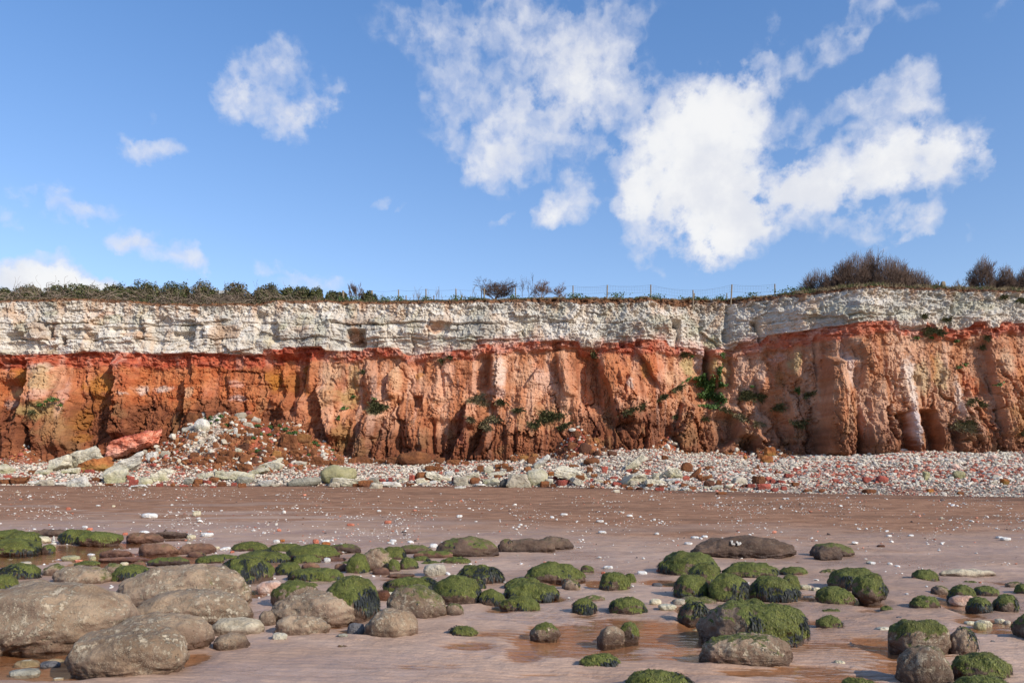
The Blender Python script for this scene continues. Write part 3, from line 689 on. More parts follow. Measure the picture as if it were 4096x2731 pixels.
# ------------------------------------------------------------------ the beach
def sand_slope(Y):
    t = np.clip((np.asarray(Y, float) - 13) / 6, 0, 1)
    return .0206 * (np.maximum(np.asarray(Y, float) - 16, 0) * sst(Y, 13, 19) + 0)
def edge_Y(px):
    return (1.6 + .0206 * 16) / (.0206 + (cEdge(px) - HY) / F)
def foot_YZ(px):
    Y = cD(px) - 1.1
    return Y, CAMZ + (HY - cFoot(px)) / F * Y
MOUNDS = [  # px centre, left px, right px, height, reach towards the sea (m)
    (232, 116, 356, 2.65, 8.5), (300, 262, 345, .9, 4.0), (205, 150, 290, .6, 5.5), (580, 546, 610, 1.75, 4.0), (668, 640, 695, .7, 2.2), (769, 748, 800, .75, 2.5), (20, -60, 52, 1.6, 3.0), (525, 500, 548, .5, 2.5), (735, 712, 752, .5, 2.),
]
POOLS = [  # frame px, py, half axes px, depth weight
    (590, 640, 70, 13, 1.0), (650, 634, 60, 13, 1.1), (690, 655, 46, 7, .8), (555, 650, 40, 8, .7), (620, 657, 60, 6, .55), (525, 655, 24, 8, .5), (690, 622, 12, 8, .8),
    (35, 653, 75, 18, 1.3), (70, 672, 60, 10, 1.0), (185, 660, 22, 7, .9), (20, 678, 60, 6, .6),
    (30, 556, 60, 5.5, 1.2), (70, 549, 60, 4, .9), (120, 545, 40, 3, .7), (10, 562, 40, 4, 1.0), (150, 558, 60, 3, .7), (190, 560, 30, 2.5, .7), (100, 563, 30, 3, .6), (170, 537, 60, 2.0, .55), (290, 538, 40, 1.6, .5),
    (345, 622, 26, 7, 1.0), (365, 632, 40, 5, .8), (262, 592, 16, 7, .9), (290, 598, 14, 5, .6), (380, 592, 12, 6, .7), (400, 630, 36, 5, .6), (275, 590, 12, 6, .6), (395, 578, 40, 3, .5),
    (540, 598, 26, 4, .8), (600, 584, 20, 5, .8), (660, 582, 24, 4, .7), (568, 582, 26, 4, .7), (690, 585, 22, 5, .7), (585, 606, 16, 3, .5), (500, 604, 14, 3, .5), (448, 604, 22, 3, .6), (524, 610, 18, 2.5, .4), (690, 614, 12, 10, .8), (490, 634, 40, 4, .4), (470, 646, 30, 4, .4), (500, 610, 22, 3, .5),
    (808, 598, 20, 4, .8), (842, 582, 12, 4, .5), (862, 603, 20, 4, .7), (822, 622, 30, 3, .5), (886, 645, 22, 8, .9), (900, 668, 30, 6, .8), (895, 655, 18, 6, .7), (955, 598, 12, 6, .8), (965, 612, 14, 7, .6), (950, 604, 16, 8, .6), (995, 624, 40, 6, .6), (985, 630, 30, 4, .5), (870, 612, 18, 3, .4), (838, 600, 18, 4, .5), (912, 602, 14, 4, .5),
    (800, 670, 60, 5, .55), (835, 680, 50, 5, .6), (760, 672, 40, 4, .5), (700, 676, 80, 3, .35), (560, 676, 60, 4, .35), (420, 668, 60, 4, .3), (300, 676, 60, 4, .3), (950, 676, 30, 4, .5), (930, 580, 12, 3, .4), (1010, 585, 20, 5, .5), (745, 600, 10, 4, .6),
]
def ray_Y(py):   # where the line of sight meets the (near flat) sand
    s = (py - HY) / F
    Y = 1.6 / s
    return np.where(Y > 16, (1.6 + .0206 * 16) / (.0206 + s), Y)
def _pool_geo():
    out = []
    for (px, py, rx, ry, w) in POOLS:
        Y = float(ray_Y(py)); X = (px - HX) / F * Y
        RX = rx / F * Y; RY = abs(float(ray_Y(py - ry)) - float(ray_Y(py + ry))) * .5
        out.append((X, Y, RX, RY, w))
    return out
POOLG = _pool_geo()
WATER_Z = 0.0

def ground_z(X, Y, detail=True):
    X = np.asarray(X, float); Y = np.asarray(Y, float)
    Ys = np.maximum(Y, 1.0)
    px = HX + X / Ys * F
    px = np.where(Y < 1.0, HX, np.clip(px, -590, 1590))
    zs = sand_slope(Y)
    Ye = edge_Y(px); Yf, zf = foot_YZ(px)
    ze = sand_slope(Ye)
    s = (Y - Ye) / (Yf - Ye)
    sc = np.clip(s, 0, 1.6)
    zscree = ze + (zf - ze) * (.55 * np.clip(sc, 0, 1.25) ** .8 + .45 * sc) + .10 * sst(s, 0, .06)
    z = np.where(s > 0, zscree, zs)
    # rubble heaps against the cliff
    for (c, l, r, h, reach) in MOUNDS:
        dx = np.where(px < c, (px - c) / (c - l), (px - c) / (r - c))
        dy = np.clip((Yf - Y) / reach, 0, 9)
        q = np.sqrt(dx * dx + dy * dy)
        z = z + np.where(Y > 30, h * (1 - sst(q, -.02, 1.06)) * (1 + .25 * fbm(X * .6, Y * .6, 0, 3, 480)), 0)
    if detail:
        rough = sst(s, 0, .05)
        z = z + rough * (.10 * fbm(X * .5, Y * .5, 0, 3, 400) + .07 * fbm(X * 2, Y * 2, 0, 3, 404))
        near = (1 - sst(Y, 15, 24))
        flat = sst(X, -1.2, 0.2) * (1 - sst(Y, 8.6, 10.2)) * (1 - .5 * sst(X, 3.2, 4.4))
        und = .026 - .013 * flat + .022 * fbm(X * .45, Y * .6, 0, 3, 410) + .012 * fbm(X * 1.8, Y * 2.4, 0, 3, 414)
        wx = X + .12 * fbm(X * 1.2, Y * 1.2, 0, 2, 420)
        ph = Y * 62 + X * 8 + 7.0 * fbm(X * .7, Y * .9, 0, 3, 424)
        pxn = HX + X / Ys * F
        flat2 = (1 - sst(pxn, 230, 420)) * sst(Y, 11, 13) * (1 - sst(Y, 18.5, 21))
        und = und - flat2 * (.018 + sand_slope(Y)) + flat2 * .030 * fbm(X * .30, Y * 1.7, 0, 3, 446)
        rip = (.007 + .011 * flat + .004 * fbm(X * .8, Y * .8, 0, 2, 428)) * (1.3 * np.abs(np.sin(ph * .5)) - .8)
        dim = .007 * fbm(X * 4, Y * 5, 0, 4, 432) - .010 * np.clip(fbm(X * 3.1, Y * 4.2, 0, 3, 434) - .28, 0, 1)
        pool = np.zeros_like(X)
        wob = .35 * fbm(X * 1.5, Y * 1.5, 0, 3, 436)
        for (cx, cy, rx, ry, w) in POOLG:
            q = ((X - cx) / rx) ** 2 + ((Y - cy) / ry) ** 2
            pool = np.maximum(pool, w * np.clip(1.35 - np.sqrt(q) + wob, 0, 1.0))
        z = z + near * (und + rip + dim - .062 * pool)
        far = 1 - near
        z = z + far * (.03 + .02 * fbm(X * .3, Y * .3, 0, 3, 440)) * (1 - rough)
    return z

def scree_s(X, Y):
    px = np.clip(HX + X / np.maximum(Y, 1) * F, -590, 1590)
    Ye = edge_Y(px); Yf, _ = foot_YZ(px)
    return (Y - Ye) / (Yf - Ye)

def build_ground():
    ys = [-1.6, 0.5, 2, 3.2, 4.2]
    py = np.concatenate([np.arange(700, 596, -.62), np.arange(596, 520, -.62), np.arange(520, 500, -.7)])
    yy = ray_Y(py)
    ys = np.concatenate([ys, yy[yy > 4.4], np.linspace(yy[-1] + .3, 63.5, 110)])
    Yc = -2.0
    t = np.concatenate([-np.geomspace(40, .70, 14)[:-1], np.linspace(-.70, .70, 700), np.geomspace(.70, 40, 14)[1:]])
    Y = np.broadcast_to(ys[:, None], (len(ys), len(t))).copy()
    X = t[None, :] * (Y - Yc)
    X = np.clip(X, -2500, 2500)
    Z = ground_z(X, Y)
    s = scree_s(X, Y)
    px = np.clip(HX + X / np.maximum(Y, 1) * F, -590, 1590)
    n1 = fbm(X * .25, Y * .4, 0, 4, 450); n2 = fbm(X * 1.2, Y * 2.2, 0, 4, 454); n3 = fbm(X * .15, Y * .9, 0, 4, 458)
    # damp strand near the pools, dry brown sand up the beach
    wet = 1 - sst(Y + 5 * n1 + 4.0 * sst(px, 250, 700), 19, 27)
    wet = np.maximum(wet, .75 * sst(n3, .12, .35) * (1 - sst(Y, 26, 36)) * (1 - sst(px, 330, 560)))
    wet = wet * (1 - .25 * sst(n2, .1, .6))
    dry = lerp((.28, .145, .085), (.38, .205, .122), sst(n2, -.4, .4))
    dry = lerp(dry, (.125, .068, .05), .8 * sst(s, -.28, -.06) * (.5 + .5 * sst(n3, -.3, .3)))
    dry = lerp(dry, (.15, .085, .056), .45 * sst(n3, .0, .4))
    dampc = lerp((.40, .258, .178), (.52, .355, .255), sst(n1 + .4 * n2, -.4, .4))
    C = lerp(dry, dampc, wet)
    C = lerp(C, (.40, .20, .095), .85 * (1 - sst(Z, -.012, .012)) * (Y < 22))
    bed = lerp((.34, .285, .23), (.26, .13, .09), sst(fbm(X * .5, Y * .5, 0, 3, 470), -.1, .4))  # bed colour darkened to stand for shade in the gaps between pebbles
    brown = np.zeros_like(X)
    for (c, l, r, h, reach) in MOUNDS:
        Yf, _ = foot_YZ(px)
        q = np.sqrt(np.where(px < c, (px - c) / (c - l), (px - c) / (r - c)) ** 2 + (np.clip(Yf - Y, 0, 99) / reach) ** 2)
        brown = np.maximum(brown, 1 - sst(q + .3 * n2, .7, 1.05))
    m = lerp((.27, .095, .04), (.36, .15, .07), sst(n2, -.3, .4))
    m = lerp(m, (.40, .10, .055), .6 * sst(fbm(X * .35, Y * .35, 0, 3, 474), .05, .35))
    whitep = sst(.35 * fbm(X * .5 + 5, Y * .5, 0, 3, 478) + np.exp(-((px - 205) / 24.) ** 2) * sst(s, .45, .6), .45, .8)
    m = lerp(m, (.54, .46, .36), .8 * whitep)
    bed = lerp(bed, m, brown)
    C = np.where((s > 0)[..., None], bed, C)
    wet = np.where(s > -.02, 0, wet)
    V = np.stack([X, Y, Z], -1).reshape(-1, 3)
    ob = mesh_obj("beach", V, grid_faces(len(ys), len(t)), M['sand'], smooth=True, attrs={'Col': C.reshape(-1, 3), 'film': ((1 - sst(Z, .008, .036)) * (Y < 24)).ravel(), 'wet': wet.ravel(), 'scree': sst(s, -.01, .02).ravel()})
    tag(ob, "brown sand beach, wet and rippled in front and sloping up to the shingle", "beach", kind='structure')
    big = mesh_obj("ground", np.array([[-5000, -5000, -.6], [5000, -5000, -.6], [5000, 5000, -.6], [-5000, 5000, -.6]]), np.array([[0, 1, 2, 3]]), M['seabed'])
    tag(big, "flat sand reaching to the horizon around the beach", "ground", kind='structure')
    # shallow water lying in the hollows of the sand
    gx = np.linspace(-16, 16, 3); gy = np.linspace(4.0, 19.0, 3)
    gy = np.linspace(4.0, 20.5, 3)
    GX, GY = np.meshgrid(gx, gy)
    wv = np.stack([GX, GY, GX * 0 + WATER_Z], -1).reshape(-1, 3)
    tag(mesh_obj("water", wv, grid_faces(3, 3), M['water']), "shallow still seawater lying in pools between the boulders", "water", kind='structure')

def sand_mat():
    mt, k, b = material('beach_sand')
    P = pos(k)
    wet = k.attr('wet', 'Fac'); sc = k.attr('scree', 'Fac')
    c = k.attr('Col')
    x, y, z = k.sep(P)
    Ps = k.comb(k.m('MULTIPLY', x, .35), y, z)
    n = k.noise(Ps, 3.0, 7, .68)
    c = k.mix(1.0, c, k.mix(n, (.72, .70, .68), (1.25, 1.25, 1.25)), 'MULTIPLY')
    gr = k.noise(P, 60, 3, .7)
    c = k.mix(1.0, c, k.mix(gr, (.75, .75, .75), (1.25, 1.25, 1.25)), 'MULTIPLY')
    # drifted dark weed crumbs on the drier sand
    wk = k.ss(k.noise(k.comb(k.m('MULTIPLY', x, .3), y, 0.0), 5.5, 6, .78), .555, .66)
    wk = k.m('MULTIPLY', wk, k.m('SUBTRACT', .75, k.m('MULTIPLY', wet, .7)))
    wk = k.m('MULTIPLY', wk, k.m('SUBTRACT', 1.0, sc))
    c = k.mix(wk, c, (.07, .038, .022))
    # shingle between the modelled stones
    v = k.vor(P, 6.0, out='Color')
    vr = k.sep(v)[0]
    cs = k.mix(1.0, c, k.mix(vr, (.55, .52, .5), (1.3, 1.3, 1.3)), 'MULTIPLY')
    c = k.mix(sc, c, cs)
    film = k.ss(k.noise(Ps, 1.1, 5, .6), .42, .62)
    shine = k.m('MULTIPLY', wet, k.lin(film, 0, 1, .45, 1.0))
    c = k.mix(shine, c, k.mix(1.0, c, (.84, .82, .82), 'MULTIPLY'))
    k.put(b.inputs['Base Color'], c)
    fm = k.attr('film', 'Fac')
    k.put(b.inputs['Roughness'], k.m('SUBTRACT', k.lin(shine, 0, 1, .95, .33), k.m('MULTIPLY', fm, .22), clamp=True))
    k.put(b.inputs['Specular IOR Level'], k.lin(shine, 0, 1, .12, .5))
    h = k.m('ADD', k.m('MULTIPLY', k.noise(k.comb(k.m('MULTIPLY', x, .55), y, z), 9, 7, .7), .06), k.m('MULTIPLY', gr, .006))
    rp = k.noise(k.comb(k.m('MULTIPLY', x, .8), k.m('ADD', k.m('MULTIPLY', y, 6.0), k.m('MULTIPLY', k.noise(P, 1.2, 3, .5), 5.0)), 0.0), 2.4, 4, .55)
    h = k.m('ADD', h, k.m('MULTIPLY', k.m('MULTIPLY', rp, .032), k.ss(k.noise(P, .7, 3, .5), .38, .6)))
    hs = k.m('MULTIPLY', k.m('MULTIPLY', k.vor(P, 6.0), .12), sc)
    h = k.m('ADD', k.m('MULTIPLY', h, k.lin(wet, 0, 1, 1.0, .42)), hs)
    k.put(b.inputs['Normal'], k.bump(h, 1.0, 1.0))
    return mt
def water_mat():
    mt, k, b = material('pool_water')
    nt = mt.node_tree
    out = [n for n in nt.nodes if n.type == 'OUTPUT_MATERIAL'][0]
    nt.nodes.remove(b)
    P = pos(k)
    x, y, z = k.sep(P)
    h = k.noise(k.comb(x, k.m('MULTIPLY', y, 2.2), 0.0), 5, 3, .5)
    nrm = k.bump(h, .35, .018)
    gl = k.new('ShaderNodeBsdfGlossy'); gl.inputs['Roughness'].default_value = .05; k.put(gl.inputs['Normal'], nrm)
    tr = k.new('ShaderNodeBsdfTransparent'); tr.inputs[0].default_value = (.93, .84, .74, 1)
    inc = k.new('ShaderNodeNewGeometry').outputs['Incoming']
    cs = k.m('ABSOLUTE', k.vm('DOT_PRODUCT', nrm, inc, out=1))
    fr = k.m('ADD', .021, k.m('MULTIPLY', .979, k.m('POWER', k.m('SUBTRACT', 1.0, cs, clamp=True), 5.0)))
    mx = k.new('ShaderNodeMixShader'); k.put(mx.inputs[0], fr); k.l.new(tr.outputs[0], mx.inputs[1]); k.l.new(gl.outputs[0], mx.inputs[2])
    k.l.new(mx.outputs[0], out.inputs[0])
    return mt
def plain(name, col, rough=.9, spec=.3):
    mt, k, b = material(name)
    P = pos(k)
    k.put(b.inputs['Base Color'], k.mix(k.noise(P, 3, 5, .6), tuple(c * .75 for c in col), tuple(min(c * 1.25, .95) for c in col)))
    b.inputs['Roughness'].default_value = rough
    b.inputs['Specular IOR Level'].default_value = spec
    return mt
M['sand'] = sand_mat()
M['seabed'] = plain('far_sand', (.22, .14, .1))
M['water'] = water_mat()
build_ground()
# ------------------------------------------------------------------ foreground boulders
def bar_mat():
    """barnacled sandstone with an algae attribute"""
    mt, k, b = material('boulder_rock')
    P = pos(k)
    base = k.attr('Col'); moss = k.attr('moss', 'Fac'); low = k.attr('low', 'Fac'); barn = k.attr('barn', 'Fac')
    n = k.noise(P, 6, 7, .68)
    c = k.mix(1.0, base, k.mix(n, (.60, .58, .56), (1.35, 1.35, 1.35)), 'MULTIPLY')
    c = k.mix(k.ss(k.noise(P, 2.2, 5, .6), .42, .62), c, k.mix(1.0, c, (.70, .66, .62), 'MULTIPLY'))
    # barnacles: small pale crusts, in patches
    dv = k.vor(P, 52)
    patch = k.ss(k.noise(P, 4.0, 5, .65), .38, .60)
    bm_ = k.m('MULTIPLY', k.m('MULTIPLY', k.ss(dv, .42, .22), patch), barn)
    dv2 = k.vor(P, 110)
    bm2 = k.m('MULTIPLY', k.m('MULTIPLY', k.ss(dv2, .42, .2), k.ss(k.noise(P, 8, 3, .6), .45, .6)), k.m('MULTIPLY', barn, .8))
    crust = k.m('MULTIPLY', k.m('MULTIPLY', k.ss(k.noise(P, 17, 6, .74), .50, .585), k.ss(k.noise(P, 2.6, 5, .65), .40, .60)), barn)
    bm3 = k.m('MAXIMUM', k.m('MULTIPLY', k.m('MAXIMUM', k.m('MULTIPLY', bm_, k.ss(k.noise(P, 17, 2, .5), .48, .58)), bm2), .9), k.m('MULTIPLY', crust, .95))
    c = k.mix(k.m('MULTIPLY', bm3, .78), c, (.60, .50, .355))
    spk = k.ss(k.noise(P, 38, 4, .7), .57, .66)
    c = k.mix(k.m('MULTIPLY', spk, .45), c, (.085, .06, .045))
    # wet, dark foot
    pit = k.ss(k.vor(P, 21), .16, .05)
    pit = k.m('MULTIPLY', pit, k.ss(k.noise(P, 5, 3, .6), .45, .62))
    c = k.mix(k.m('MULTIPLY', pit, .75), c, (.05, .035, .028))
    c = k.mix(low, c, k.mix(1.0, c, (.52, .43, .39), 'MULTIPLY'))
    # algae film
    ng = k.noise(P, 14, 5, .65)
    mo = k.ss(k.m('ADD', moss, k.m('MULTIPLY', k.m('SUBTRACT', ng, .5), .9)), .38, .68)
    g = k.mix(k.noise(P, 30, 3, .6), (.040, .052, .010), (.175, .185, .036))
    g = k.mix(k.ss(k.noise(P, 3.5, 3, .5), .4, .7), g, k.mix(1.0, g, (.8, .72, .6), 'MULTIPLY'))
    c = k.mix(mo, c, g)
    k.put(b.inputs['Base Color'], c)
    k.put(b.inputs['Roughness'], k.lin(k.m('MAXIMUM', low, k.m('MULTIPLY', mo, .3)), 0, 1, .85, .45))
    b.inputs['Specular IOR Level'].default_value = .35
    h = k.m('ADD', k.m('MULTIPLY', k.noise(P, 11, 7, .72), .034), k.m('MULTIPLY', bm3, .010))
    h = k.m('ADD', h, k.m('MULTIPLY', k.noise(P, 45, 3, .7), .010))
    h = k.m('SUBTRACT', h, k.m('MULTIPLY', pit, .02))
    k.put(b.inputs['Normal'], k.bump(h, 1.0, 1.0))
    return mt
M['boulder'] = bar_mat()
def weed_mat():
    mt, k, b = material('seaweed')
    c = k.attr('Col')
    k.put(b.inputs['Base Color'], c)
    b.inputs['Roughness'].default_value = .6
    b.inputs['Specular IOR Level'].default_value = .35
    return mt
M['weed'] = weed_mat()

CROPX = 7.547
def bpx(c, x, y):
    return 256.0 * c + x / CROPX, 475.0 + y / CROPX

KIND = {  # base colour, algae, barnacles, blades per m2 of mossy skin, share of dark wrack, roughness of form
    'bare':  ((.275, .195, .130), 0.0, 1.0, 0, 0, 1.0),
    'tan':   ((.28, .20, .136), .25, 1.0, 300, .1, 1.0),
    'half':  ((.27, .19, .13), .62, .9, 900, .35, 1.0),
    'weed':  ((.20, .14, .098), .95, .5, 1300, .42, 1.1),
    'moss':  ((.20, .135, .092), 1.15, .3, 1500, .12, .9),
    'dark':  ((.115, .072, .05), .35, .1, 250, .25, .9),
    'rust':  ((.20, .105, .065), .40, .1, 250, .4, .9),
    'red':   ((.22, .11, .07), .0, .1, 0, 0, .9),
}
def boulder(c, x0, x1, yt, yb, kind, label, dr=.8, sk=0.0, sq=2.25, seed=0, group='seaweed covered boulders on the wet sand', under=.03, cat='boulder', mossdir=(.25, .2, 1.0), moss_k=None, lump=None, sub=None):
    pxl, pyt = bpx(c, x0, yt); pxr, pyb = bpx(c, x1, yb)
    Yf = float(ray_Y(pyb))
    w = (pxr - pxl) / F * Yf
    Yc = Yf + dr * w * .5 * .72
    w = (pxr - pxl) / F * Yc
    X = ((pxl + pxr) / 2 - HX) / F * Yc
    zg = float(sand_slope(Yc)) + .02
    ztop = CAMZ - (pyt - HY) / F * (Yc + .02 * w)
    h = max(ztop - zg, .09 * w)
    wide = pxr - pxl
    sub = sub or (6 if wide > 85 else 5 if wide > 30 else 4)
    d, Fc = ico(sub)
    base, ms, barn, dens, wrack, rf = KIND[kind]
    if moss_k is not None: ms = moss_k
    sd = 500 + seed * 13
    x, y, z = d[:, 0], d[:, 1], d[:, 2]
    # rounded-box form
    e = 2.0 / sq
    r = (np.abs(x) ** sq + np.abs(y) ** sq + np.abs(z) ** (sq * .96)) ** (-1 / sq)
    lm = .13 if lump is None else lump * .8
    o = seed * 3.7
    r = r * (1 + lm * fbm(x * .9 + o, y * .9, z * .9, 2, sd) + .055 * rf * fbm(x * 2.3 + o, y * 2.3, z * 2.3, 3, sd + 4))
    zc = .20 * h
    p = np.stack([x * r * w / 2, y * r * w / 2 * dr, z * r], 1)
    zz = p[:, 2]
    p[:, 2] = np.where(zz > 0, zz * (h - zc), zz * (zc + .22 * h + .05))
    # fit the measured width and height exactly
    up = p[:, 2] > -.6 * zc
    xl, xr = p[up, 0].min(), p[up, 0].max()
    p[:, 0] = (p[:, 0] - xl) / (xr - xl) * w - w / 2
    p[:, 2] = np.where(p[:, 2] > 0, p[:, 2] * (h - zc) / max(p[:, 2].max(), 1e-6), p[:, 2]) + zc
    tz = np.clip(p[:, 2] / h, 0, 1)
    p[:, 0] += sk * w * (tz ** 2 - .3) * .5
    sh = 1 - under * np.exp(-(p[:, 2] / (.20 * h)) ** 2)
    p[:, 0] *= sh; p[:, 1] *= sh
    # surface relief in metres
    nrm = vnormals(p, Fc)
    s = min(w, 1.6)
    q = p + seed * 7.1
    rel = (.015 if kind == 'bare' else .024) * s * rf * fbm(q[:, 0] * 5 / s, q[:, 1] * 5 / s, q[:, 2] * 6 / s, 4, sd + 9, .55)
    lay = np.exp(-(p[:, 2] / (.33 * h)) ** 2)
    rel += -.020 * s * lay * np.clip(ridged(q[:, 0] * 2.2, q[:, 1] * 2.2, q[:, 2] * 9 / max(h, .2), 3, sd + 15) - .7, 0, 1) + .02 * s * lay * fbm(q[:, 0] * 12, q[:, 1] * 12, q[:, 2] * 12, 3, sd + 19)
    rel += .006 * fbm(q[:, 0] * 22, q[:, 1] * 22, q[:, 2] * 22, 3, sd + 25)
    p = p + nrm * rel[:, None]
    for _ in range(4):      # bring the outline to the measured size
        Wx, Wy, Wz = p[:, 0] + X, p[:, 1] + Yc, p[:, 2] + zg - .02
        vis = p[:, 2] > min(.05, .3 * p[:, 2].max())
        qx, qy = HX + Wx / Wy * F, HY - (Wz - CAMZ) / Wy * F
        p[:, 2] *= np.clip((pyb - pyt) / max(qy[vis].max() - qy[vis].min(), 1), .7, 1.4)
        p[:, 0] *= np.clip((pxr - pxl) / max(qx[vis].max() - qx[vis].min(), 1), .8, 1.25)
        X += ((pxl + pxr) - (qx[vis].max() + qx[vis].min())) / 2 / F * Yc
        Yc += np.clip((qy[vis].max() - pyb) * Yc * Yc / (1.6 * F), -.25, .25) * .8
    h = max(p[:, 2].max(), .05)
    nrm = vnormals(p, Fc)
    md = np.array(mossdir, float); md /= np.linalg.norm(md)
    aspect = nrm @ md
    nl = fbm(q[:, 0] * 2.2 / s ** .5, q[:, 1] * 2.2 / s ** .5, q[:, 2] * 2.2, 4, sd + 30)
    full = kind in ('weed', 'moss')
    moss = np.clip(ms * sst(aspect + .55 * nl + .40 * (ms - .7), -.45 if full else .0, .35 if full else .7) * sst(p[:, 2] / h + .16 * nl, .02 if full else .10, .26 if full else .42), 0, 1)
    if ms == 0: moss *= 0
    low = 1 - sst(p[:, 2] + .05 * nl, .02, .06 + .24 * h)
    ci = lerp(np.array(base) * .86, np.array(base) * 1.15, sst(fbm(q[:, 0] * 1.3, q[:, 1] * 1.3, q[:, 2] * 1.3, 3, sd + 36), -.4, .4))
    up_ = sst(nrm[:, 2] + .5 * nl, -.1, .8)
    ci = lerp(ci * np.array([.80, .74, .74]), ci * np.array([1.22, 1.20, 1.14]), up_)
    root = tag(empty('boulder' if cat == 'boulder' else cat.replace(' ', '_'), (X, Yc, zg - .02)), label, cat, group)
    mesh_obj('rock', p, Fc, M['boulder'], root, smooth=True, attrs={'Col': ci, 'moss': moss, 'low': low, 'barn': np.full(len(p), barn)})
    # algae and wrack fronds hanging down the skin
    if dens:
        rg = np.random.RandomState(seed + 11)
        tri = p[Fc]; ar = .5 * np.linalg.norm(np.cross(tri[:, 1] - tri[:, 0], tri[:, 2] - tri[:, 0]), axis=1)
        mf = moss[Fc].mean(1); front = (tri.mean(1)[:, 1] < .15 * w * dr)
        wgt = ar * np.clip(mf - .35, 0, 1) * (front * .85 + .15)
        if wgt.sum() > 1e-5:
            sizef = Yc / 8.0
            n = int(min(3600, dens * 5.6 * wgt.sum() / max(sizef, .8) ** 1.6)) + 20
            fi = rg.choice(len(Fc), n, p=wgt / wgt.sum())
            bc = rg.dirichlet((1, 1, 1), n)
            p0 = (tri[fi] * bc[:, :, None]).sum(1); nn = nrm[Fc[fi]].mean(1)
            nn /= np.linalg.norm(nn, axis=1)[:, None]
            dn = np.array([0, 0, -1.0]) - nn * (nn @ np.array([0, 0, -1.0]))[:, None]
            dn += rg.normal(0, .22, dn.shape) + np.array([.06, -.10, 0])
            dn -= nn * (dn * nn).sum(1)[:, None]
            dn /= np.linalg.norm(dn, axis=1)[:, None] + 1e-9
            clump = fbm(p0[:, 0] * 3.2 + o, p0[:, 1] * 3.2, p0[:, 2] * 3.2, 2, sd + 44)
            steep = 1 - np.clip(nn[:, 2], 0, 1)
            wr = (clump + .45 * steep + .3 * rg.rand(n) + wrack * .7 - .25 * sst(p0[:, 2] / h, .6, .9)) > .80
            L = np.where(wr, rg.uniform(.04, .11, n), rg.uniform(.016, .045, n)) * max(sizef, .9) ** .25 * min(1.0, .55 + w * .6)
            wd = np.where(wr, rg.uniform(.007, .014, n), rg.uniform(.003, .008, n)) * max(sizef, .9) ** .7
            side = np.cross(nn, dn)
            lift = np.where(wr, .006, .0035)[:, None]
            a = p0 - nn * .004
            m1 = p0 + dn * (L * .5)[:, None] + nn * lift * (1 + rg.rand(n)[:, None])
            e1 = p0 + dn * L[:, None] + nn * (lift * .3) - np.array([0, 0, 1.0]) * (L * steep * .12)[:, None]
            BV = np.stack([a - side * wd[:, None] * .5, a + side * wd[:, None] * .5, m1 - side * wd[:, None] * .55, m1 + side * wd[:, None] * .55, e1], 1)
            i0 = np.arange(n)[:, None] * 5
            fq = np.concatenate([i0 + np.array([[0, 1, 3, 2]])]); ft = i0 + np.array([[2, 3, 4]])
            gc = lerp((.040, .052, .011), (.235, .240, .046), rg.rand(n) ** 1.3)
            gc = lerp(gc, (.17, .15, .05), (rg.rand(n) < .14) * .8)
            wc = lerp((.008, .011, .016), (.030, .032, .022), rg.rand(n))
            cc = np.where(wr[:, None], wc, gc)
            sw = mesh_obj('seaweed', BV.reshape(-1, 3), [fq, ft], M['weed'], root, attrs={'Col': np.repeat(cc, 5, 0)})
            sw['kind'] = 'stuff'
    return root

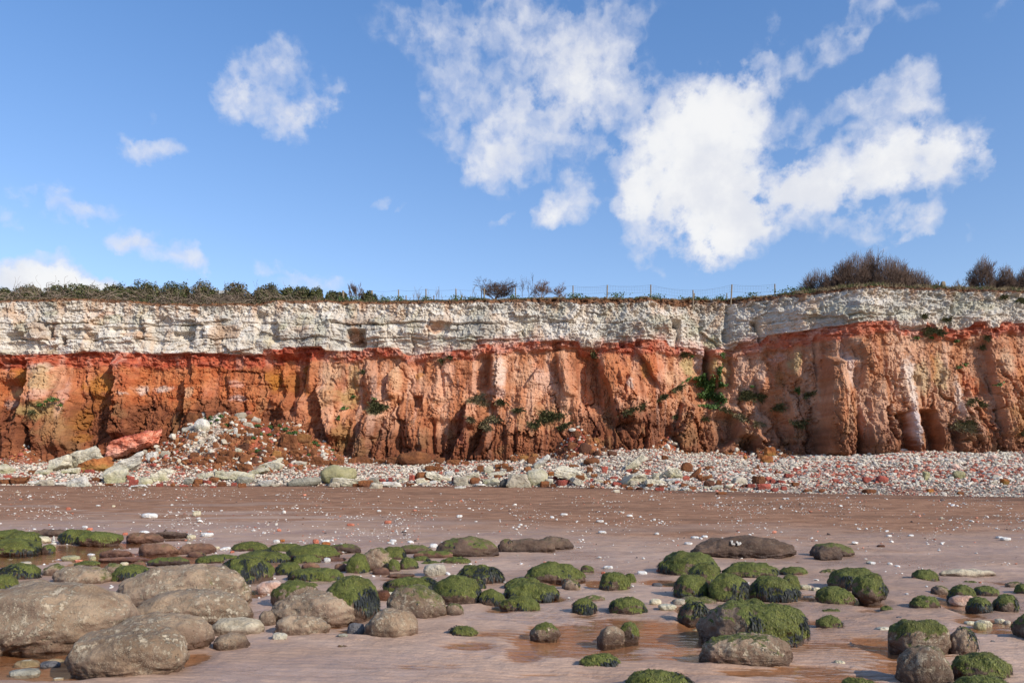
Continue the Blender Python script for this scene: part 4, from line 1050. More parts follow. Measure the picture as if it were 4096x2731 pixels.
G1 = 'bare barnacled boulders at the water pools'
G2 = 'seaweed covered boulders on the wet sand'
G3 = 'low dark rocks along the back of the pools'
BOULDERS = [
    # crop, x0, x1, ytop, ybase, kind, label, options
    (0, -330, 1085, 795, 1300, 'bare', "biggest bare brown boulder dome, running out of the left edge behind the pool", dict(dr=.62, sk=.10, group=G1, lump=.10)),
    (0, 840, 1905, 660, 1015, 'tan', "long high brown dome with a green strip down its right shoulder", dict(dr=.6, sk=.06, group=G1, mossdir=(.85, .5, .35), lump=.10, moss_k=.42)),
    (0, 1005, 1915, 848, 1115, 'bare', "barnacled brown dome lying in front of the green-shouldered long dome", dict(dr=.55, group=G1, sq=2.4)),
    (0, 780, 1620, 1020, 1302, 'bare', "brown boulder directly behind the front pitted boulder", dict(dr=.5, sk=.1, group=G1)),
    (0, 480, 1435, 1108, 1500, 'bare', "nearest brown boulder with a pitted undercut foot standing in the brown pool", dict(dr=.55, sk=.04, sq=2.7, group=G1, under=.06)),
    (0, 390, 862, 672, 812, 'tan', "small brown dome with a green right edge behind the biggest bare boulder", dict(dr=.7, group=G1, mossdir=(.8, .4, .4), moss_k=.5)),
    (0, 60, 420, 778, 880, 'bare', "bare hump peeping over the biggest boulder's left shoulder", dict(dr=.8, group=G1)),
    (0, 1590, 2000, 1064, 1182, 'slab', "pale flat-topped chalk block lying by the pitted front boulders", dict(dr=.5, sq=3.4)),
    (0, 1610, 1885, 1180, 1292, 'bare', "small knobbly brown stone right of the boulder behind the pitted one", dict(dr=.8, group=G1)),
    (0, -150, 318, 470, 585, 'weed', "weedy mound at the left edge in front of the balanced stones", dict(dr=.7)),
    (0, 30, 315, 430, 520, 'moss', "mossy hump on top of the left-edge weedy mound", dict(dr=.8)),
    (0, -120, 330, 402, 470, 'moss', "long low mossy rock behind the left-edge mounds", dict(dr=.5, group=G3)),
    (0, 240, 530, 400, 443, 'dark', "flat dark ledge behind the stone stack", dict(dr=.5, group=G3)),
    (0, 305, 425, 515, 562, 'weed', "little weedy knob beside the left-edge mound's foot", dict(dr=.8)),
    (0, 437, 720, 402, 492, 'moss', "left lobe of the mossy pair right of the stone stack", dict(dr=.7, group=G3)),
    (0, 580, 938, 416, 504, 'moss', "right lobe of the mossy pair right of the stone stack", dict(dr=.6, group=G3)),
    (0, 962, 1245, 427, 484, 'rust', "low dark rock under the white stone, mossy on its right end", dict(dr=.55, group=G3, sk=-.1)),
    (0, 1160, 1425, 418, 447, 'dark', "thin dark ledge ending at a cream stone", dict(dr=.4, group=G3)),
    (0, 1033, 1345, 505, 588, 'rust', "flat brown and green rock by the streaming water, left of the white stones", dict(dr=.55, group=G3)),
    (0, 1340, 1640, 508, 578, 'rust', "brown lumpy rock right behind the white stones' left end", dict(dr=.5, group=G3)),
    (0, 748, 1000, 558, 598, 'red', "smooth flat reddish rock lying in the streaming water", dict(dr=.5, group=G3)),
    (0, 740, 1140, 608, 640, 'red', "thin red-brown rock skin in the shallows behind the brown domes", dict(dr=.35, group=G3)),
    (0, -20, 318, 657, 770, 'weed', "weedy rock above the biggest boulder at the left edge", dict(dr=.7)),
    (0, 318, 525, 660, 738, 'half', "brown rock with a mossy top between the left weedy rock and the small dome", dict(dr=.7)),
    (0, -90, 158, 742, 900, 'weed', "dark weedy rock cut by the left edge beside the biggest boulder", dict(dr=.8)),
    (0, 788, 935, 657, 728, 'half', "small brown weedy rock behind the small dome", dict(dr=.8)),
    (0, 832, 1165, 665, 790, 'weed', "dark weedy rock tucked behind the long high dome's left end", dict(dr=.7)),
    (0, 1110, 1432, 608, 668, 'dark', "low dark mossy rock beyond the long dome's crest", dict(dr=.5, group=G3, moss_k=.8)),
    (0, 1478, 1695, 600, 645, 'moss', "low mossy rock between the dome crest and the wrack-hung rock", dict(dr=.6, group=G3)),
    (0, 1640, 2075, 605, 800, 'weed', "broad boulder hung with dark wrack at the long dome's right shoulder", dict(dr=.7)),
    (0, 1745, 2030, 493, 555, 'moss', "low mossy rock right of the white stones", dict(dr=.6, group=G3)),
    (1, -150, 265, 557, 662, 'weed', "round wrack-draped rock behind the broad wrack-hung boulder", dict(dr=.7)),
    (1, 108, 490, 785, 980, 'half', "tall rounded boulder, weedy on the left and bare on the right, behind the cleft boulder", dict(dr=.8, mossdir=(-.6, .1, .8), moss_k=.9)),
    (1, 485, 935, 750, 1080, 'weed', "tall bright green boulder with a bare shaded foot in the centre left group", dict(dr=.85, mossdir=(-.1, 0, 1), moss_k=1.05)),
    (1, 95, 778, 858, 1108, 'tan', "wide bare boulder with a vertical cleft and a green right shoulder", dict(dr=.6, group=G1, mossdir=(.6, .5, .7), sk=-.05, moss_k=.34)),
    (1, 145, 568, 1052, 1178, 'tan', "flat-topped bare boulder in front of the cleft boulder", dict(dr=.5, sq=3.2, group=G1, moss_k=.24)),
    (1, 818, 1224, 995, 1196, 'bare', "round bare boulder like an egg at the edge of the open sand", dict(dr=.8, sq=2.1, group=G1, lump=.1)),
    (1, 975, 1445, 815, 1070, 'half', "big bare boulder with a green cap behind the egg-like boulder", dict(dr=.7, sk=-.06, moss_k=.55)),
    (1, 1330, 1705, 745, 955, 'weed', "round boulder thickly hung with green and black weed right of the green-capped one", dict(dr=.8)),
    (1, 955, 1390, 757, 875, 'weed', "long flat weed-covered boulder below the pale angular stone", dict(dr=.55)),
    (1, 1515, 1872, 668, 808, 'weed', "domed weedy boulder behind the round black-and-green one", dict(dr=.7)),
    (1, 1650, 1735, 785, 850, 'weed', "small weedy stone at the black-and-green boulder's right side", dict(dr=.8)),
    (1, 676, 865, 580, 720, 'weed', "left part of the brown-faced cluster, dark with wrack", dict(dr=.9)),
    (1, 785, 1040, 540, 700, 'half', "tallest rock of the brown-faced cluster with a bare tan front", dict(dr=.7, moss_k=.6)),
    (1, 930, 1130, 534, 612, 'moss', "right rock of the brown-faced cluster with a green cap", dict(dr=.7)),
    (1, 995, 1090, 625, 705, 'weed', "little weedy block at the brown-faced cluster's foot", dict(dr=.9)),
    (1, 1078, 1225, 613, 690, 'weed', "weedy stone just right of the brown-faced cluster", dict(dr=.8)),
    (1, 1352, 1835, 452, 608, 'dark', "large dark brown boulder with a green crest standing alone at the pools' back edge", dict(dr=.55, moss_k=.62, sk=-.03, group=G3)),
    (1, 1055, 1335, 518, 580, 'dark', "low dark rock left of the large dark boulder", dict(dr=.5, group=G3, moss_k=.6)),
    (1, 1187, 1492, 562, 618, 'rust', "thin red-brown slab with a green top in front of the large dark boulder", dict(dr=.4, sq=3, group=G3, moss_k=.7)),
    (1, 1388, 1618, 608, 658, 'moss', "flat mossy rock below the large dark boulder", dict(dr=.5, group=G3)),
    (1, 1160, 1325, 605, 645, 'moss', "small flat mossy rock left of the flat mossy one", dict(dr=.5, group=G3)),
    (1, 88, 360, 508, 565, 'moss', "low mossy hump, left of a joined pair near the red stone", dict(dr=.6, group=G3)),
    (1, 225, 640, 513, 614, 'moss', "larger mossy hump, right of the joined pair near the red stone", dict(dr=.6, group=G3)),
    (1, 530, 795, 512, 570, 'dark', "brown low rock with green flecks behind the brown-faced cluster", dict(dr=.5, group=G3, moss_k=.7)),
    (1, 268, 495, 592, 652, 'moss', "small mossy rock in front of the joined pair", dict(dr=.6, group=G3)),
    (1, 145, 348, 648, 732, 'weed', "weedy lump right of the broad wrack-hung boulder", dict(dr=.8)),
    (1, 345, 485, 652, 695, 'rust', "small brown rock beside the weedy lump", dict(dr=.7, group=G3)),
    (1, 238, 665, 688, 785, 'weed', "long low boulder fringed with hanging weed behind the cleft boulder group", dict(dr=.5)),
    (1, 590, 700, 662, 715, 'rust', "smooth dark stone left of the brown-faced cluster", dict(dr=.7, group=G3)),
    (1, 1680, 1882, 850, 952, 'weed', "low mossy boulder between the black-and-green one and the paired centre boulders", dict(dr=.7)),
    (1, 1833, 2140, 903, 995, 'weed', "weed-hung low boulder at the centre, in front of the paired boulders", dict(dr=.6)),
    (1, 1865, 2290, 792, 920, 'weed', "front one of the paired centre boulders, streaming with black wrack", dict(dr=.6)),
    (2, -60, 245, 765, 850, 'moss', "back one of the paired centre boulders with a flat green top", dict(dr=.6)),
    (1, 1425, 1568, 960, 1048, 'half', "small bare and weedy stone at the green-capped boulder's right foot", dict(dr=.8)),
    (1, 18, 155, 1015, 1112, 'bare', "small bare rounded stone at the cleft boulder's left foot", dict(dr=.8, group=G1)),
    (1, 1460, 1672, 1130, 1198, 'moss', "small clump of dark weed on a stone alone on the open sand, left of centre", dict(dr=.7, moss_k=1.2)),
    (1, 610, 718, 1276, 1306, 'rust', "tiny flat brown rock breaking the open sand in front of the egg-like boulder", dict(dr=.5, group=G3)),
    (1, 1830, 1950, 475, 565, 'dark', "dark boulder end next to the twin-lobed dark boulder", dict(dr=.7, group=G3, moss_k=.5)),
    (2, -110, 330, 470, 568, 'dark', "left lobe of the twin-lobed dark boulder on the upper sand", dict(dr=.5, group=G3, moss_k=.4)),
    (2, 170, 468, 453, 545, 'dark', "right lobe of the twin-lobed dark boulder on the upper sand", dict(dr=.6, group=G3, moss_k=.42)),
    (2, 92, 558, 645, 790, 'weed', "broad green-topped dome bearded with black wrack, above the paired centre boulders", dict(dr=.65)),
    (2, 515, 618, 675, 722, 'weed', "small mossy stone peeping from behind the bearded dome", dict(dr=.7)),
    (2, 375, 515, 780, 842, 'half', "small brown weedy stone in the puddle below the bearded dome", dict(dr=.7)),
    (2, 658, 900, 722, 850, 'weed', "boxy boulder with a flat green top and a wrack-fringed face, alone in a puddle", dict(dr=.7, sq=2.9)),
    (2, 850, 935, 735, 790, 'weed', "low weedy shelf on the boxy boulder's right side", dict(dr=.7)),
    (2, 455, 642, 922, 1018, 'moss', "round mossy stone left of the shaggy dark one on the open sand", dict(dr=.8)),
    (2, 520, 700, 898, 942, 'half', "flat tan stone behind the round mossy stone", dict(dr=.6)),
    (2, 728, 1018, 910, 1024, 'weed', "shaggy dark boulder with a tan crown left of a cream stone", dict(dr=.65, sq=2.8)),
    (2, 1102, 1580, 563, 742, 'weed', "large green boulder leading the right-hand cluster, tan-edged on its right", dict(dr=.7)),
    (2, 1322, 1590, 650, 825, 'weed', "weedy boulder wedged between the cluster's leading boulder and its flat-topped one", dict(dr=.8)),
    (2, 1222, 1492, 742, 908, 'moss', "bright green round boulder at the left foot of the right-hand cluster", dict(dr=.8)),
    (2, 1585, 2020, 648, 762, 'weed', "long flat-topped green boulder at the back of the right-hand cluster", dict(dr=.55)),
    (2, 1478, 1790, 730, 930, 'weed', "pointed green and black boulder in the middle of the right-hand cluster", dict(dr=.75)),
    (2, 1762, 2175, 752, 930, 'weed', "wide wrack-draped boulder at the right of the cluster, above the huge one", dict(dr=.65)),
    (2, 1248, 1490, 935, 1080, 'weed', "dark weedy boulder touching the huge boulder's upper left side", dict(dr=.75)),
    (2, 1205, 1545, 903, 960, 'half', "flat tan and mossy ledge behind the dark weedy boulder", dict(dr=.5)),
    (2, 1385, 2245, 922, 1265, 'weed', "huge boulder, bare tan on its left and long green weed over its right half", dict(dr=.6, mossdir=(.75, -.05, .75), moss_k=.95, sq=2.6, sk=-.02)),
    (2, 1418, 2125, 1178, 1402, 'half', "barnacled boulder with a green saddle in front of the huge boulder", dict(dr=.45, sq=2.7, mossdir=(.1, .5, 1), moss_k=.66)),
    (2, 135, 362, 1100, 1204, 'half', "small cone of rock with trailing weed, left one of two on the open sand", dict(dr=.8, sq=1.8, moss_k=.8)),
    (2, 640, 850, 1130, 1238, 'tan', "low bare stone with pink barnacles, joined to a weedy knob", dict(dr=.7)),
    (2, 800, 960, 1098, 1215, 'moss', "weedy knob leaning on the low bare stone", dict(dr=.8)),
    (2, 505, 815, 1335, 1435, 'moss', "low cushion of green weed in the middle of the ripple pool", dict(dr=.6, moss_k=1.3)),
    (2, 850, 1372, 1452, 1640, 'moss', "green weedy boulder cut off by the bottom edge right of the ripple pool", dict(dr=.7)),
    (2, 1345, 2150, 447, 612, 'dark', "very wide low dark brown rock scratched with white letters", dict(dr=.4, moss_k=.28, sk=.02, group=G3, seed=96, lump=.12)),
    (3, 312, 655, 503, 600, 'dark', "dark boulder with a thin green crest right of the lettered rock", dict(dr=.6, group=G3, moss_k=.6)),
    (3, 335, 565, 545, 622, 'dark', "bare dark lobe in front of the green-crested dark boulder", dict(dr=.6, group=G3, moss_k=.1)),
    (3, 438, 865, 690, 855, 'weed', "tall domed green boulder, the larger of the mushroom pair", dict(dr=.75)),
    (3, 632, 905, 740, 945, 'weed', "mushroom-shaped weedy boulder overhanging its narrow foot", dict(dr=.8, under=.35)),
    (3, 355, 660, 830, 950, 'weed', "lower boulder at the left foot of the mushroom pair, half bare", dict(dr=.7, moss_k=.8)),
    (3, 82, 298, 682, 738, 'weed', "low green rock behind the right-hand cluster", dict(dr=.6)),
    (3, 385, 545, 702, 734, 'half', "thin mossy streak of rock left of the mushroom pair", dict(dr=.5)),
    (3, 95, 245, 738, 840, 'weed', "weedy end boulder of the right-hand cluster", dict(dr=.8)),
    (3, 1078, 1285, 703, 778, 'weed', "brownish weedy dome left of the long pale slab", dict(dr=.7, moss_k=.8)),
    (3, 1285, 1718, 698, 754, 'slab', "long pale flat slab of chalk near the right edge", dict(dr=.3, sq=2.6, lump=.3, moss_k=.3)),
    (3, 1225, 1368, 825, 880, 'half', "small bare and weedy stone left of a flat-topped weedy boulder", dict(dr=.7)),
    (3, 1352, 1580, 818, 930, 'weed', "left one of two joined flat-topped weedy boulders near the right edge", dict(dr=.7, sq=2.8)),
    (3, 1540, 1742, 827, 895, 'weed', "right one of the two joined flat-topped weedy boulders", dict(dr=.7, sq=2.8)),
    (3, 1488, 1695, 912, 1008, 'weed', "weedy boulder just right of the pinkish slanting stone", dict(dr=.75)),
    (3, 1688, 1900, 890, 1004, 'weed', "rounded weedy boulder, right neighbour of the one by the pinkish stone", dict(dr=.75)),
    (3, 1062, 1292, 900, 988, 'weed', "lone low weedy boulder with a puddle at its left, right of the mushroom pair", dict(dr=.7)),
    (3, 838, 935, 980, 1014, 'moss', "tiny weedy bump between the mushroom pair and the lone low boulder", dict(dr=.7)),
    (3, 355, 560, 1048, 1135, 'weed', "small mussel-speckled weedy rock right of the huge boulder", dict(dr=.7)),
    (3, 405, 545, 1003, 1028, 'moss', "thin green film of rock above the mussel-speckled one", dict(dr=.5)),
    (3, 902, 1400, 1078, 1315, 'half', "big boulder with a green left cap and a bare knuckled right side", dict(dr=.65, mossdir=(-.45, .1, 1), moss_k=.72)),
    (3, 1338, 1582, 1135, 1310, 'half', "bare boulder with a tuft of weed on its right, joined to the knuckled one", dict(dr=.75, mossdir=(.7, 0, .8), moss_k=.7)),
    (3, 962, 1405, 1275, 1545, 'half', "bare round-headed boulder with a sparse green crown near the bottom right", dict(dr=.7, moss_k=.5)),
    (3, 1368, 1850, 1325, 1515, 'weed', "flattish boulder with yellow-green weed right of the round-headed one", dict(dr=.6)),
    (3, 1375, 1835, 1500, 1640, 'moss', "mossy hump cut by the bottom edge below the yellow-green weedy boulder", dict(dr=.6)),
    (3, 555, 805, 1518, 1585, 'moss', "low weedy hump at the bottom edge in rippled water", dict(dr=.6)),
    (3, 1845, 2140, 1035, 1215, 'weed', "dark weedy boulder cut by the right edge", dict(dr=.8)),
    (3, 1853, 2010, 812, 885, 'weed', "small weedy boulder cut by the right edge above the dark one", dict(dr=.8)),
    (3, 1780, 1925, 797, 835, 'half', "flat tan weedy stone by the right edge", dict(dr=.6)),
    (3, 1462, 1580, 790, 812, 'moss', "thin mossy stone below the long pale slab", dict(dr=.5)),
]
FILL = [(0, 1560, 1800, 590, 625), (1, 60, 260, 655, 700), (1, 500, 680, 610, 640), (1, 640, 800, 640, 668), (1, 20, 130, 700, 760), (1, 880, 1010, 690, 735), (1, 1240, 1400, 640, 668), (1, 500, 660, 560, 590), (1, -60, 60, 760, 800), (0, 560, 760, 640, 672), (0, 1000, 1110, 640, 690), (1, 1000, 1200, 735, 760), (1, 330, 470, 800, 840), (0, 1420, 1560, 570, 600)]
for q_, f_ in enumerate(FILL):
    BOULDERS.append((*f_, 'rust' if q_ % 3 else 'moss', "low half-sunk ledge " + ("behind the long dome's right end", "left of the long fringed boulder", "under the larger mossy hump", "just left of the brown-faced cluster", "below the weedy lump by the wrack-hung boulder", "at the brown-faced cluster's right foot", "below the flat mossy rocks", "between the joined mossy pair and the white shard", "right of the green-shouldered dome's top", "behind the small green-edged dome", "between the small dark rock and the long dome", "left of the pale angular stone", "behind the tall rounded boulder", "in front of the white stone row")[q_], dict(dr=.6, group='low brown ledges among the mossy boulders')))
KIND['slab'] = ((.46, .40, .30), 0.0, .5, 0, 0, .8)
for i, (c, x0, x1, yt, yb, kd, lb, op) in enumerate(BOULDERS):
    op = dict(op); op.setdefault('seed', i + 1)
    if kd == 'slab': op['group'] = None
    r_ = boulder(c, x0, x1, yt, yb, kd, lb, **op)
    if 'scratched with white letters' in lb:
        LETTER_ROCK = r_
# ------------------------------------------------------------------ fallen rocks below the cliff
def vc_mat(name, rough=.9, var=.22, sc=4.0, bump=.05, spec=.25):
    mt, k, b = material(name)
    P = pos(k)
    c = k.attr('Col')
    n = k.noise(P, sc, 6, .65)
    c = k.mix(1.0, c, k.mix(n, (1 - 1.7 * var,) * 3, (1 + 1.5 * var,) * 3), 'MULTIPLY')
    k.put(b.inputs['Base Color'], c)
    b.inputs['Roughness'].default_value = rough
    b.inputs['Specular IOR Level'].default_value = spec
    k.put(b.inputs['Normal'], k.bump(k.noise(P, sc * 2.2, 6, .65), 1.0, bump))
    return mt
M['fallen'] = vc_mat('fallen_rock', var=.27, sc=3.2, bump=.11)
M['pebble'] = vc_mat('pebble', var=.12, sc=12, bump=.01)

ROCKC = {  # colour, second colour, foot tint, category, name
    'white': ((.66, .61, .53), (.52, .48, .42), (.50, .46, .34)), 'chalk': ((.62, .55, .42), (.50, .44, .32), (.44, .39, .25)),
    'tan': ((.50, .43, .33), (.40, .34, .25), (.36, .31, .22)), 'green': ((.58, .52, .39), (.46, .41, .27), (.35, .32, .16)),
    'olive': ((.43, .38, .22), (.35, .31, .16), (.24, .22, .09)), 'grey': ((.36, .33, .26), (.26, .235, .18), (.2, .18, .13)),
    'brown': ((.25, .095, .035), (.17, .062, .025), (.16, .06, .028)), 'dark': ((.13, .055, .03), (.10, .04, .022), (.12, .05, .03)),
    'ochre': ((.34, .16, .05), (.26, .11, .035), (.2, .09, .04)), 'orange': ((.40, .15, .045), (.28, .09, .03), (.30, .19, .05)),
    'red': ((.40, .10, .065), (.30, .07, .05), (.30, .09, .06)), 'redslab': ((.72, .31, .20), (.56, .16, .09), (.70, .40, .30)),
    'slate': ((.10, .095, .085), (.07, .065, .06), (.08, .07, .06)),
}
ROCKN = {'white': 'chalk_block', 'chalk': 'chalk_block', 'tan': 'chalk_block', 'green': 'chalk_block', 'olive': 'chalk_boulder', 'grey': 'chalk_block', 'brown': 'sandstone_block', 'dark': 'sandstone_block', 'ochre': 'sandstone_block', 'orange': 'sandstone_block', 'red': 'red_chalk_block', 'redslab': 'red_chalk_boulder', 'slate': 'lichened_block'}
SCROP = [(0, 1620), (680, 1620), (1360, 1720), (2040, 1720), (2700, 1720), (3396, 1720)]
def spx(c, x, y):
    return (SCROP[c][0] + x / 3.36) / 4, (SCROP[c][1] + y / 3.36) / 4

def ground_hit(px, py, lo=30.0):
    """first point of the beach met by the line of sight"""
    Y = np.linspace(lo, 63, 700)
    X = (px - HX) / F * Y
    Z = ground_z(X, Y)
    pg = HY - (Z - CAMZ) / Y * F
    ok = np.where(pg <= py)[0]
    i = ok[0] if len(ok) else int(np.argmin(pg))
    return X[i], Y[i], Z[i]

def rock_shape(rg, d, n=13, flat=.0, smooth=.12):
    """a convex broken block: directions d clipped by random planes"""
    N = rg.normal(size=(n, 3)); N /= np.linalg.norm(N, axis=1)[:, None]
    N[:6] = np.array([[1, 0, 0], [-1, 0, 0], [0, 1, 0], [0, -1, 0], [0, 0, 1], [0, 0, -1]]) + rg.normal(0, .16, (6, 3))
    N /= np.linalg.norm(N, axis=1)[:, None]
    hgt = rg.uniform(.72, 1.0, n); hgt[:6] = rg.uniform(.62, .8, 6)
    q = d @ N.T
    q = np.where(q > .05, hgt[None, :] / np.maximum(q, .05), 99)
    return d * np.min(q, 1)[:, None]

def fallen(c, x0, x1, yt, yb, kind, label=None, tilt=0.0, depth=.75, sub=None, seed=0, group=None, bury=.18, round_=False, lo=30.0, at=None):
    if at is None:
        pl, pt = spx(c, x0, yt); pr, pb = spx(c, x1, yb)
    else:
        pl, pt, pr, pb = at
    X, Y, Z = ground_hit((pl + pr) / 2, pb, lo)
    w = (pr - pl) / F * Y; h = (pb - pt) / F * Y
    h = max(h, .1)
    rg = np.random.RandomState(1000 + seed)
    sub = sub or (4 if pr - pl > 14 else 3)
    d, Fc = ico(sub)
    p = rock_shape(rg, d, 8 if tilt else 13)
    if round_:
        p = p * .35 + d * .65 * np.linalg.norm(p, axis=1).mean()
    ca, sa = math.cos(math.radians(tilt)), math.sin(math.radians(tilt))
    if tilt:   # a slab: thin, then tipped
        L, T = w, max(.25 * w, (h - abs(sa) * w) * 1.05)
        p = p / (p.max(0) - p.min(0)) * np.array([L * .98, depth * w * .8, T])
        p[:, 0], p[:, 2] = p[:, 0] * ca - p[:, 2] * sa, p[:, 0] * sa + p[:, 2] * ca
    p = p / (p.max(0) - p.min(0)) * np.array([w, depth * w, h * (1 + bury)])
    p -= np.array([(p[:, 0].max() + p[:, 0].min()) / 2, 0, p[:, 2].min() + bury * h])
    s = max(w, .3)
    q = p + seed * 3.1
    nr = vnormals(p, Fc)
    rel = .045 * s * fbm(q[:, 0] * 2.4 / s ** .6, q[:, 1] * 2.4 / s ** .6, q[:, 2] * 3.2 / s ** .6, 4, 700 + seed % 60, .58) + .02 * s * fbm(q[:, 0] * 9, q[:, 1] * 9, q[:, 2] * 11, 2, 707)
    p = p + nr * rel[:, None]
    ca_, cb_, cf = ROCKC[kind]
    t = sst(fbm(q[:, 0] * 1.6, q[:, 1] * 1.6, q[:, 2] * 2.4, 3, 720 + seed % 40), -.35, .35)
    C = lerp(ca_, cb_, t)
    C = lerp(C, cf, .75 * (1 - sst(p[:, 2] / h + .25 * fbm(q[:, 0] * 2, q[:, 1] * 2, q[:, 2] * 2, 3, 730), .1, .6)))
    if kind == 'redslab':
        C = lerp(C, (.42, .08, .06), .8 * sst(nr[:, 2] + .3 * t, .7, .95))
    C = C * rg.uniform(.86, 1.12)
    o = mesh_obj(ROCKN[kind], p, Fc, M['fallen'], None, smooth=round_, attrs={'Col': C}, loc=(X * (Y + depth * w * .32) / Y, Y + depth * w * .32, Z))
    o.rotation_euler = (0, 0, rg.uniform(-.12, .12))
    nice = {'white': 'white chalk', 'chalk': 'pale yellow chalk', 'tan': 'buff chalk', 'green': 'green-stained chalk', 'olive': 'olive chalk', 'grey': 'grey chalk', 'brown': 'brown sandstone', 'dark': 'dark brown sandstone', 'ochre': 'ochre sandstone', 'orange': 'orange sandstone', 'red': 'red chalk', 'redslab': 'red chalk', 'slate': 'dark'}[kind]
    zone = group or zone_of((pl + pr) / 2, (pt + pb) / 2)
    tag(o, label or "%s block %s" % ('small ' + nice if pr - pl < 9 else 'middle-sized ' + nice, zone), 'rock', "%s blocks %s" % (nice, zone))
    return o
def zone_of(px, py):
    if 120 < px < 345 and py < 466: return "in the left rubble mound"
    if 545 < px < 612 and py < 458: return "in the brown heap against the middle of the cliff"
    if px < 250: return "on the shingle in front of the fallen slabs"
    if px < 345: return "on the shingle below the left rubble mound"
    if py < 463 and px < 520: return "along the cliff foot right of the left mound"
    if px < 512: return "on the shingle left of the middle"
    if px < 680: return "on the shingle below the middle heap"
    if px < 830: return "on the shingle around the orange pair of blocks"
    return "in the long pebble bank at the right"

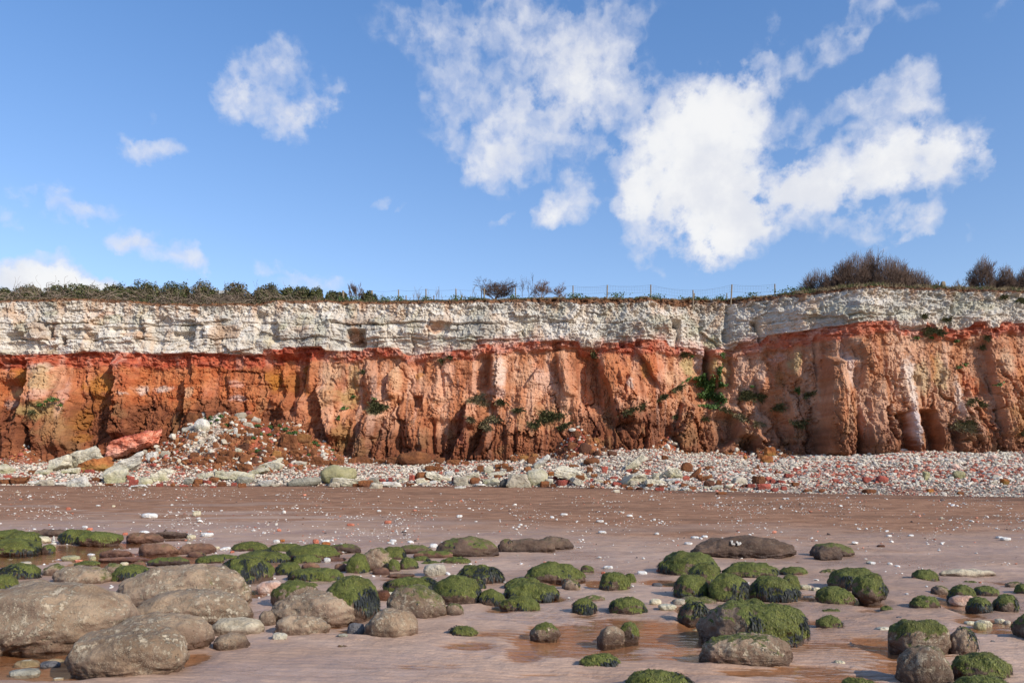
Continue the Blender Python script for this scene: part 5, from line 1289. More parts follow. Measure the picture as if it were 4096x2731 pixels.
ROCKS = [
    (0, 640, 965, 655, 885, 'chalk', "pale yellow slab at the lower left end of the fallen slabs", dict(tilt=16, depth=.6)),
    (0, 880, 1440, 530, 850, 'chalk', "long cream slab with a yellow-green face, left of the huge red slab", dict(tilt=17, depth=.5)),
    (0, 1075, 1500, 680, 905, 'orange', "mustard and orange block wedged under the huge red slab", dict(tilt=8)),
    (0, 1370, 2115, 312, 745, 'redslab', "huge tilted brick-red slab, largest fallen rock below the cliff", dict(tilt=21, depth=.5, sub=5, bury=.05)),
    (0, 1475, 1965, 605, 900, 'white', "big pale grey-white slab leaning below the red slab's right end", dict(tilt=26, depth=.5)),
    (0, 1400, 1728, 832, 1032, 'green', "yellow-green chalk block in front of the leaning white slab", {}),
    (0, 1978, 2112, 618, 762, 'white', "upright white block just right of the leaning white slab", {}),
    (0, 2160, 2300, 608, 700, 'tan', None, {}),
    (0, -80, 165, 788, 925, 'green', "green-stained chalk block cut by the left edge", {}),
    (0, 165, 395, 955, 1066, 'brown', "larger of two brown blocks where the sand meets the shingle at far left", {}),
    (0, 0, 160, 990, 1066, 'brown', "smaller of two brown blocks where the sand meets the shingle at far left", {}),
    (0, 545, 705, 998, 1076, 'tan', "buff wedge of chalk at the sand's edge below the cream slabs", {}),
    (0, 915, 1235, 948, 1088, 'white', "flat white slab at the sand's edge below the mustard block", dict(tilt=6)),
    (0, 1240, 1365, 965, 1024, 'brown', None, {}), (0, 1845, 2042, 968, 1072, 'green', "speckled green and white boulder beside red stones at the sand's edge", dict(round_=True)),
    (0, 1735, 1860, 990, 1088, 'red', None, {}), (0, 1700, 1810, 935, 1020, 'red', None, {}), (0, 2030, 2250, 900, 1012, 'green', "greenish chalk lump up the shingle from the speckled boulder", {}),
    (0, 430, 668, 858, 930, 'green', "low green-tinged slab left of the fallen slabs' foot", dict(tilt=6)), (0, 808, 1055, 835, 922, 'green', "flat green-white slab at the foot of the fallen slabs", dict(tilt=5)),
    (0, 1145, 1300, 848, 912, 'red', None, {}), (0, 1020, 1112, 858, 906, 'red', None, {}), (0, 380, 505, 870, 922, 'brown', None, {}), (0, 1415, 1520, 1045, 1078, 'brown', None, {}), (0, 1755, 1990, 1068, 1106, 'white', None, {}), (0, 265, 315, 900, 930, 'red', None, {}), (0, 40, 150, 930, 980, 'red', None, {}), (0, 2100, 2190, 1040, 1090, 'red', None, {}), (0, 2120, 2352, 848, 930, 'chalk', None, {}), (0, 2020, 2110, 770, 822, 'red', None, {}), (0, 740, 900, 1030, 1076, 'white', None, {}), (0, 390, 560, 1010, 1062, 'white', None, {}), (0, 1350, 1480, 905, 965, 'white', None, {}), (0, 2100, 2250, 320, 410, 'tan', None, dict(tilt=20)), (0, 1705, 1830, 345, 420, 'white', None, {}), (0, 2100, 2160, 560, 660, 'tan', None, {}), (0, 1920, 1985, 590, 660, 'tan', None, {}),
    # the rubble mound
    (1, 328, 535, 178, 335, 'white', "big rounded white block on the upper left of the rubble mound", dict(round_=True)),
    (1, 192, 378, 85, 240, 'brown', "brown block behind the rounded white block on the mound", {}), (1, 195, 305, 228, 285, 'brown', None, {}), (1, 372, 450, 100, 190, 'brown', None, {}), (1, 250, 378, 362, 462, 'brown', "brown block alone in the white rubble of the mound", {}),
    (1, 668, 752, 412, 522, 'brown', None, {}), (1, 752, 828, 400, 496, 'brown', None, {}), (1, 903, 992, 322, 408, 'brown', None, {}), (1, 1048, 1202, 308, 408, 'brown', "brown block near the bright red one on the mound's right shoulder", {}), (1, 1015, 1068, 290, 350, 'brown', None, {}),
    (1, 1222, 1352, 288, 378, 'red', "bright red block on the right shoulder of the rubble mound", {}), (1, 1388, 1478, 288, 352, 'brown', None, {}), (1, 1335, 1412, 340, 392, 'brown', None, {}),
    (1, 1488, 1725, 378, 610, 'brown', "largest brown block on the right flank of the rubble mound", {}), (1, 1712, 1898, 382, 525, 'ochre', "ochre block perched right of the mound's largest brown block", {}),
    (1, 1798, 1862, 505, 572, 'brown', None, {}), (1, 1855, 1922, 508, 592, 'ochre', None, {}), (1, 1882, 1978, 572, 688, 'brown', None, {}), (1, 1792, 1872, 568, 642, 'dark', None, {}), (1, 1268, 1368, 548, 632, 'brown', None, {}), (1, 1382, 1508, 605, 712, 'ochre', None, {}), (1, 1178, 1292, 612, 692, 'dark', None, {}), (1, 1468, 1572, 622, 716, 'brown', None, {}), (1, 1045, 1155, 588, 678, 'brown', None, {}),
    (1, 678, 772, 598, 682, 'brown', None, {}), (1, 768, 882, 608, 716, 'brown', None, {}), (1, 635, 812, 678, 765, 'brown', None, {}), (1, 482, 602, 638, 702, 'dark', None, {}), (1, 262, 412, 628, 714, 'brown', None, {}), (1, 298, 402, 708, 788, 'brown', None, {}), (1, 388, 492, 732, 798, 'brown', None, {}), (1, 138, 272, 718, 788, 'brown', None, {}), (1, 468, 602, 692, 758, 'brown', None, {}), (1, 878, 958, 622, 724, 'brown', None, {}), (1, 945, 1098, 668, 775, 'brown', None, {}),
    (1, 900, 1060, 510, 605, 'dark', "dark brown block half buried in the middle of the rubble mound", {}), (1, 400, 500, 560, 630, 'brown', None, {}), (1, 575, 640, 485, 570, 'brown', None, {}), (1, 1000, 1100, 412, 470, 'brown', None, {}), (1, 1215, 1300, 445, 520, 'brown', None, {}), (1, 870, 1050, 95, 185, 'tan', "buff block on the crest of the rubble mound", dict(round_=True)), (1, 690, 765, 160, 215, 'brown', None, {}), (1, 980, 1120, 225, 280, 'tan', None, {}), (1, 1225, 1395, 215, 275, 'tan', None, {}), (1, 960, 1035, 175, 235, 'white', None, {}), (1, 125, 215, 420, 475, 'brown', None, {}), (1, 520, 585, 350, 395, 'brown', None, {}), (1, 160, 330, 275, 352, 'white', None, dict(tilt=8)), (1, 30, 165, 300, 370, 'white', None, dict(tilt=8)), (1, 860, 910, 300, 430, 'white', None, {}), (1, 740, 870, 310, 370, 'chalk', None, dict(tilt=10)), (1, 895, 955, 380, 430, 'tan', None, {}), (1, 1030, 1140, 375, 412, 'white', None, {}), (1, 1130, 1220, 160, 230, 'tan', None, {}), (1, 1030, 1110, 130, 190, 'tan', None, {}), (1, 880, 970, 570, 640, 'chalk', None, dict(tilt=-12)),
    (1, 1592, 1682, 708, 778, 'dark', None, {}), (1, 1668, 1752, 678, 758, 'brown', None, {}), (1, 1742, 1862, 678, 762, 'brown', None, {}), (1, 1898, 2072, 688, 808, 'brown', "long brown block at the right toe of the rubble mound", {}), (1, 2038, 2192, 732, 798, 'brown', None, {}), (1, 2148, 2345, 742, 808, 'brown', None, {}), (1, 1512, 1582, 748, 822, 'brown', None, {}), (1, 1238, 1425, 692, 762, 'brown', None, {}), (1, 1088, 1205, 702, 778, 'dark', None, {}), (1, 1600, 1800, 590, 690, 'brown', None, {}), (1, 1860, 1960, 730, 800, 'brown', None, {}),
    (1, 888, 1112, 778, 898, 'brown', "lone large brown block on the white shingle below the rubble mound", {}), (1, 1188, 1512, 702, 850, 'chalk', "upper of two pale yellow slabs right of the lone brown block", dict(tilt=14, depth=.5)), (1, 1298, 1528, 772, 864, 'chalk', "lower of two pale yellow slabs right of the lone brown block", {}), (1, 1075, 1335, 828, 938, 'green', "greenish wedge between the lone brown block and the yellow slabs", dict(tilt=12)),
    (1, 575, 1115, 888, 1000, 'green', "long green-undersided slab lying below the lone brown block", dict(tilt=-5, depth=.4)), (1, 385, 592, 898, 975, 'chalk', None, dict(tilt=6)), (1, 905, 1128, 962, 1038, 'grey', None, {}), (1, 185, 342, 978, 1062, 'grey', None, {}), (1, 308, 452, 988, 1062, 'brown', None, {}), (1, 535, 662, 962, 1034, 'brown', None, {}), (1, 635, 762, 1022, 1088, 'brown', None, {}), (1, 288, 392, 1042, 1092, 'brown', None, {}), (1, 918, 1022, 1042, 1102, 'brown', None, {}), (1, 1178, 1392, 992, 1082, 'white', None, dict(tilt=8)), (1, 442, 558, 1002, 1062, 'red', None, {}), (1, 1568, 2035, 968, 1084, 'grey', "long flat grey-tan rock at the sand's edge left of the olive boulder", dict(tilt=5, depth=.4, round_=True)),
    (1, 2030, 2495, 808, 1040, 'olive', "largest olive-yellow chalk boulder, rounded, on the shingle", dict(round_=True)), (1, 2125, 2700, 975, 1085, 'chalk', "flat cream slab under the front of the olive boulder", dict(tilt=-3, depth=.4)), (1, 2122, 2280, 1028, 1098, 'tan', None, {}), (1, 820, 900, 1035, 1080, 'red', None, {}), (1, 1370, 1480, 1050, 1090, 'tan', None, {}), (1, 130, 240, 1068, 1094, 'red', None, {}), (1, 110, 200, 905, 940, 'red', None, {}), (1, 0, 70, 1040, 1090, 'brown', None, {}), (1, 1660, 1840, 750, 815, 'tan', None, {}), (1, 530, 620, 1085, 1105, 'red', None, {}),
    # left of the middle
    (2, 370, 538, 622, 735, 'tan', "buff block behind a brown one at the sand's edge, left of the middle", {}), (2, 250, 455, 668, 758, 'brown', "brown block pressed against a buff block at the sand's edge", {}), (2, 400, 582, 700, 778, 'tan', None, {}), (2, 555, 825, 688, 758, 'white', None, dict(tilt=-4)), (2, 165, 262, 708, 757, 'brown', None, {}),
    (2, 1142, 1378, 472, 560, 'brown', "oblong brown block on the shingle above the layered slab", {}), (2, 1268, 1352, 442, 492, 'brown', None, {}), (2, 1008, 1218, 558, 695, 'brown', "brown boulder at the left end of the layered pale slab", dict(round_=True)), (2, 1150, 1510, 553, 695, 'chalk', "layered pale slab tipped down to the right of a brown boulder", dict(tilt=-15, depth=.45)),
    (2, 1518, 1738, 618, 740, 'tan', None, {}), (2, 1742, 1882, 632, 724, 'brown', "round brown boulder between buff blocks at the sand's edge", dict(round_=True)), (2, 1662, 1882, 562, 655, 'chalk', None, dict(tilt=10)), (2, 1902, 2175, 642, 724, 'green', None, dict(tilt=4)), (2, 2142, 2315, 648, 764, 'slate', "dark grey lichened rock beside the biggest buff block", dict(round_=True)),
    (2, 1250, 1418, 362, 455, 'brown', "white-streaked brown block at the cliff foot near the middle", {}), (2, 636, 832, 352, 458, 'brown', None, {}), (2, 198, 472, 348, 444, 'brown', None, {}), (2, 462, 632, 382, 444, 'brown', None, {}), (2, 778, 1228, 288, 460, 'brown', "broad brown clod slumped at the cliff foot, left of the middle", dict(round_=True, depth=.4)), (2, 1422, 1628, 388, 464, 'brown', None, {}), (2, 92, 232, 368, 444, 'brown', None, {}), (2, -40, 62, 338, 434, 'brown', None, {}), (2, 1610, 1735, 415, 460, 'brown', None, {}),
    (2, 1838, 1938, 468, 564, 'brown', None, {}), (2, 1922, 2072, 472, 580, 'chalk', None, dict(tilt=16)), (2, 2168, 2268, 438, 524, 'brown', None, {}), (2, 2078, 2168, 448, 524, 'brown', None, {}), (2, 2238, 2332, 478, 548, 'brown', None, {}), (2, 1978, 2235, 542, 624, 'chalk', None, dict(tilt=8)), (2, 2068, 2202, 592, 648, 'brown', None, {}), (2, 2080, 2150, 515, 565, 'brown', None, {}),
    (2, 648, 708, 628, 692, 'red', None, {}), (2, 932, 1012, 598, 688, 'red', None, {}), (2, 522, 622, 652, 704, 'red', None, {}), (2, 1022, 1182, 642, 718, 'chalk', None, {}), (2, 758, 942, 638, 688, 'chalk', None, dict(tilt=3)), (2, 878, 1008, 708, 748, 'brown', None, {}), (2, 1092, 1212, 692, 744, 'tan', None, {}), (2, 1202, 1305, 672, 724, 'white', None, {}), (2, 1535, 1600, 515, 560, 'red', None, {}), (2, 1320, 1380, 548, 590, 'red', None, {}), (2, 1500, 1530, 630, 680, 'red', None, {}), (2, 1405, 1520, 545, 620, 'white', None, {}), (2, 1810, 1970, 715, 752, 'white', None, {}), (2, 1540, 1700, 752, 778, 'white', None, {}), (2, 1975, 2150, 690, 750, 'grey', None, {}),
    # middle heap and the shingle below it
    (3, -60, 290, 582, 765, 'tan', "biggest buff block, flat faced, at the sand's edge in the middle", dict(sub=4)), (3, 188, 515, 518, 750, 'green', "yellow-green chalk boulder right of the biggest buff block", dict(round_=True)), (3, 588, 1055, 472, 690, 'chalk', "largest pale chalk block on the shingle, with a round brown boulder against it", dict(sub=4, tilt=-9)),
    (3, 832, 1018, 568, 690, 'brown', "round brown boulder resting against the largest pale chalk block", dict(round_=True)), (3, 798, 1010, 622, 748, 'tan', "grey-buff wedge in front of the round brown boulder", dict(tilt=-18)), (3, 398, 528, 678, 762, 'brown', None, {}), (3, 282, 352, 662, 744, 'brown', None, {}), (3, 542, 622, 712, 764, 'brown', None, {}), (3, 618, 805, 662, 738, 'red', None, {}), (3, 572, 642, 618, 674, 'red', None, {}), (3, 470, 580, 645, 735, 'chalk', None, {}), (3, 505, 640, 550, 620, 'orange', None, {}),
    (3, 312, 548, 318, 500, 'white', "tall white slab leaning right, below the pointed brown block", dict(tilt=38, depth=.5)), (3, 222, 342, 352, 456, 'brown', None, {}), (3, 352, 510, 202, 325, 'brown', "pointed brown block left of the middle heap", {}), (3, 122, 252, 338, 408, 'ochre', None, {}), (3, 282, 372, 308, 362, 'ochre', None, {}), (3, 178, 292, 482, 564, 'brown', None, dict(round_=True)), (3, 20, 110, 375, 430, 'brown', None, {}), (3, 415, 460, 398, 440, 'brown', None, {}), (3, 498, 548, 400, 445, 'brown', None, {}), (3, 240, 330, 290, 350, 'brown', None, {}),
    (3, 922, 1098, 168, 320, 'dark', "big dark rounded block in the middle of the brown heap", dict(round_=True)), (3, 832, 952, 8, 95, 'brown', "topmost brown block on the middle heap", {}), (3, 788, 872, 82, 158, 'red', None, {}), (3, 1128, 1202, 98, 188, 'ochre', "upright ochre block on the right of the middle heap", {}), (3, 772, 902, 152, 254, 'brown', None, {}), (3, 1058, 1132, 262, 324, 'brown', None, {}), (3, 1128, 1212, 268, 348, 'dark', None, {}), (3, 1308, 1445, 272, 338, 'dark', None, {}), (3, 1008, 1082, 68, 124, 'brown', None, {}), (3, 958, 1012, 78, 122, 'red', None, {}), (3, 1018, 1092, 132, 184, 'brown', None, {}), (3, 638, 742, 248, 314, 'dark', None, {}), (3, 880, 930, 100, 160, 'brown', None, {}), (3, 870, 920, 230, 285, 'red', None, {}), (3, 1230, 1310, 230, 290, 'dark', None, {}), (3, 720, 790, 200, 260, 'dark', None, {}), (3, 810, 890, 290, 350, 'brown', None, {}), (3, 1210, 1275, 320, 365, 'dark', None, {}),
    (3, 982, 1205, 372, 458, 'brown', "crumbled brown clod on the shingle below the middle heap", dict(round_=True)), (3, 1530, 1848, 312, 525, 'chalk', "pale slab standing up to the right on the open shingle", dict(tilt=30, depth=.4)), (3, 1468, 1840, 572, 724, 'chalk', "broad cream slab low on the shingle, below the upstanding pale slab", dict(tilt=7)), (3, 1812, 2055, 652, 728, 'chalk', None, dict(tilt=-4)), (3, 2082, 2305, 492, 655, 'green', "grey-green triangular block on the shingle right of the cream slab", {}),
    (3, 2038, 2128, 332, 402, 'brown', None, {}), (3, 1598, 1728, 662, 734, 'tan', None, {}), (3, 1082, 1182, 578, 628, 'brown', None, {}), (3, 1118, 1258, 648, 698, 'chalk', None, {}), (3, 1232, 1318, 482, 564, 'red', None, {}), (3, 1342, 1475, 618, 668, 'red', None, {}), (3, 1368, 1505, 688, 748, 'red', None, {}), (3, 1258, 1365, 672, 718, 'brown', None, {}), (3, 1488, 1615, 718, 764, 'brown', None, {}), (3, 1938, 2065, 762, 812, 'red', None, {}), (3, 1382, 1475, 788, 834, 'tan', None, {}), (3, 1828, 1925, 718, 764, 'brown', None, {}), (3, 2142, 2255, 732, 798, 'white', None, {}), (3, 1758, 1875, 558, 608, 'red', None, {}), (3, 1028, 1115, 488, 564, 'brown', None, {}), (3, 768, 935, 458, 494, 'brown', None, {}), (3, 1880, 1915, 380, 415, 'brown', None, {}), (3, 1640, 1740, 520, 570, 'brown', None, {}), (3, 1550, 1640, 515, 570, 'red', None, {}), (3, 1800, 1900, 525, 570, 'red', None, {}), (3, 1345, 1420, 645, 690, 'grey', None, {}), (3, 2000, 2120, 740, 780, 'brown', None, {}), (3, 1560, 1660, 755, 795, 'brown', None, {}), (3, 1690, 1790, 760, 795, 'dark', None, {}), (3, 1910, 2060, 570, 650, 'chalk', None, {}), (3, 2060, 2320, 648, 700, 'white', None, dict(tilt=3)), (3, 1070, 1120, 640, 690, 'red', None, {}), (3, 2210, 2280, 680, 715, 'red', None, {}), (3, 1285, 1370, 725, 755, 'tan', None, {}), (3, 1070, 1135, 735, 775, 'brown', None, {}),
    # around the orange pair
    (4, 78, 238, 422, 564, 'brown', "oval brown boulder beside the grey-green triangular block", dict(round_=True)), (4, 188, 362, 488, 650, 'brown', "slanting narrow brown slab on the shingle near the oval boulder", dict(tilt=40, depth=.4)), (4, 318, 508, 592, 680, 'brown', None, dict(tilt=16)), (4, 398, 508, 478, 538, 'brown', None, {}), (4, 382, 548, 668, 758, 'dark', None, {}), (4, 538, 628, 658, 744, 'brown', None, {}), (4, 282, 372, 588, 658, 'brown', None, {}), (4, 440, 530, 640, 690, 'tan', None, {}),
    (4, 762, 968, 622, 725, 'tan', "rounded buff block left of a dark brown one near the sand's edge", dict(round_=True)), (4, 1042, 1218, 612, 718, 'brown', "dark brown block right of the rounded buff one", {}), (4, 1200, 1355, 220, 360, 'orange', "upper orange block of the pair against the cliff foot", {}), (4, 1145, 1325, 336, 440, 'orange', "lower orange block of the pair against the cliff foot", {}), (4, 918, 968, 332, 388, 'orange', None, {}), (4, 1090, 1190, 318, 390, 'brown', None, {}), (4, 1440, 1490, 340, 380, 'brown', None, {}), (4, 1090, 1140, 460, 530, 'brown', None, {}),
    (4, 968, 1078, 712, 778, 'red', "left one of the red stones in a row at the sand's edge", {}), (4, 1098, 1280, 718, 790, 'red', "longest of the red stones in a row at the sand's edge", {}), (4, 1282, 1385, 772, 824, 'red', None, {}), (4, 1418, 1505, 748, 804, 'red', None, {}), (4, 1568, 1672, 692, 758, 'brown', None, {}), (4, 1708, 1840, 792, 834, 'brown', None, {}), (4, 1928, 2018, 782, 834, 'brown', None, {}), (4, 888, 978, 722, 768, 'dark', None, {}), (4, 548, 695, 818, 858, 'brown', None, {}), (4, 158, 295, 748, 804, 'brown', None, {}), (4, 72, 182, 708, 758, 'brown', None, {}), (4, 718, 835, 782, 818, 'brown', None, {}), (4, 668, 795, 718, 774, 'chalk', None, {}), (4, 488, 645, 732, 794, 'chalk', None, {}), (4, 1272, 1362, 652, 718, 'red', None, {}), (4, 1358, 1480, 662, 718, 'red', None, {}), (4, 1192, 1318, 622, 684, 'red', None, {}), (4, 1468, 1585, 578, 638, 'red', None, {}), (4, 1448, 1538, 538, 584, 'grey', None, {}), (4, 1788, 1898, 528, 574, 'grey', None, {}), (4, 102, 205, 608, 674, 'red', None, {}), (4, 80, 205, 770, 808, 'white', None, {}), (4, 380, 455, 750, 785, 'chalk', None, {}), (4, 1580, 1650, 505, 560, 'red', None, {}), (4, 2160, 2220, 460, 510, 'red', None, {}), (4, 1720, 1780, 480, 525, 'red', None, {}), (4, 330, 380, 400, 440, 'red', None, {}), (4, 1180, 1300, 578, 620, 'white', None, {}), (4, 980, 1090, 590, 620, 'white', None, {}), (4, 840, 935, 580, 620, 'white', None, {}), (4, 720, 790, 545, 595, 'white', None, {}), (4, 1370, 1470, 585, 620, 'white', None, {}), (4, 1660, 1750, 615, 660, 'white', None, {}), (4, 1340, 1420, 545, 590, 'brown', None, {}), (4, 1020, 1080, 550, 595, 'brown', None, {}), (4, 1960, 2060, 680, 720, 'tan', None, {}), (4, 2110, 2200, 650, 700, 'red', None, {}), (4, 2180, 2260, 680, 722, 'red', None, {}),
    # right bank
    (5, 188, 362, 788, 848, 'brown', "dark brown rock on the white gravel at the sand's edge, right", {}), (5, 1042, 1132, 782, 838, 'orange', "orange-brown stone on the white gravel near the right", {}), (5, 1452, 1540, 822, 868, 'brown', "small dark stone on the white gravel, right of the orange-brown one", {}), (5, 1398, 1545, 542, 640, 'olive', "olive chalk lump in the right-hand pebble bank", {}), (5, 998, 1085, 542, 664, 'olive', "olive and brown lump left of the other olive lump in the pebble bank", {}), (5, 178, 302, 622, 704, 'red', None, {}), (5, 362, 525, 608, 704, 'red', "large pinkish-red lump in the red gravel patch", dict(round_=True)), (5, 2038, 2145, 648, 724, 'orange', None, {}), (5, 345, 395, 675, 712, 'red', None, {}), (5, 1150, 1210, 595, 655, 'red', None, {}), (5, 890, 945, 675, 720, 'white', None, {}), (5, 935, 1000, 625, 675, 'white', None, {}), (5, 1335, 1400, 620, 675, 'white', None, {}), (5, 0, 65, 480, 530, 'red', None, {}), (5, 120, 190, 430, 495, 'white', None, {}), (5, 490, 540, 580, 615, 'tan', None, {}), (5, 1640, 1705, 640, 690, 'red', None, {}), (5, 1900, 1970, 620, 665, 'white', None, {}), (5, 1800, 1870, 430, 460, 'grey', None, {}), (5, 30, 110, 700, 730, 'orange', None, {}), (5, 845, 890, 670, 710, 'red', None, {}), (5, 1880, 1960, 700, 735, 'tan', None, {}), (5, 2240, 2330, 640, 690, 'white', None, {}),
]
NICK = [  # how a neighbour can be named from a labelled rock
    ("pale yellow slab at the lower left", "lowest cream slab"), ("long cream slab", "long cream slab"), ("mustard and orange", "mustard-orange block"), ("huge tilted", "huge red slab"), ("big pale grey-white", "leaning grey-white slab"), ("yellow-green chalk block in front", "yellow-green block by the leaning slab"), ("upright white block", "upright white block"), ("green-stained chalk block cut", "green-stained block at the left edge"), ("larger of two brown", "far left brown pair"), ("buff wedge", "buff wedge at the sand's edge"), ("flat white slab at", "flat white slab at the sand's edge"), ("speckled green", "speckled green-white boulder"), ("greenish chalk lump", "greenish lump by the speckled boulder"), ("flat green-white", "flat green-white slab"), ("low green-tinged", "low green-tinged slab"),
    ("big rounded white", "mound's rounded white block"), ("brown block alone in the white", "lone brown block in white rubble"), ("brown block near the bright red", "brown block by the bright red one"), ("bright red block", "mound's bright red block"), ("largest brown block on", "mound's largest brown block"), ("ochre block perched", "perched ochre block"), ("dark brown block half", "half-buried dark block"), ("buff block on the crest", "buff crest block"), ("long brown block at the right toe", "long brown block at the mound's toe"), ("lone large brown", "lone large brown block on shingle"), ("upper of two", "upper pale yellow slab"), ("lower of two", "lower pale yellow slab"), ("long green-under", "long green-undersided slab"), ("long flat grey-tan", "long flat grey-tan rock"), ("largest olive", "big olive boulder"), ("flat cream slab under", "slab under the olive boulder"),
    ("buff block behind", "buff and brown pair left of middle"), ("oblong brown", "oblong brown block"), ("brown boulder at the left end", "brown boulder on the layered slab"), ("layered pale slab", "layered pale slab"), ("round brown boulder between", "round brown boulder among buff blocks"), ("dark grey lichened", "dark lichened rock"), ("white-streaked", "white-streaked block at the cliff foot"), ("broad brown clod slumped", "broad slumped clod"), ("biggest buff", "biggest buff block"), ("yellow-green chalk boulder right", "yellow-green boulder in the middle"), ("largest pale chalk", "largest pale chalk block"), ("grey-buff wedge", "grey-buff wedge"), ("tall white slab", "tall leaning white slab"), ("pointed brown", "pointed brown block"), ("big dark rounded", "heap's dark rounded block"), ("topmost brown", "heap's topmost block"), ("upright ochre", "heap's upright ochre block"), ("crumbled brown", "crumbled clod"), ("pale slab standing", "upstanding pale slab"), ("broad cream slab", "broad cream slab"), ("grey-green triangular", "grey-green triangular block"),
    ("oval brown", "oval brown boulder"), ("slanting narrow", "slanting narrow brown slab"), ("rounded buff block left", "rounded buff block"), ("dark brown block right", "dark block beside the buff one"), ("upper orange", "orange pair's upper block"), ("lower orange", "orange pair's lower block"), ("left one of the red", "left red stone of the row"), ("longest of the red", "longest red stone of the row"), ("dark brown rock on the white gravel", "dark rock on white gravel"), ("orange-brown stone on", "orange stone on white gravel"), ("olive chalk lump in", "right olive lump"), ("olive and brown lump", "left olive lump"), ("large pinkish-red", "large pinkish-red lump"),
]
def label_rocks():
    cen = []
    for (c, x0, x1, yt, yb, kd, lb, op) in ROCKS:
        a, t = spx(c, x0, yt); b_, bt = spx(c, x1, yb)
        cen.append(((a + b_) / 2, (t + bt) / 2, b_ - a))
    anchors = []
    for i, r in enumerate(ROCKS):
        if r[6]:
            for k, nk in NICK:
                if r[6].startswith(k):
                    anchors.append((i, nk)); break
    kindn = {'white': 'white', 'chalk': 'pale yellow', 'tan': 'buff', 'green': 'greenish', 'olive': 'olive', 'grey': 'grey', 'brown': 'brown', 'dark': 'dark brown', 'ochre': 'ochre', 'orange': 'orange', 'red': 'red', 'redslab': 'red', 'slate': 'dark'}
    todo = {}
    for i, r in enumerate(ROCKS):
        if r[6]: continue
        x, y, w = cen[i]
        best = min(anchors, key=lambda a: (cen[a[0]][0] - x) ** 2 + ((cen[a[0]][1] - y) * 1.6) ** 2)
        dx, dy = x - cen[best[0]][0], (y - cen[best[0]][1]) * 1.8
        rel = ("right of" if dx > 0 else "left of") if abs(dx) > abs(dy) else ("below" if dy > 0 else "above")
        todo.setdefault((kindn[r[5]], rel, best[1]), []).append((math.hypot(dx, dy), i))
    out = {}
    ordn = ['nearest', 'second', 'third', 'fourth', 'fifth', 'sixth', 'seventh', 'eighth', 'ninth', 'tenth']
    for (kn, rel, nk), lst in todo.items():
        lst.sort()
        for q, (_, i) in enumerate(lst):
            if len(lst) == 1: out[i] = "%s block %s the %s" % (kn, rel, nk)
            else: out[i] = "%s of the %s blocks %s the %s" % (ordn[q], kn, rel, nk)
    return out
AUTO = label_rocks()
for i, (c, x0, x1, yt, yb, kd, lb, op) in enumerate(ROCKS):
    fallen(c, x0, x1, yt, yb, kd, lb or AUTO[i], seed=i, **op)

# ------------------------------------------------------------------ shingle: everything too small to count
def pebble_field(name, X, Y, Z, size, C, label, flat=(.45, .75), seed=1, ico_n=1, embed=.25, cat=None):
    rg = np.random.RandomState(seed)
    n = len(X)
    d, Fc = ico(ico_n)
    nv = len(d)
    protos = []
    for k in range(24):
        p = rock_shape(rg, d, 9) if k % 3 == 0 else d * (1 + .16 * rg.normal(size=(nv, 1)))
        protos.append(p / np.abs(p).max())
    protos = np.array(protos)
    pi = rg.randint(0, 24, n)
    P = protos[pi]
    sc = np.stack([size * .5 * rg.uniform(.8, 1.25, n), size * .5 * rg.uniform(.7, 1.1, n), size * .5 * rg.uniform(*flat, n)], 1)
    P = P * sc[:, None, :]
    a = rg.uniform(0, 6.28, n); ca, sa = np.cos(a)[:, None], np.sin(a)[:, None]
    b = rg.normal(0, .25, n); cb, sb = np.cos(b)[:, None], np.sin(b)[:, None]
    x, y, z = P[..., 0], P[..., 1], P[..., 2]
    x, z = x * cb - z * sb, x * sb + z * cb
    x, y = x * ca - y * sa, x * sa + y * ca
    P = np.stack([x + X[:, None], y + Y[:, None], z + (Z + sc[:, 2] * (1 - 2 * embed))[:, None]], -1)
    FF = (np.arange(n)[:, None, None] * nv + Fc[None]).reshape(-1, 3)
    o = mesh_obj(name, P.reshape(-1, 3), FF, M['pebble'], smooth=(ico_n > 1), attrs={'Col': np.repeat(C, nv, 0)})
    return tag(o, label, cat or name.replace('_', ' '), kind='stuff')

def pick(rg, n, table):
    cols = np.array([t[1] for t in table]); w = np.array([t[0] for t in table]); w = w / w.sum()
    i = rg.choice(len(table), n, p=w)
    return np.clip(cols[i] * rg.uniform(.8, 1.15, (n, 1)), .01, .85), i

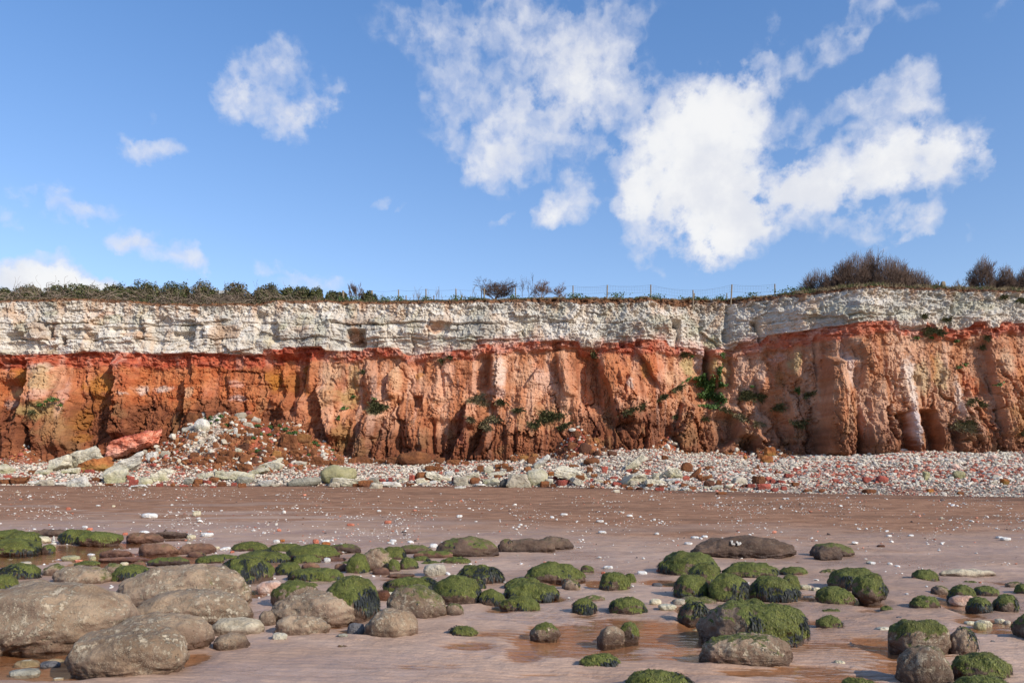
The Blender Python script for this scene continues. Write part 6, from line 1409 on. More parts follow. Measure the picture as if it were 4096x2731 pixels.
def build_shingle():
    rg = np.random.RandomState(21)
    n = 42000
    px = rg.uniform(-110, 1134, n * 2)
    s = rg.uniform(-.02, 1.02, n * 2)
    Ye = edge_Y(px); Yf, _ = foot_YZ(px)
    keep = rg.rand(n * 2) < np.clip((Yf - Ye) / 20.0 * (.5 + .5 * Yf / 55), 0, 1)
    px, s = px[keep][:n], s[keep][:n]
    Ye = edge_Y(px); Yf, _ = foot_YZ(px)
    Y = Ye + s * (Yf - Ye); X = (px - HX) / F * Y
    n1 = fbm(X * .35, Y * .35, 0, 3, 800); n2 = fbm(X * .9, Y * .9, 0, 3, 804)
    size = np.exp(rg.normal(-2.02, .36, len(X)))
    right = sst(px, 640, 800)
    size *= 1 + .25 * sst(s, .3, .75) * right - .35 * right * (1 - sst(s, .05, .16)) - .25 * (1 - sst(px, 250, 420)) * 0
    # the shingle thins over the brown heaps
    mound = np.zeros_like(X); heap = np.zeros_like(X)
    for (c, l, r, h, reach) in MOUNDS:
        q = np.sqrt(np.where(px < c, (px - c) / (c - l), (px - c) / (r - c)) ** 2 + (np.clip(Yf - Y, 0, 99) / reach) ** 2)
        mound = np.maximum(mound, 1 - sst(q + .25 * n2, .7, 1.0))
    C, ci = pick(rg, len(X), [(42, (.66, .575, .465)), (24, (.57, .48, .36)), (16, (.47, .415, .335)), (8, (.58, .38, .29)), (5, (.44, .18, .125)), (1, (.30, .13, .06))])
    redk = np.clip(.04 + .30 * sst(n1, .05, .35) + .9 * right * np.exp(-((s - .36 - .05 * n1) / .10) ** 2) * (1 - .6 * sst(px, 900, 960)) * sst(px, 740, 860) + .3 * right * sst(n2, .1, .4), 0, .85)
    isred = rg.rand(len(X)) < redk * .8
    redc, _ = pick(rg, len(X), [(5, (.40, .115, .07)), (4, (.48, .19, .13)), (2, (.55, .28, .2))])
    C[isred] = redc[isred]
    brn, _ = pick(rg, len(X), [(6, (.26, .10, .04)), (2, (.36, .15, .06)), (1.5, (.4, .11, .07)), (2.2, (.58, .52, .42))])
    white_ch = np.clip(sst(.35 * fbm(X * .5 + 5, Y * .5, 0, 3, 478) + np.exp(-((px - 205) / 24.) ** 2) * sst(s, .45, .6), .45, .8), 0, 1)
    onm = rg.rand(len(X)) < mound * (1 - .9 * white_ch)
    C[onm] = brn[onm]
    Z = ground_z(X, Y)
    size = size * (1 - .3 * mound)
    ok = (rg.rand(len(X)) > mound * .35)
    pebble_field("shingle", X[ok], Y[ok], Z[ok], size[ok], C[ok], "bank of white, grey and red pebbles along the cliff foot", seed=3, cat='shingle')
    # angular rubble on the heaps
    m = (mound > .35)
    k = np.where(m)[0]; k = rg.choice(k, min(2600, len(k)), replace=False)
    jx = rg.normal(0, .25, len(k))
    X2 = X[k] + jx; Y2 = Y[k] + rg.normal(0, .2, len(k))
    s2 = np.exp(rg.normal(-1.62, .42, len(k)))
    wch = white_ch[k]
    cw, _ = pick(rg, len(k), [(4, (.62, .55, .45)), (4, (.50, .42, .31))])
    C2 = np.where((rg.rand(len(k)) < .12 + .8 * wch)[:, None], cw, brn[k])
    pebble_field("rubble", X2, Y2, ground_z(X2, Y2), s2, C2, "broken brown and white rubble covering the heaps below the cliff", flat=(.5, 1.0), seed=5, cat='rubble')
    # pebbles strewn over the sand
    n = 9000
    px = rg.uniform(-40, 1064, n * 3)
    py = rg.uniform(484, 600, n * 3)
    e = cEdge(px)
    t = py - e
    left = 1 - sst(px, 380, 560)
    dens = 1.0 * np.exp(-((t - 8) / 7.0) ** 2) + .55 * np.exp(-((t - 20) / 12.0) ** 2) * sst(px, 250, 900) + .8 * left * np.exp(-((py - 521) / 13.0) ** 2) + .28 * np.exp(-((py - 520) / 30) ** 2) + .05 * np.exp(-((py - 560) / 40) ** 2)
    dens *= .12 + 1.5 * sst(fbm(px * .014, py * .07, 0, 4, 820), -.12, .35)
    dens[t < 1] = 0
    keep = rg.rand(n * 3) < dens
    px, py = px[keep][:n], py[keep][:n]
    Y = ray_Y(py); X = (px - HX) / F * Y
    size = np.exp(rg.normal(-3.4, .55, len(X))) * (.75 + .012 * Y)
    C, _ = pick(rg, len(X), [(64, (.70, .66, .60)), (10, (.55, .48, .38)), (9, (.56, .22, .14)), (8, (.40, .14, .08)), (6, (.12, .09, .08)), (5, (.28, .17, .11))])
    pebble_field("scattered_pebbles", X, Y, ground_z(X, Y), size, C, "small white and red pebbles strewn over the brown sand", flat=(.35, .6), seed=7, embed=.2, cat='pebbles')
build_shingle()

# larger loose stones lying on the sand and in the pools, one by one
def stone(c, x0, x1, yt, yb, kind, label, seed, group=None, depth=.7, cropf=bpx, flat=None):
    pl, pt = cropf(c, x0, yt); pr, pb = cropf(c, x1, yb)
    Y = float(ray_Y(pb)); w = (pr - pl) / F * Y
    X = ((pl + pr) / 2 - HX) / F * (Y + depth * w * .4)
    Yc = Y + depth * w * .4
    z0 = float(ground_z(np.array([X]), np.array([Yc]))[0])
    h = max((pb - pt) / F * Y - depth * w * CAMZ / Y * .55, (.30 if w < .5 else .10) * w)
    rg = np.random.RandomState(3000 + seed)
    d, Fc = ico(3)
    p = rock_shape(rg, d) * .5 + d * .45
    p = p / (p.max(0) - p.min(0)) * np.array([w, depth * w, h * 1.25])
    p[:, 2] -= p[:, 2].min() + .22 * h
    q = p * 6 / max(w, .05) + seed
    p = p * (1 + .07 * fbm(q[:, 0], q[:, 1], q[:, 2], 3, 900 + seed % 50))[:, None]
    a, b_, f_ = ROCKC[kind]
    C = lerp(a, b_, sst(fbm(q[:, 0] * .5, q[:, 1] * .5, q[:, 2] * .6, 3, 910), -.3, .4)) * rg.uniform(.92, 1.1)
    o = mesh_obj('stone', p, Fc, M['fallen'], smooth=True, attrs={'Col': C}, loc=(X, Yc, z0))
    return tag(o, label, 'stone', group or 'loose stones on the wet sand')
ROCKC['purewhite'] = ((.76, .73, .68), (.66, .62, .56), (.6, .5, .4))
ROCKC['coral'] = ((.58, .20, .12), (.48, .15, .09), (.4, .15, .1))
ROCKC['cream'] = ((.66, .57, .40), (.52, .44, .28), (.4, .34, .2))
ROCKC['bluegrey'] = ((.16, .15, .15), (.12, .11, .11), (.1, .09, .09))
STONES = [
    (0, 1072, 1192, 297, 330, 'purewhite', "long smooth white stone on the upper sand at left"), (0, 1456, 1518, 271, 312, 'cream', "chunky cream stone standing alone on the upper sand at left"), (0, 498, 536, 246, 268, 'coral', "coral-red stone alone on the brown upper sand at left"), (0, 724, 756, 225, 238, 'purewhite', "small white stone uphill of the long smooth white one"), (0, 845, 870, 228, 242, 'cream', "small cream stone, right of the small white one on the upper sand"),
    (0, 235, 378, 458, 503, 'cream', "flat tan stone between the mossy left mounds and the stone stack"), (0, 1052, 1124, 414, 440, 'purewhite', "white stone sitting on the low dark rock"), (0, 1408, 1480, 428, 460, 'cream', "cream stone at the end of the thin dark ledge"), (0, 620, 662, 385, 404, 'purewhite', "white stone behind the mossy pair, beside a coral one"), (0, 655, 700, 396, 416, 'coral', "coral stone touching a white one behind the mossy pair"), (0, 925, 965, 424, 445, 'coral', "coral-brown stone left of the white stone on the dark rock"), (0, 1518, 1610, 428, 452, 'purewhite', "broken white stones in a flat row on the wet sand"),
    (0, 1775, 1832, 528, 562, 'purewhite', "white fist-shaped stone by the low mossy rock"), (0, 1545, 1605, 538, 575, 'purewhite', "upright white stone in the row among brown rocks"), (0, 1478, 1548, 545, 568, 'purewhite', "white stone at the left end of the row among brown rocks"), (0, 1610, 1660, 540, 560, 'cream', "cream stone in the row among brown rocks"), (0, 1680, 1740, 538, 562, 'purewhite', "white stone at the right of the row among brown rocks"), (0, 1270, 1305, 540, 560, 'purewhite', "white stone on the flat brown and green rock"),
    (0, 470, 598, 608, 645, 'olive', "flat mottled olive stone in the shallow stream"), (0, 678, 722, 604, 634, 'olive', "upright olive stone in the shallow stream"), (0, 474, 512, 594, 612, 'coral', "coral stone beside the flat olive one in the stream"), (0, 960, 992, 582, 602, 'coral', "coral stone in front of the smooth reddish rock"), (0, 660, 715, 578, 598, 'purewhite', "white stone lying left of the smooth reddish rock"), (0, 905, 968, 640, 668, 'cream', "cream stone between two dark rocks behind the long dome"), (0, 155, 235, 636, 662, 'tan', "pale stone behind the weedy rock at the left edge"), (0, 1190, 1250, 578, 598, 'cream', "pale green-white stone in the stream below the brown rocks"), (0, 1735, 1770, 572, 592, 'coral', "coral stone below the low mossy rock"),
    (0, 112, 288, 1328, 1402, 'green', "pale greenish stone in the brown pool left of the pitted boulder"), (0, 350, 478, 1338, 1385, 'green', "sunken pale green stone touching the pitted boulder"), (0, 305, 458, 1386, 1442, 'bluegrey', "smooth blue-grey stone in the brown pool"), (0, 90, 298, 1430, 1506, 'grey', "brown barnacled stone at the pool's near edge"), (0, 400, 478, 1510, 1532, 'chalk', "pale yellow stone at the bottom edge of the brown pool"), (0, 1095, 1145, 908, 945, 'grey', "small pebble perched between the brown domes"),
    (1, 120, 234, 1203, 1260, 'chalk', "pale yellow stone alone on the sand below the flat-topped bare boulder"), (1, 690, 822, 1098, 1192, 'bluegrey', "dark wet slab sunk in the puddle left of the egg-like boulder"), (1, 965, 1048, 884, 920, 'cream', "cream stone in the gap left of the green-capped boulder"), (1, 1030, 1088, 844, 896, 'tan', "tan stone above the cream one in the gap left of the green-capped boulder"), (1, 908, 1012, 885, 958, 'dark', "dark brown stone filling the gap between the tall green and green-capped boulders"), (1, 618, 692, 1215, 1240, 'grey', "small pale stone on the sand in front of the egg-like boulder"),
    (1, 15, 212, 782, 888, 'pinkish', "pink and cream stone with a little weed, left of the tall rounded boulder"), (1, 1262, 1437, 670, 766, 'tan', "pale angular chalk stone standing bare among green boulders"), (1, 510, 562, 622, 660, 'purewhite', "white stone below the larger mossy hump"), (1, 625, 700, 565, 590, 'purewhite', "flat white shard right of the larger mossy hump"), (1, 1308, 1372, 520, 552, 'purewhite', "white stone at the left foot of the large dark boulder"), (1, 495, 560, 485, 515, 'purewhite', "white stone on the crest line beside a red one"), (1, 428, 475, 482, 515, 'coral', "red stone left of the white one on the crest line"), (1, 495, 562, 502, 535, 'orange', "orange-brown stone in front of the white one on the crest line"), (1, 130, 180, 478, 505, 'purewhite', "white stone above the low mossy hump"), (1, 178, 218, 472, 490, 'orange', "small orange-brown stone right of the white one above the low hump"), (1, 1010, 1060, 490, 515, 'purewhite', "white and pink stone on the sand above the brown-faced cluster"),
    (1, 685, 745, 370, 388, 'coral', "flat coral stone on the upper sand, left of a rounder one"), (1, 968, 1022, 344, 368, 'coral', "rounder coral stone on the upper sand left of the middle"), (1, 1512, 1556, 306, 326, 'purewhite', "white stone on the upper sand behind the large dark boulder"), (1, 200, 226, 268, 290, 'purewhite', "white stone on the upper sand in the left half"), (1, 912, 945, 264, 280, 'purewhite', "white stone uphill of the rounder coral stone"), (1, 158, 190, 408, 426, 'coral', "small coral stone low on the upper sand"), (1, 1645, 1690, 912, 945, 'tan', "tan pebble against the black-and-green boulder"),
    (2, 686, 762, 690, 716, 'purewhite', "flat white stone behind the boxy boulder"), (2, 945, 1018, 736, 756, 'purewhite', "flat white stone on wet sand left of the right-hand cluster"), (2, 1246, 1308, 720, 748, 'purewhite', "white stone at the foot of the cluster's leading boulder"), (2, 672, 706, 726, 748, 'coral', "coral stone just above the boxy boulder"), (2, 1088, 1132, 724, 742, 'coral', "coral stone left of the cluster's leading boulder"), (2, 676, 720, 848, 865, 'cream', "cream pebble in front of the boxy boulder"), (2, 1036, 1128, 944, 994, 'cream', "knobbly cream stone right of the shaggy dark boulder"), (2, 1100, 1238, 993, 1034, 'green', "flat green stone in the channel left of the huge boulder"), (2, 1218, 1305, 935, 982, 'tan', "tan stone wedged above the dark weedy boulder"), (2, 1055, 1135, 815, 845, 'bluegrey', "flat dark stone on sand left of the bright green round boulder"), (2, 1362, 1412, 1112, 1142, 'green', "pale green stone in the channel beside the huge boulder"),
    (2, 650, 712, 425, 448, 'purewhite', "white stone on the upper sand right of the twin-lobed boulder"), (2, 1430, 1478, 458, 476, 'purewhite', "rounded white stone just behind the lettered rock's left end"), (2, 1350, 1412, 466, 484, 'purewhite', "flat white stone left of the rounded one behind the lettered rock"), (2, 1300, 1360, 508, 528, 'purewhite', "white stone on the sand in front of the lettered rock's left tip"), (2, 1060, 1085, 332, 348, 'purewhite', "white stone high on the sand in the middle"), (2, 365, 420, 294, 308, 'purewhite', "thin white stone high on the sand right of the middle"), (2, 635, 692, 344, 360, 'purewhite', "thin white stone lower on the sand right of the middle"), (2, 1075, 1110, 438, 455, 'purewhite', "white stone halfway between the dark boulders"), (2, 50, 80, 368, 382, 'purewhite', "white chip above the twin-lobed boulder"),
    (3, 240, 328, 830, 870, 'cream', "cream stone left of the mushroom pair"), (3, 328, 398, 850, 878, 'cream', "smaller cream stone touching the mushroom pair's low boulder"), (3, 760, 812, 666, 684, 'purewhite', "white stone right of the tall domed green boulder"), (3, 262, 350, 888, 918, 'bluegrey', "grey flat stone in the puddle left of the mushroom pair's low boulder"), (3, 1362, 1562, 903, 980, 'pinkish', "pinkish-white slanting stone below the joined flat-topped boulders"),
    (3, 1570, 1685, 1064, 1140, 'cream', "rounded cream stone atop an olive one near the right edge"), (3, 1555, 1640, 1098, 1158, 'olive', "olive stone under the rounded cream one near the right edge"), (3, 1478, 1562, 1076, 1116, 'green', "flat pale green stone left of the cream and olive pair"), (3, 1718, 1788, 1074, 1112, 'cream', "tan stone right of the cream and olive pair"), (3, 1782, 1830, 1082, 1116, 'tan', "little tan stone at the end of the stone row near the right edge"), (3, 498, 580, 1394, 1430, 'cream', "small knobbly cream stone alone on the sand lower right"), (3, 832, 890, 1298, 1322, 'tan', "tan pebble by the knuckled boulder's left foot"), (3, 815, 925, 1155, 1180, 'chalk', "pale yellow chips in the puddle above the knuckled boulder"), (3, 892, 932, 452, 468, 'purewhite', "tent-shaped white stone on the upper sand at right"), (3, 1058, 1098, 454, 468, 'purewhite', "white stone right of the tent-shaped one"), (3, 1720, 1775, 466, 482, 'purewhite', "white stone near the right end of the upper sand"), (3, 1755, 1832, 480, 496, 'purewhite', "flat white stone just below another near the right end"), (3, 822, 882, 528, 542, 'dark', "brown stone on the upper sand right of the green-crested dark boulder"), (3, 1296, 1322, 316, 336, 'tan', "little upright grey stone on the brown sand at right"), (3, 740, 790, 655, 680, 'grey', "grey pebble by the tall domed boulder"), (3, 1680, 1710, 1250, 1265, 'bluegrey', "dark pebble on the sand at lower right"), (3, 970, 1008, 1074, 1090, 'bluegrey', "blue-black pebble on the sand right of the mussel-speckled rock"),
]
ROCKC['pinkish'] = ((.56, .42, .34), (.48, .28, .20), (.42, .2, .14))
ROCKC['cream2'] = ((.46, .42, .31), (.36, .33, .22), (.3, .28, .16))
for i, (c, x0, x1, yt, yb, kd, lb) in enumerate(STONES):
    stone(c, x0, x1, yt, yb, kd, lb, i, depth=.5 if x1 - x0 > 300 else .7)

# a stack of balanced pebbles
def build_cairn():
    pb = bpx(0, 405, 514); Y = float(ray_Y(pb[1])); X = (pb[0] - HX) / F * Y
    z = float(ground_z(np.array([X]), np.array([Y]))[0])
    t = tag(empty('stone_cairn', (X, Y, z)), "little stack of five white stones balanced on the wet sand", 'cairn')
    zc = -.01
    for i, (w, h) in enumerate(((.118, .055), (.075, .045), (.065, .040), (.058, .034), (.035, .026))):
        d, Fc = ico(2)
        rg = np.random.RandomState(50 + i)
        p = d * (1 + .06 * rg.normal(size=(len(d), 1))) * np.array([w / 2, w * .42, h / 2])
        p[:, 2] += zc + h / 2; zc += h * .96
        p[:, 0] += rg.normal(0, .004)
        mesh_obj('stone', p, Fc, M['fallen'], t, smooth=True, attrs={'Col': np.tile(np.array([[.70, .66, .58]]) * rg.uniform(.85, 1.1), (len(p), 1))})
build_cairn()

# white letters scratched on the wide dark rock
def build_letters():
    r = LETTER_ROCK
    rock = [c for c in r.children if c.name.startswith('rock')][0]
    co = np.empty(len(rock.data.vertices) * 3, np.float32); rock.data.vertices.foreach_get('co', co); co = co.reshape(-1, 3)
    off = np.array(r.location)
    Wd = co + off
    ppx = HX + Wd[:, 0] / Wd[:, 1] * F; ppy = HY - (Wd[:, 2] - CAMZ) / Wd[:, 1] * F
    front = co[:, 1] < .05
    def on(px, py):
        d = (ppx - px) ** 2 + (ppy - py) ** 2 + np.where(front, 0, 1e6)
        i = np.argsort(d)[:4]
        return co[i].mean(0) + np.array([0, -.045, .02])
    def lp(x, y):      # measured in the close-up of the lettered rock
        return (2700 + x / 3.92) / 4, (2080 + y / 3.92) / 4
    strokes = [[(872, 325), (885, 350), (878, 378)], [(880, 378), (930, 382)], [(945, 350), (978, 352)], [(978, 345), (968, 372)], [(965, 380), (1008, 386)], [(1000, 352), (1002, 384)], [(1020, 348), (1018, 372)], [(885, 340), (892, 336)]]
    for k, st in enumerate(strokes):
        pts = [on(*lp(*q)) for q in st]
        Vv, Fv = [], []
        for a, b in zip(pts[:-1], pts[1:]):
            dv = b - a; L = np.linalg.norm(dv); dv = dv / max(L, 1e-6)
            s = np.cross(dv, np.array([0, -1, 0])); s /= np.linalg.norm(s) + 1e-9
            i0 = len(Vv) * 1
            hw = .016
            for e, dy in ((a, 0), (b, 0)):
                for u in (-1, 1):
                    for v in (-1, 1):
                        Vv.append(e + s * hw * u + np.array([0, .006 * v, 0]))
            Fv += [[i0 + q for q in f] for f in ((0, 2, 6, 4), (1, 3, 7, 5), (0, 1, 5, 4), (2, 3, 7, 6), (0, 1, 3, 2), (4, 5, 7, 6))]
        o = mesh_obj('painted_stroke', np.array(Vv), np.array(Fv), M['fallen'], r, attrs={'Col': np.tile([[.55, .52, .47]], (len(Vv), 1))})
build_letters()
# ------------------------------------------------------------------ plants and fence on the cliff top
EDGE = CLIFF_P[-1]
def edge_at(px):
    return np.array([np.interp(px, CLIFF_PX, EDGE[:, i]) for i in range(3)])
def leaf_mat(name, rough=.7, trans=.0):
    mt, k, b = material(name)
    k.put(b.inputs['Base Color'], k.attr('Col'))
    b.inputs['Roughness'].default_value = rough
    b.inputs['Specular IOR Level'].default_value = .3
    return mt
M['leaf'] = leaf_mat('leaves', .55)
M['twig'] = leaf_mat('twigs', .9)
M['grass'] = leaf_mat('dry_grass', .9)
M['post'] = plain('weathered_post', (.24, .19, .13))
M['wire'] = plain('fence_wire', (.16, .15, .14), .6)
M['plaster'] = plain('white_plaster', (.72, .70, .66))
M['roofing'] = plain('grey_roofing', (.40, .40, .40))

def tubes(segs, sides=3):
    """segs: list of (p0, p1, r0, r1)"""
    n = len(segs)
    A = np.array([s[0] for s in segs]); B = np.array([s[1] for s in segs]); ra = np.array([s[2] for s in segs]); rb = np.array([s[3] for s in segs])
    d = B - A; d /= np.linalg.norm(d, axis=1)[:, None] + 1e-9
    up = np.where(np.abs(d[:, 2:3]) > .9, np.array([[1., 0, 0]]), np.array([[0, 0, 1.]]))
    u = np.cross(d, up); u /= np.linalg.norm(u, axis=1)[:, None] + 1e-9
    v = np.cross(d, u)
    ring = []
    for P, r in ((A, ra), (B, rb)):
        for k in range(sides):
            a = 2 * math.pi * k / sides
            ring.append(P + (u * math.cos(a) + v * math.sin(a)) * r[:, None])
    V = np.stack(ring, 1).reshape(-1, 3)
    i0 = np.arange(n)[:, None] * 2 * sides
    Fq = np.concatenate([i0 + np.array([[k, (k + 1) % sides, sides + (k + 1) % sides, sides + k]]) for k in range(sides)])
    return V, Fq

def leaf_cloud(rg, P, N, size, flutter=.6):
    """small leaf quads (kite shaped) at points P facing roughly N"""
    n = len(P)
    nn = N + rg.normal(0, flutter, N.shape); nn /= np.linalg.norm(nn, axis=1)[:, None] + 1e-9
    t = np.cross(nn, rg.normal(size=N.shape)); t /= np.linalg.norm(t, axis=1)[:, None] + 1e-9
    b = np.cross(nn, t)
    s = (size * rg.uniform(.6, 1.3, n))[:, None]
    V = np.stack([P - t * s * .5, P + b * s * .36 + nn * s * .08, P + t * s * .55, P - b * s * .36 + nn * s * .08], 1).reshape(-1, 3)
    return V, np.arange(n * 4).reshape(n, 4)

def ivy_bush(x0, x1, yt, yb, label, seed, twiggy=0.0, off=1.3, crop=(0, 1100), group='rounded evergreen bushes along the cliff edge', brown=0.0):
    pl, pt = (crop[0] + x0 / 3.36) / 4, (crop[1] + yt / 3.36) / 4
    pr, pb = (crop[0] + x1 / 3.36) / 4, (crop[1] + yb / 3.36) / 4
    e = edge_at((pl + pr) / 2); Y = e[1] + off
    w = (pr - pl) / F * Y * 1.28; X = ((pl + pr) / 2 - HX) / F * Y
    z0 = e[2] - .25; ztop = CAMZ + (HY - pt) / F * Y
    h = ztop - z0
    rg = np.random.RandomState(4000 + seed)
    root = tag(empty('ivy_bush', (X, Y, z0)), label, 'bush', group)
    n = int(1700 + 1000 * w)
    d = rg.normal(size=(n, 3)); d[:, 2] = np.abs(d[:, 2]) * 1.1 - .12; d /= np.linalg.norm(d, axis=1)[:, None]
    lump = 1 + .24 * fbm(d[:, 0] * 1.6 + seed, d[:, 1] * 1.6, d[:, 2] * 1.6, 3, 1000 + seed) + .10 * fbm(d[:, 0] * 4 + seed, d[:, 1] * 4, d[:, 2] * 4, 2, 1010)
    rr = lump * np.where(rg.rand(n) < .72, rg.uniform(.88, 1.04, n) + (rg.rand(n) < .03) * rg.uniform(.02, .14, n), rg.uniform(.55, .92, n))
    ds = np.sign(d) * np.abs(d) ** .9
    P = ds * rr[:, None] * np.array([w / 2, max(w * .4, .7), h * .98])
    P[:, 2] = np.maximum(P[:, 2], -.1)
    P[:, 2] *= h / max(np.percentile(P[:, 2], 99.3), .1)
    V, Fq = leaf_cloud(rg, P, d, .13)
    c = lerp((.042, .050, .016), (.135, .135, .045), rg.rand(n) ** 1.4)
    cl = fbm(P[:, 0] * 1.2 + seed, P[:, 1] * 1.2, P[:, 2] * 1.2, 3, 1020)
    c = lerp(c, (.15, .10, .062), np.clip(.9 * brown * (cl > -.35) + .55 * (cl > .22), 0, .9) * rg.uniform(.4, 1, n))
    fo = mesh_obj('foliage', V, Fq, M['leaf'], root, attrs={'Col': np.repeat(c, 4, 0)}); fo['kind'] = 'stuff'
    # solid dark core inside the leaves, and bare stems
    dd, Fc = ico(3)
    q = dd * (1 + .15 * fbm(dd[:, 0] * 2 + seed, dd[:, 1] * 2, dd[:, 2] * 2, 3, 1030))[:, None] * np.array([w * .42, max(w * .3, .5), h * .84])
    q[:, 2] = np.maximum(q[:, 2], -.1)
    mesh_obj('inner_core', q, Fc, M['twig'], root, attrs={'Col': np.tile([[.04, .036, .018]], (len(q), 1))})
    segs = []
    for k in range(int(22 + 130 * twiggy)):
        a = rg.uniform(-1.4, 1.4); f = rg.uniform(.0, .35)
        p = np.array([math.sin(a) * w * .46 * rg.uniform(.5, 1), -max(w * .4, .7) * rg.uniform(.7, 1.05) * math.cos(a) ** .5 if math.cos(a) > 0 else 0, h * f])
        dirv = np.array([rg.normal(0, .5), rg.normal(-.1, .2), rg.uniform(.4, 1.0)])
        for s_ in range(rg.randint(3, 7)):
            dirv = dirv + rg.normal(0, .35, 3); dirv /= np.linalg.norm(dirv)
            p2 = p + dirv * rg.uniform(.12, .28)
            lim = np.array([w / 2, max(w * .4, .7), h]); qn = np.linalg.norm(p2 / lim)
            if qn > 1.06: p2 = p2 / qn * 1.06
            segs.append((p, p2, .016, .012)); p = p2
    V, Fq = tubes(segs)
    tw = mesh_obj('stems', V, Fq, M['twig'], root, attrs={'Col': np.tile([[.17, .125, .09]], (len(V), 1))}); tw['kind'] = 'stuff'
    return root
IVY = [
    (-90, 192, 172, 320, "evergreen bush cut by the left edge of the cliff top", 0), (222, 580, 152, 325, "second rounded evergreen bush from the left on the cliff edge", 0), (575, 720, 245, 325, "low dark growth between the second and third evergreen bushes", 0), (632, 950, 148, 325, "third rounded evergreen bush from the left, with a steep right side", 0),
    (890, 1335, 128, 325, "broad fourth evergreen bush from the left", 0), (1310, 1470, 195, 325, "low gap bush between the fourth and fifth evergreen bushes", 0), (1400, 1690, 126, 325, "fifth evergreen bush, flat-topped, left of the tallest left bush", 0), (1590, 1830, 155, 325, "saddle bush joining the fifth bush to the tallest left one", 0), (1750, 2190, 96, 335, "tallest of the leftmost evergreen bushes, broad shouldered", 0),
]
IVY2 = [
    (-105, 235, 168, 420, "evergreen bush laced with grey stems, right of the broad-shouldered one", .5, 0), (130, 290, 240, 420, "low slope of evergreen right of the stem-laced bush", .2, 0), (268, 650, 160, 430, "round-topped twiggy bush left of the white roof", 1.0, .45), (735, 1040, 178, 440, "brown twiggy bush right of the white roof", 1.0, .95), (600, 800, 330, 430, "low scrub filling the gap under the white roof", .5, .2), (1020, 1150, 320, 430, "small green bush at the foot of the brown twiggy bush", .1, 0),
    (1115, 1490, 192, 420, "larger bush with brown left shoulder beginning the right group", .2, .25), (1475, 1675, 232, 415, "second bush of the right group, lower and green", .05, .1), (1655, 1895, 228, 415, "third bush of the right group, round and dark", .05, 0), (1880, 2055, 242, 400, "last small round bush before the fence begins", .05, 0), (2095, 2320, 290, 400, "sprawling ivy around an old post", .1, 0),
]
for i, (a, b, t, bb, lb, tw) in enumerate(IVY):
    ivy_bush(a, b, t, bb, lb, i, tw + .08)
for i, (a, b, t, bb, lb, tw, br) in enumerate(IVY2):
    ivy_bush(a, b, t, bb, lb, 20 + i, tw, crop=(680, 1080), brown=br)
ivy_bush(310, 480, 285, 395, "ivy clump wrapped round a leaning post", 40, .05, crop=(1360, 1080))
ivy_bush(-30, 100, 300, 400, "ivy mound round a broken post", 41, .1, crop=(1360, 1080))

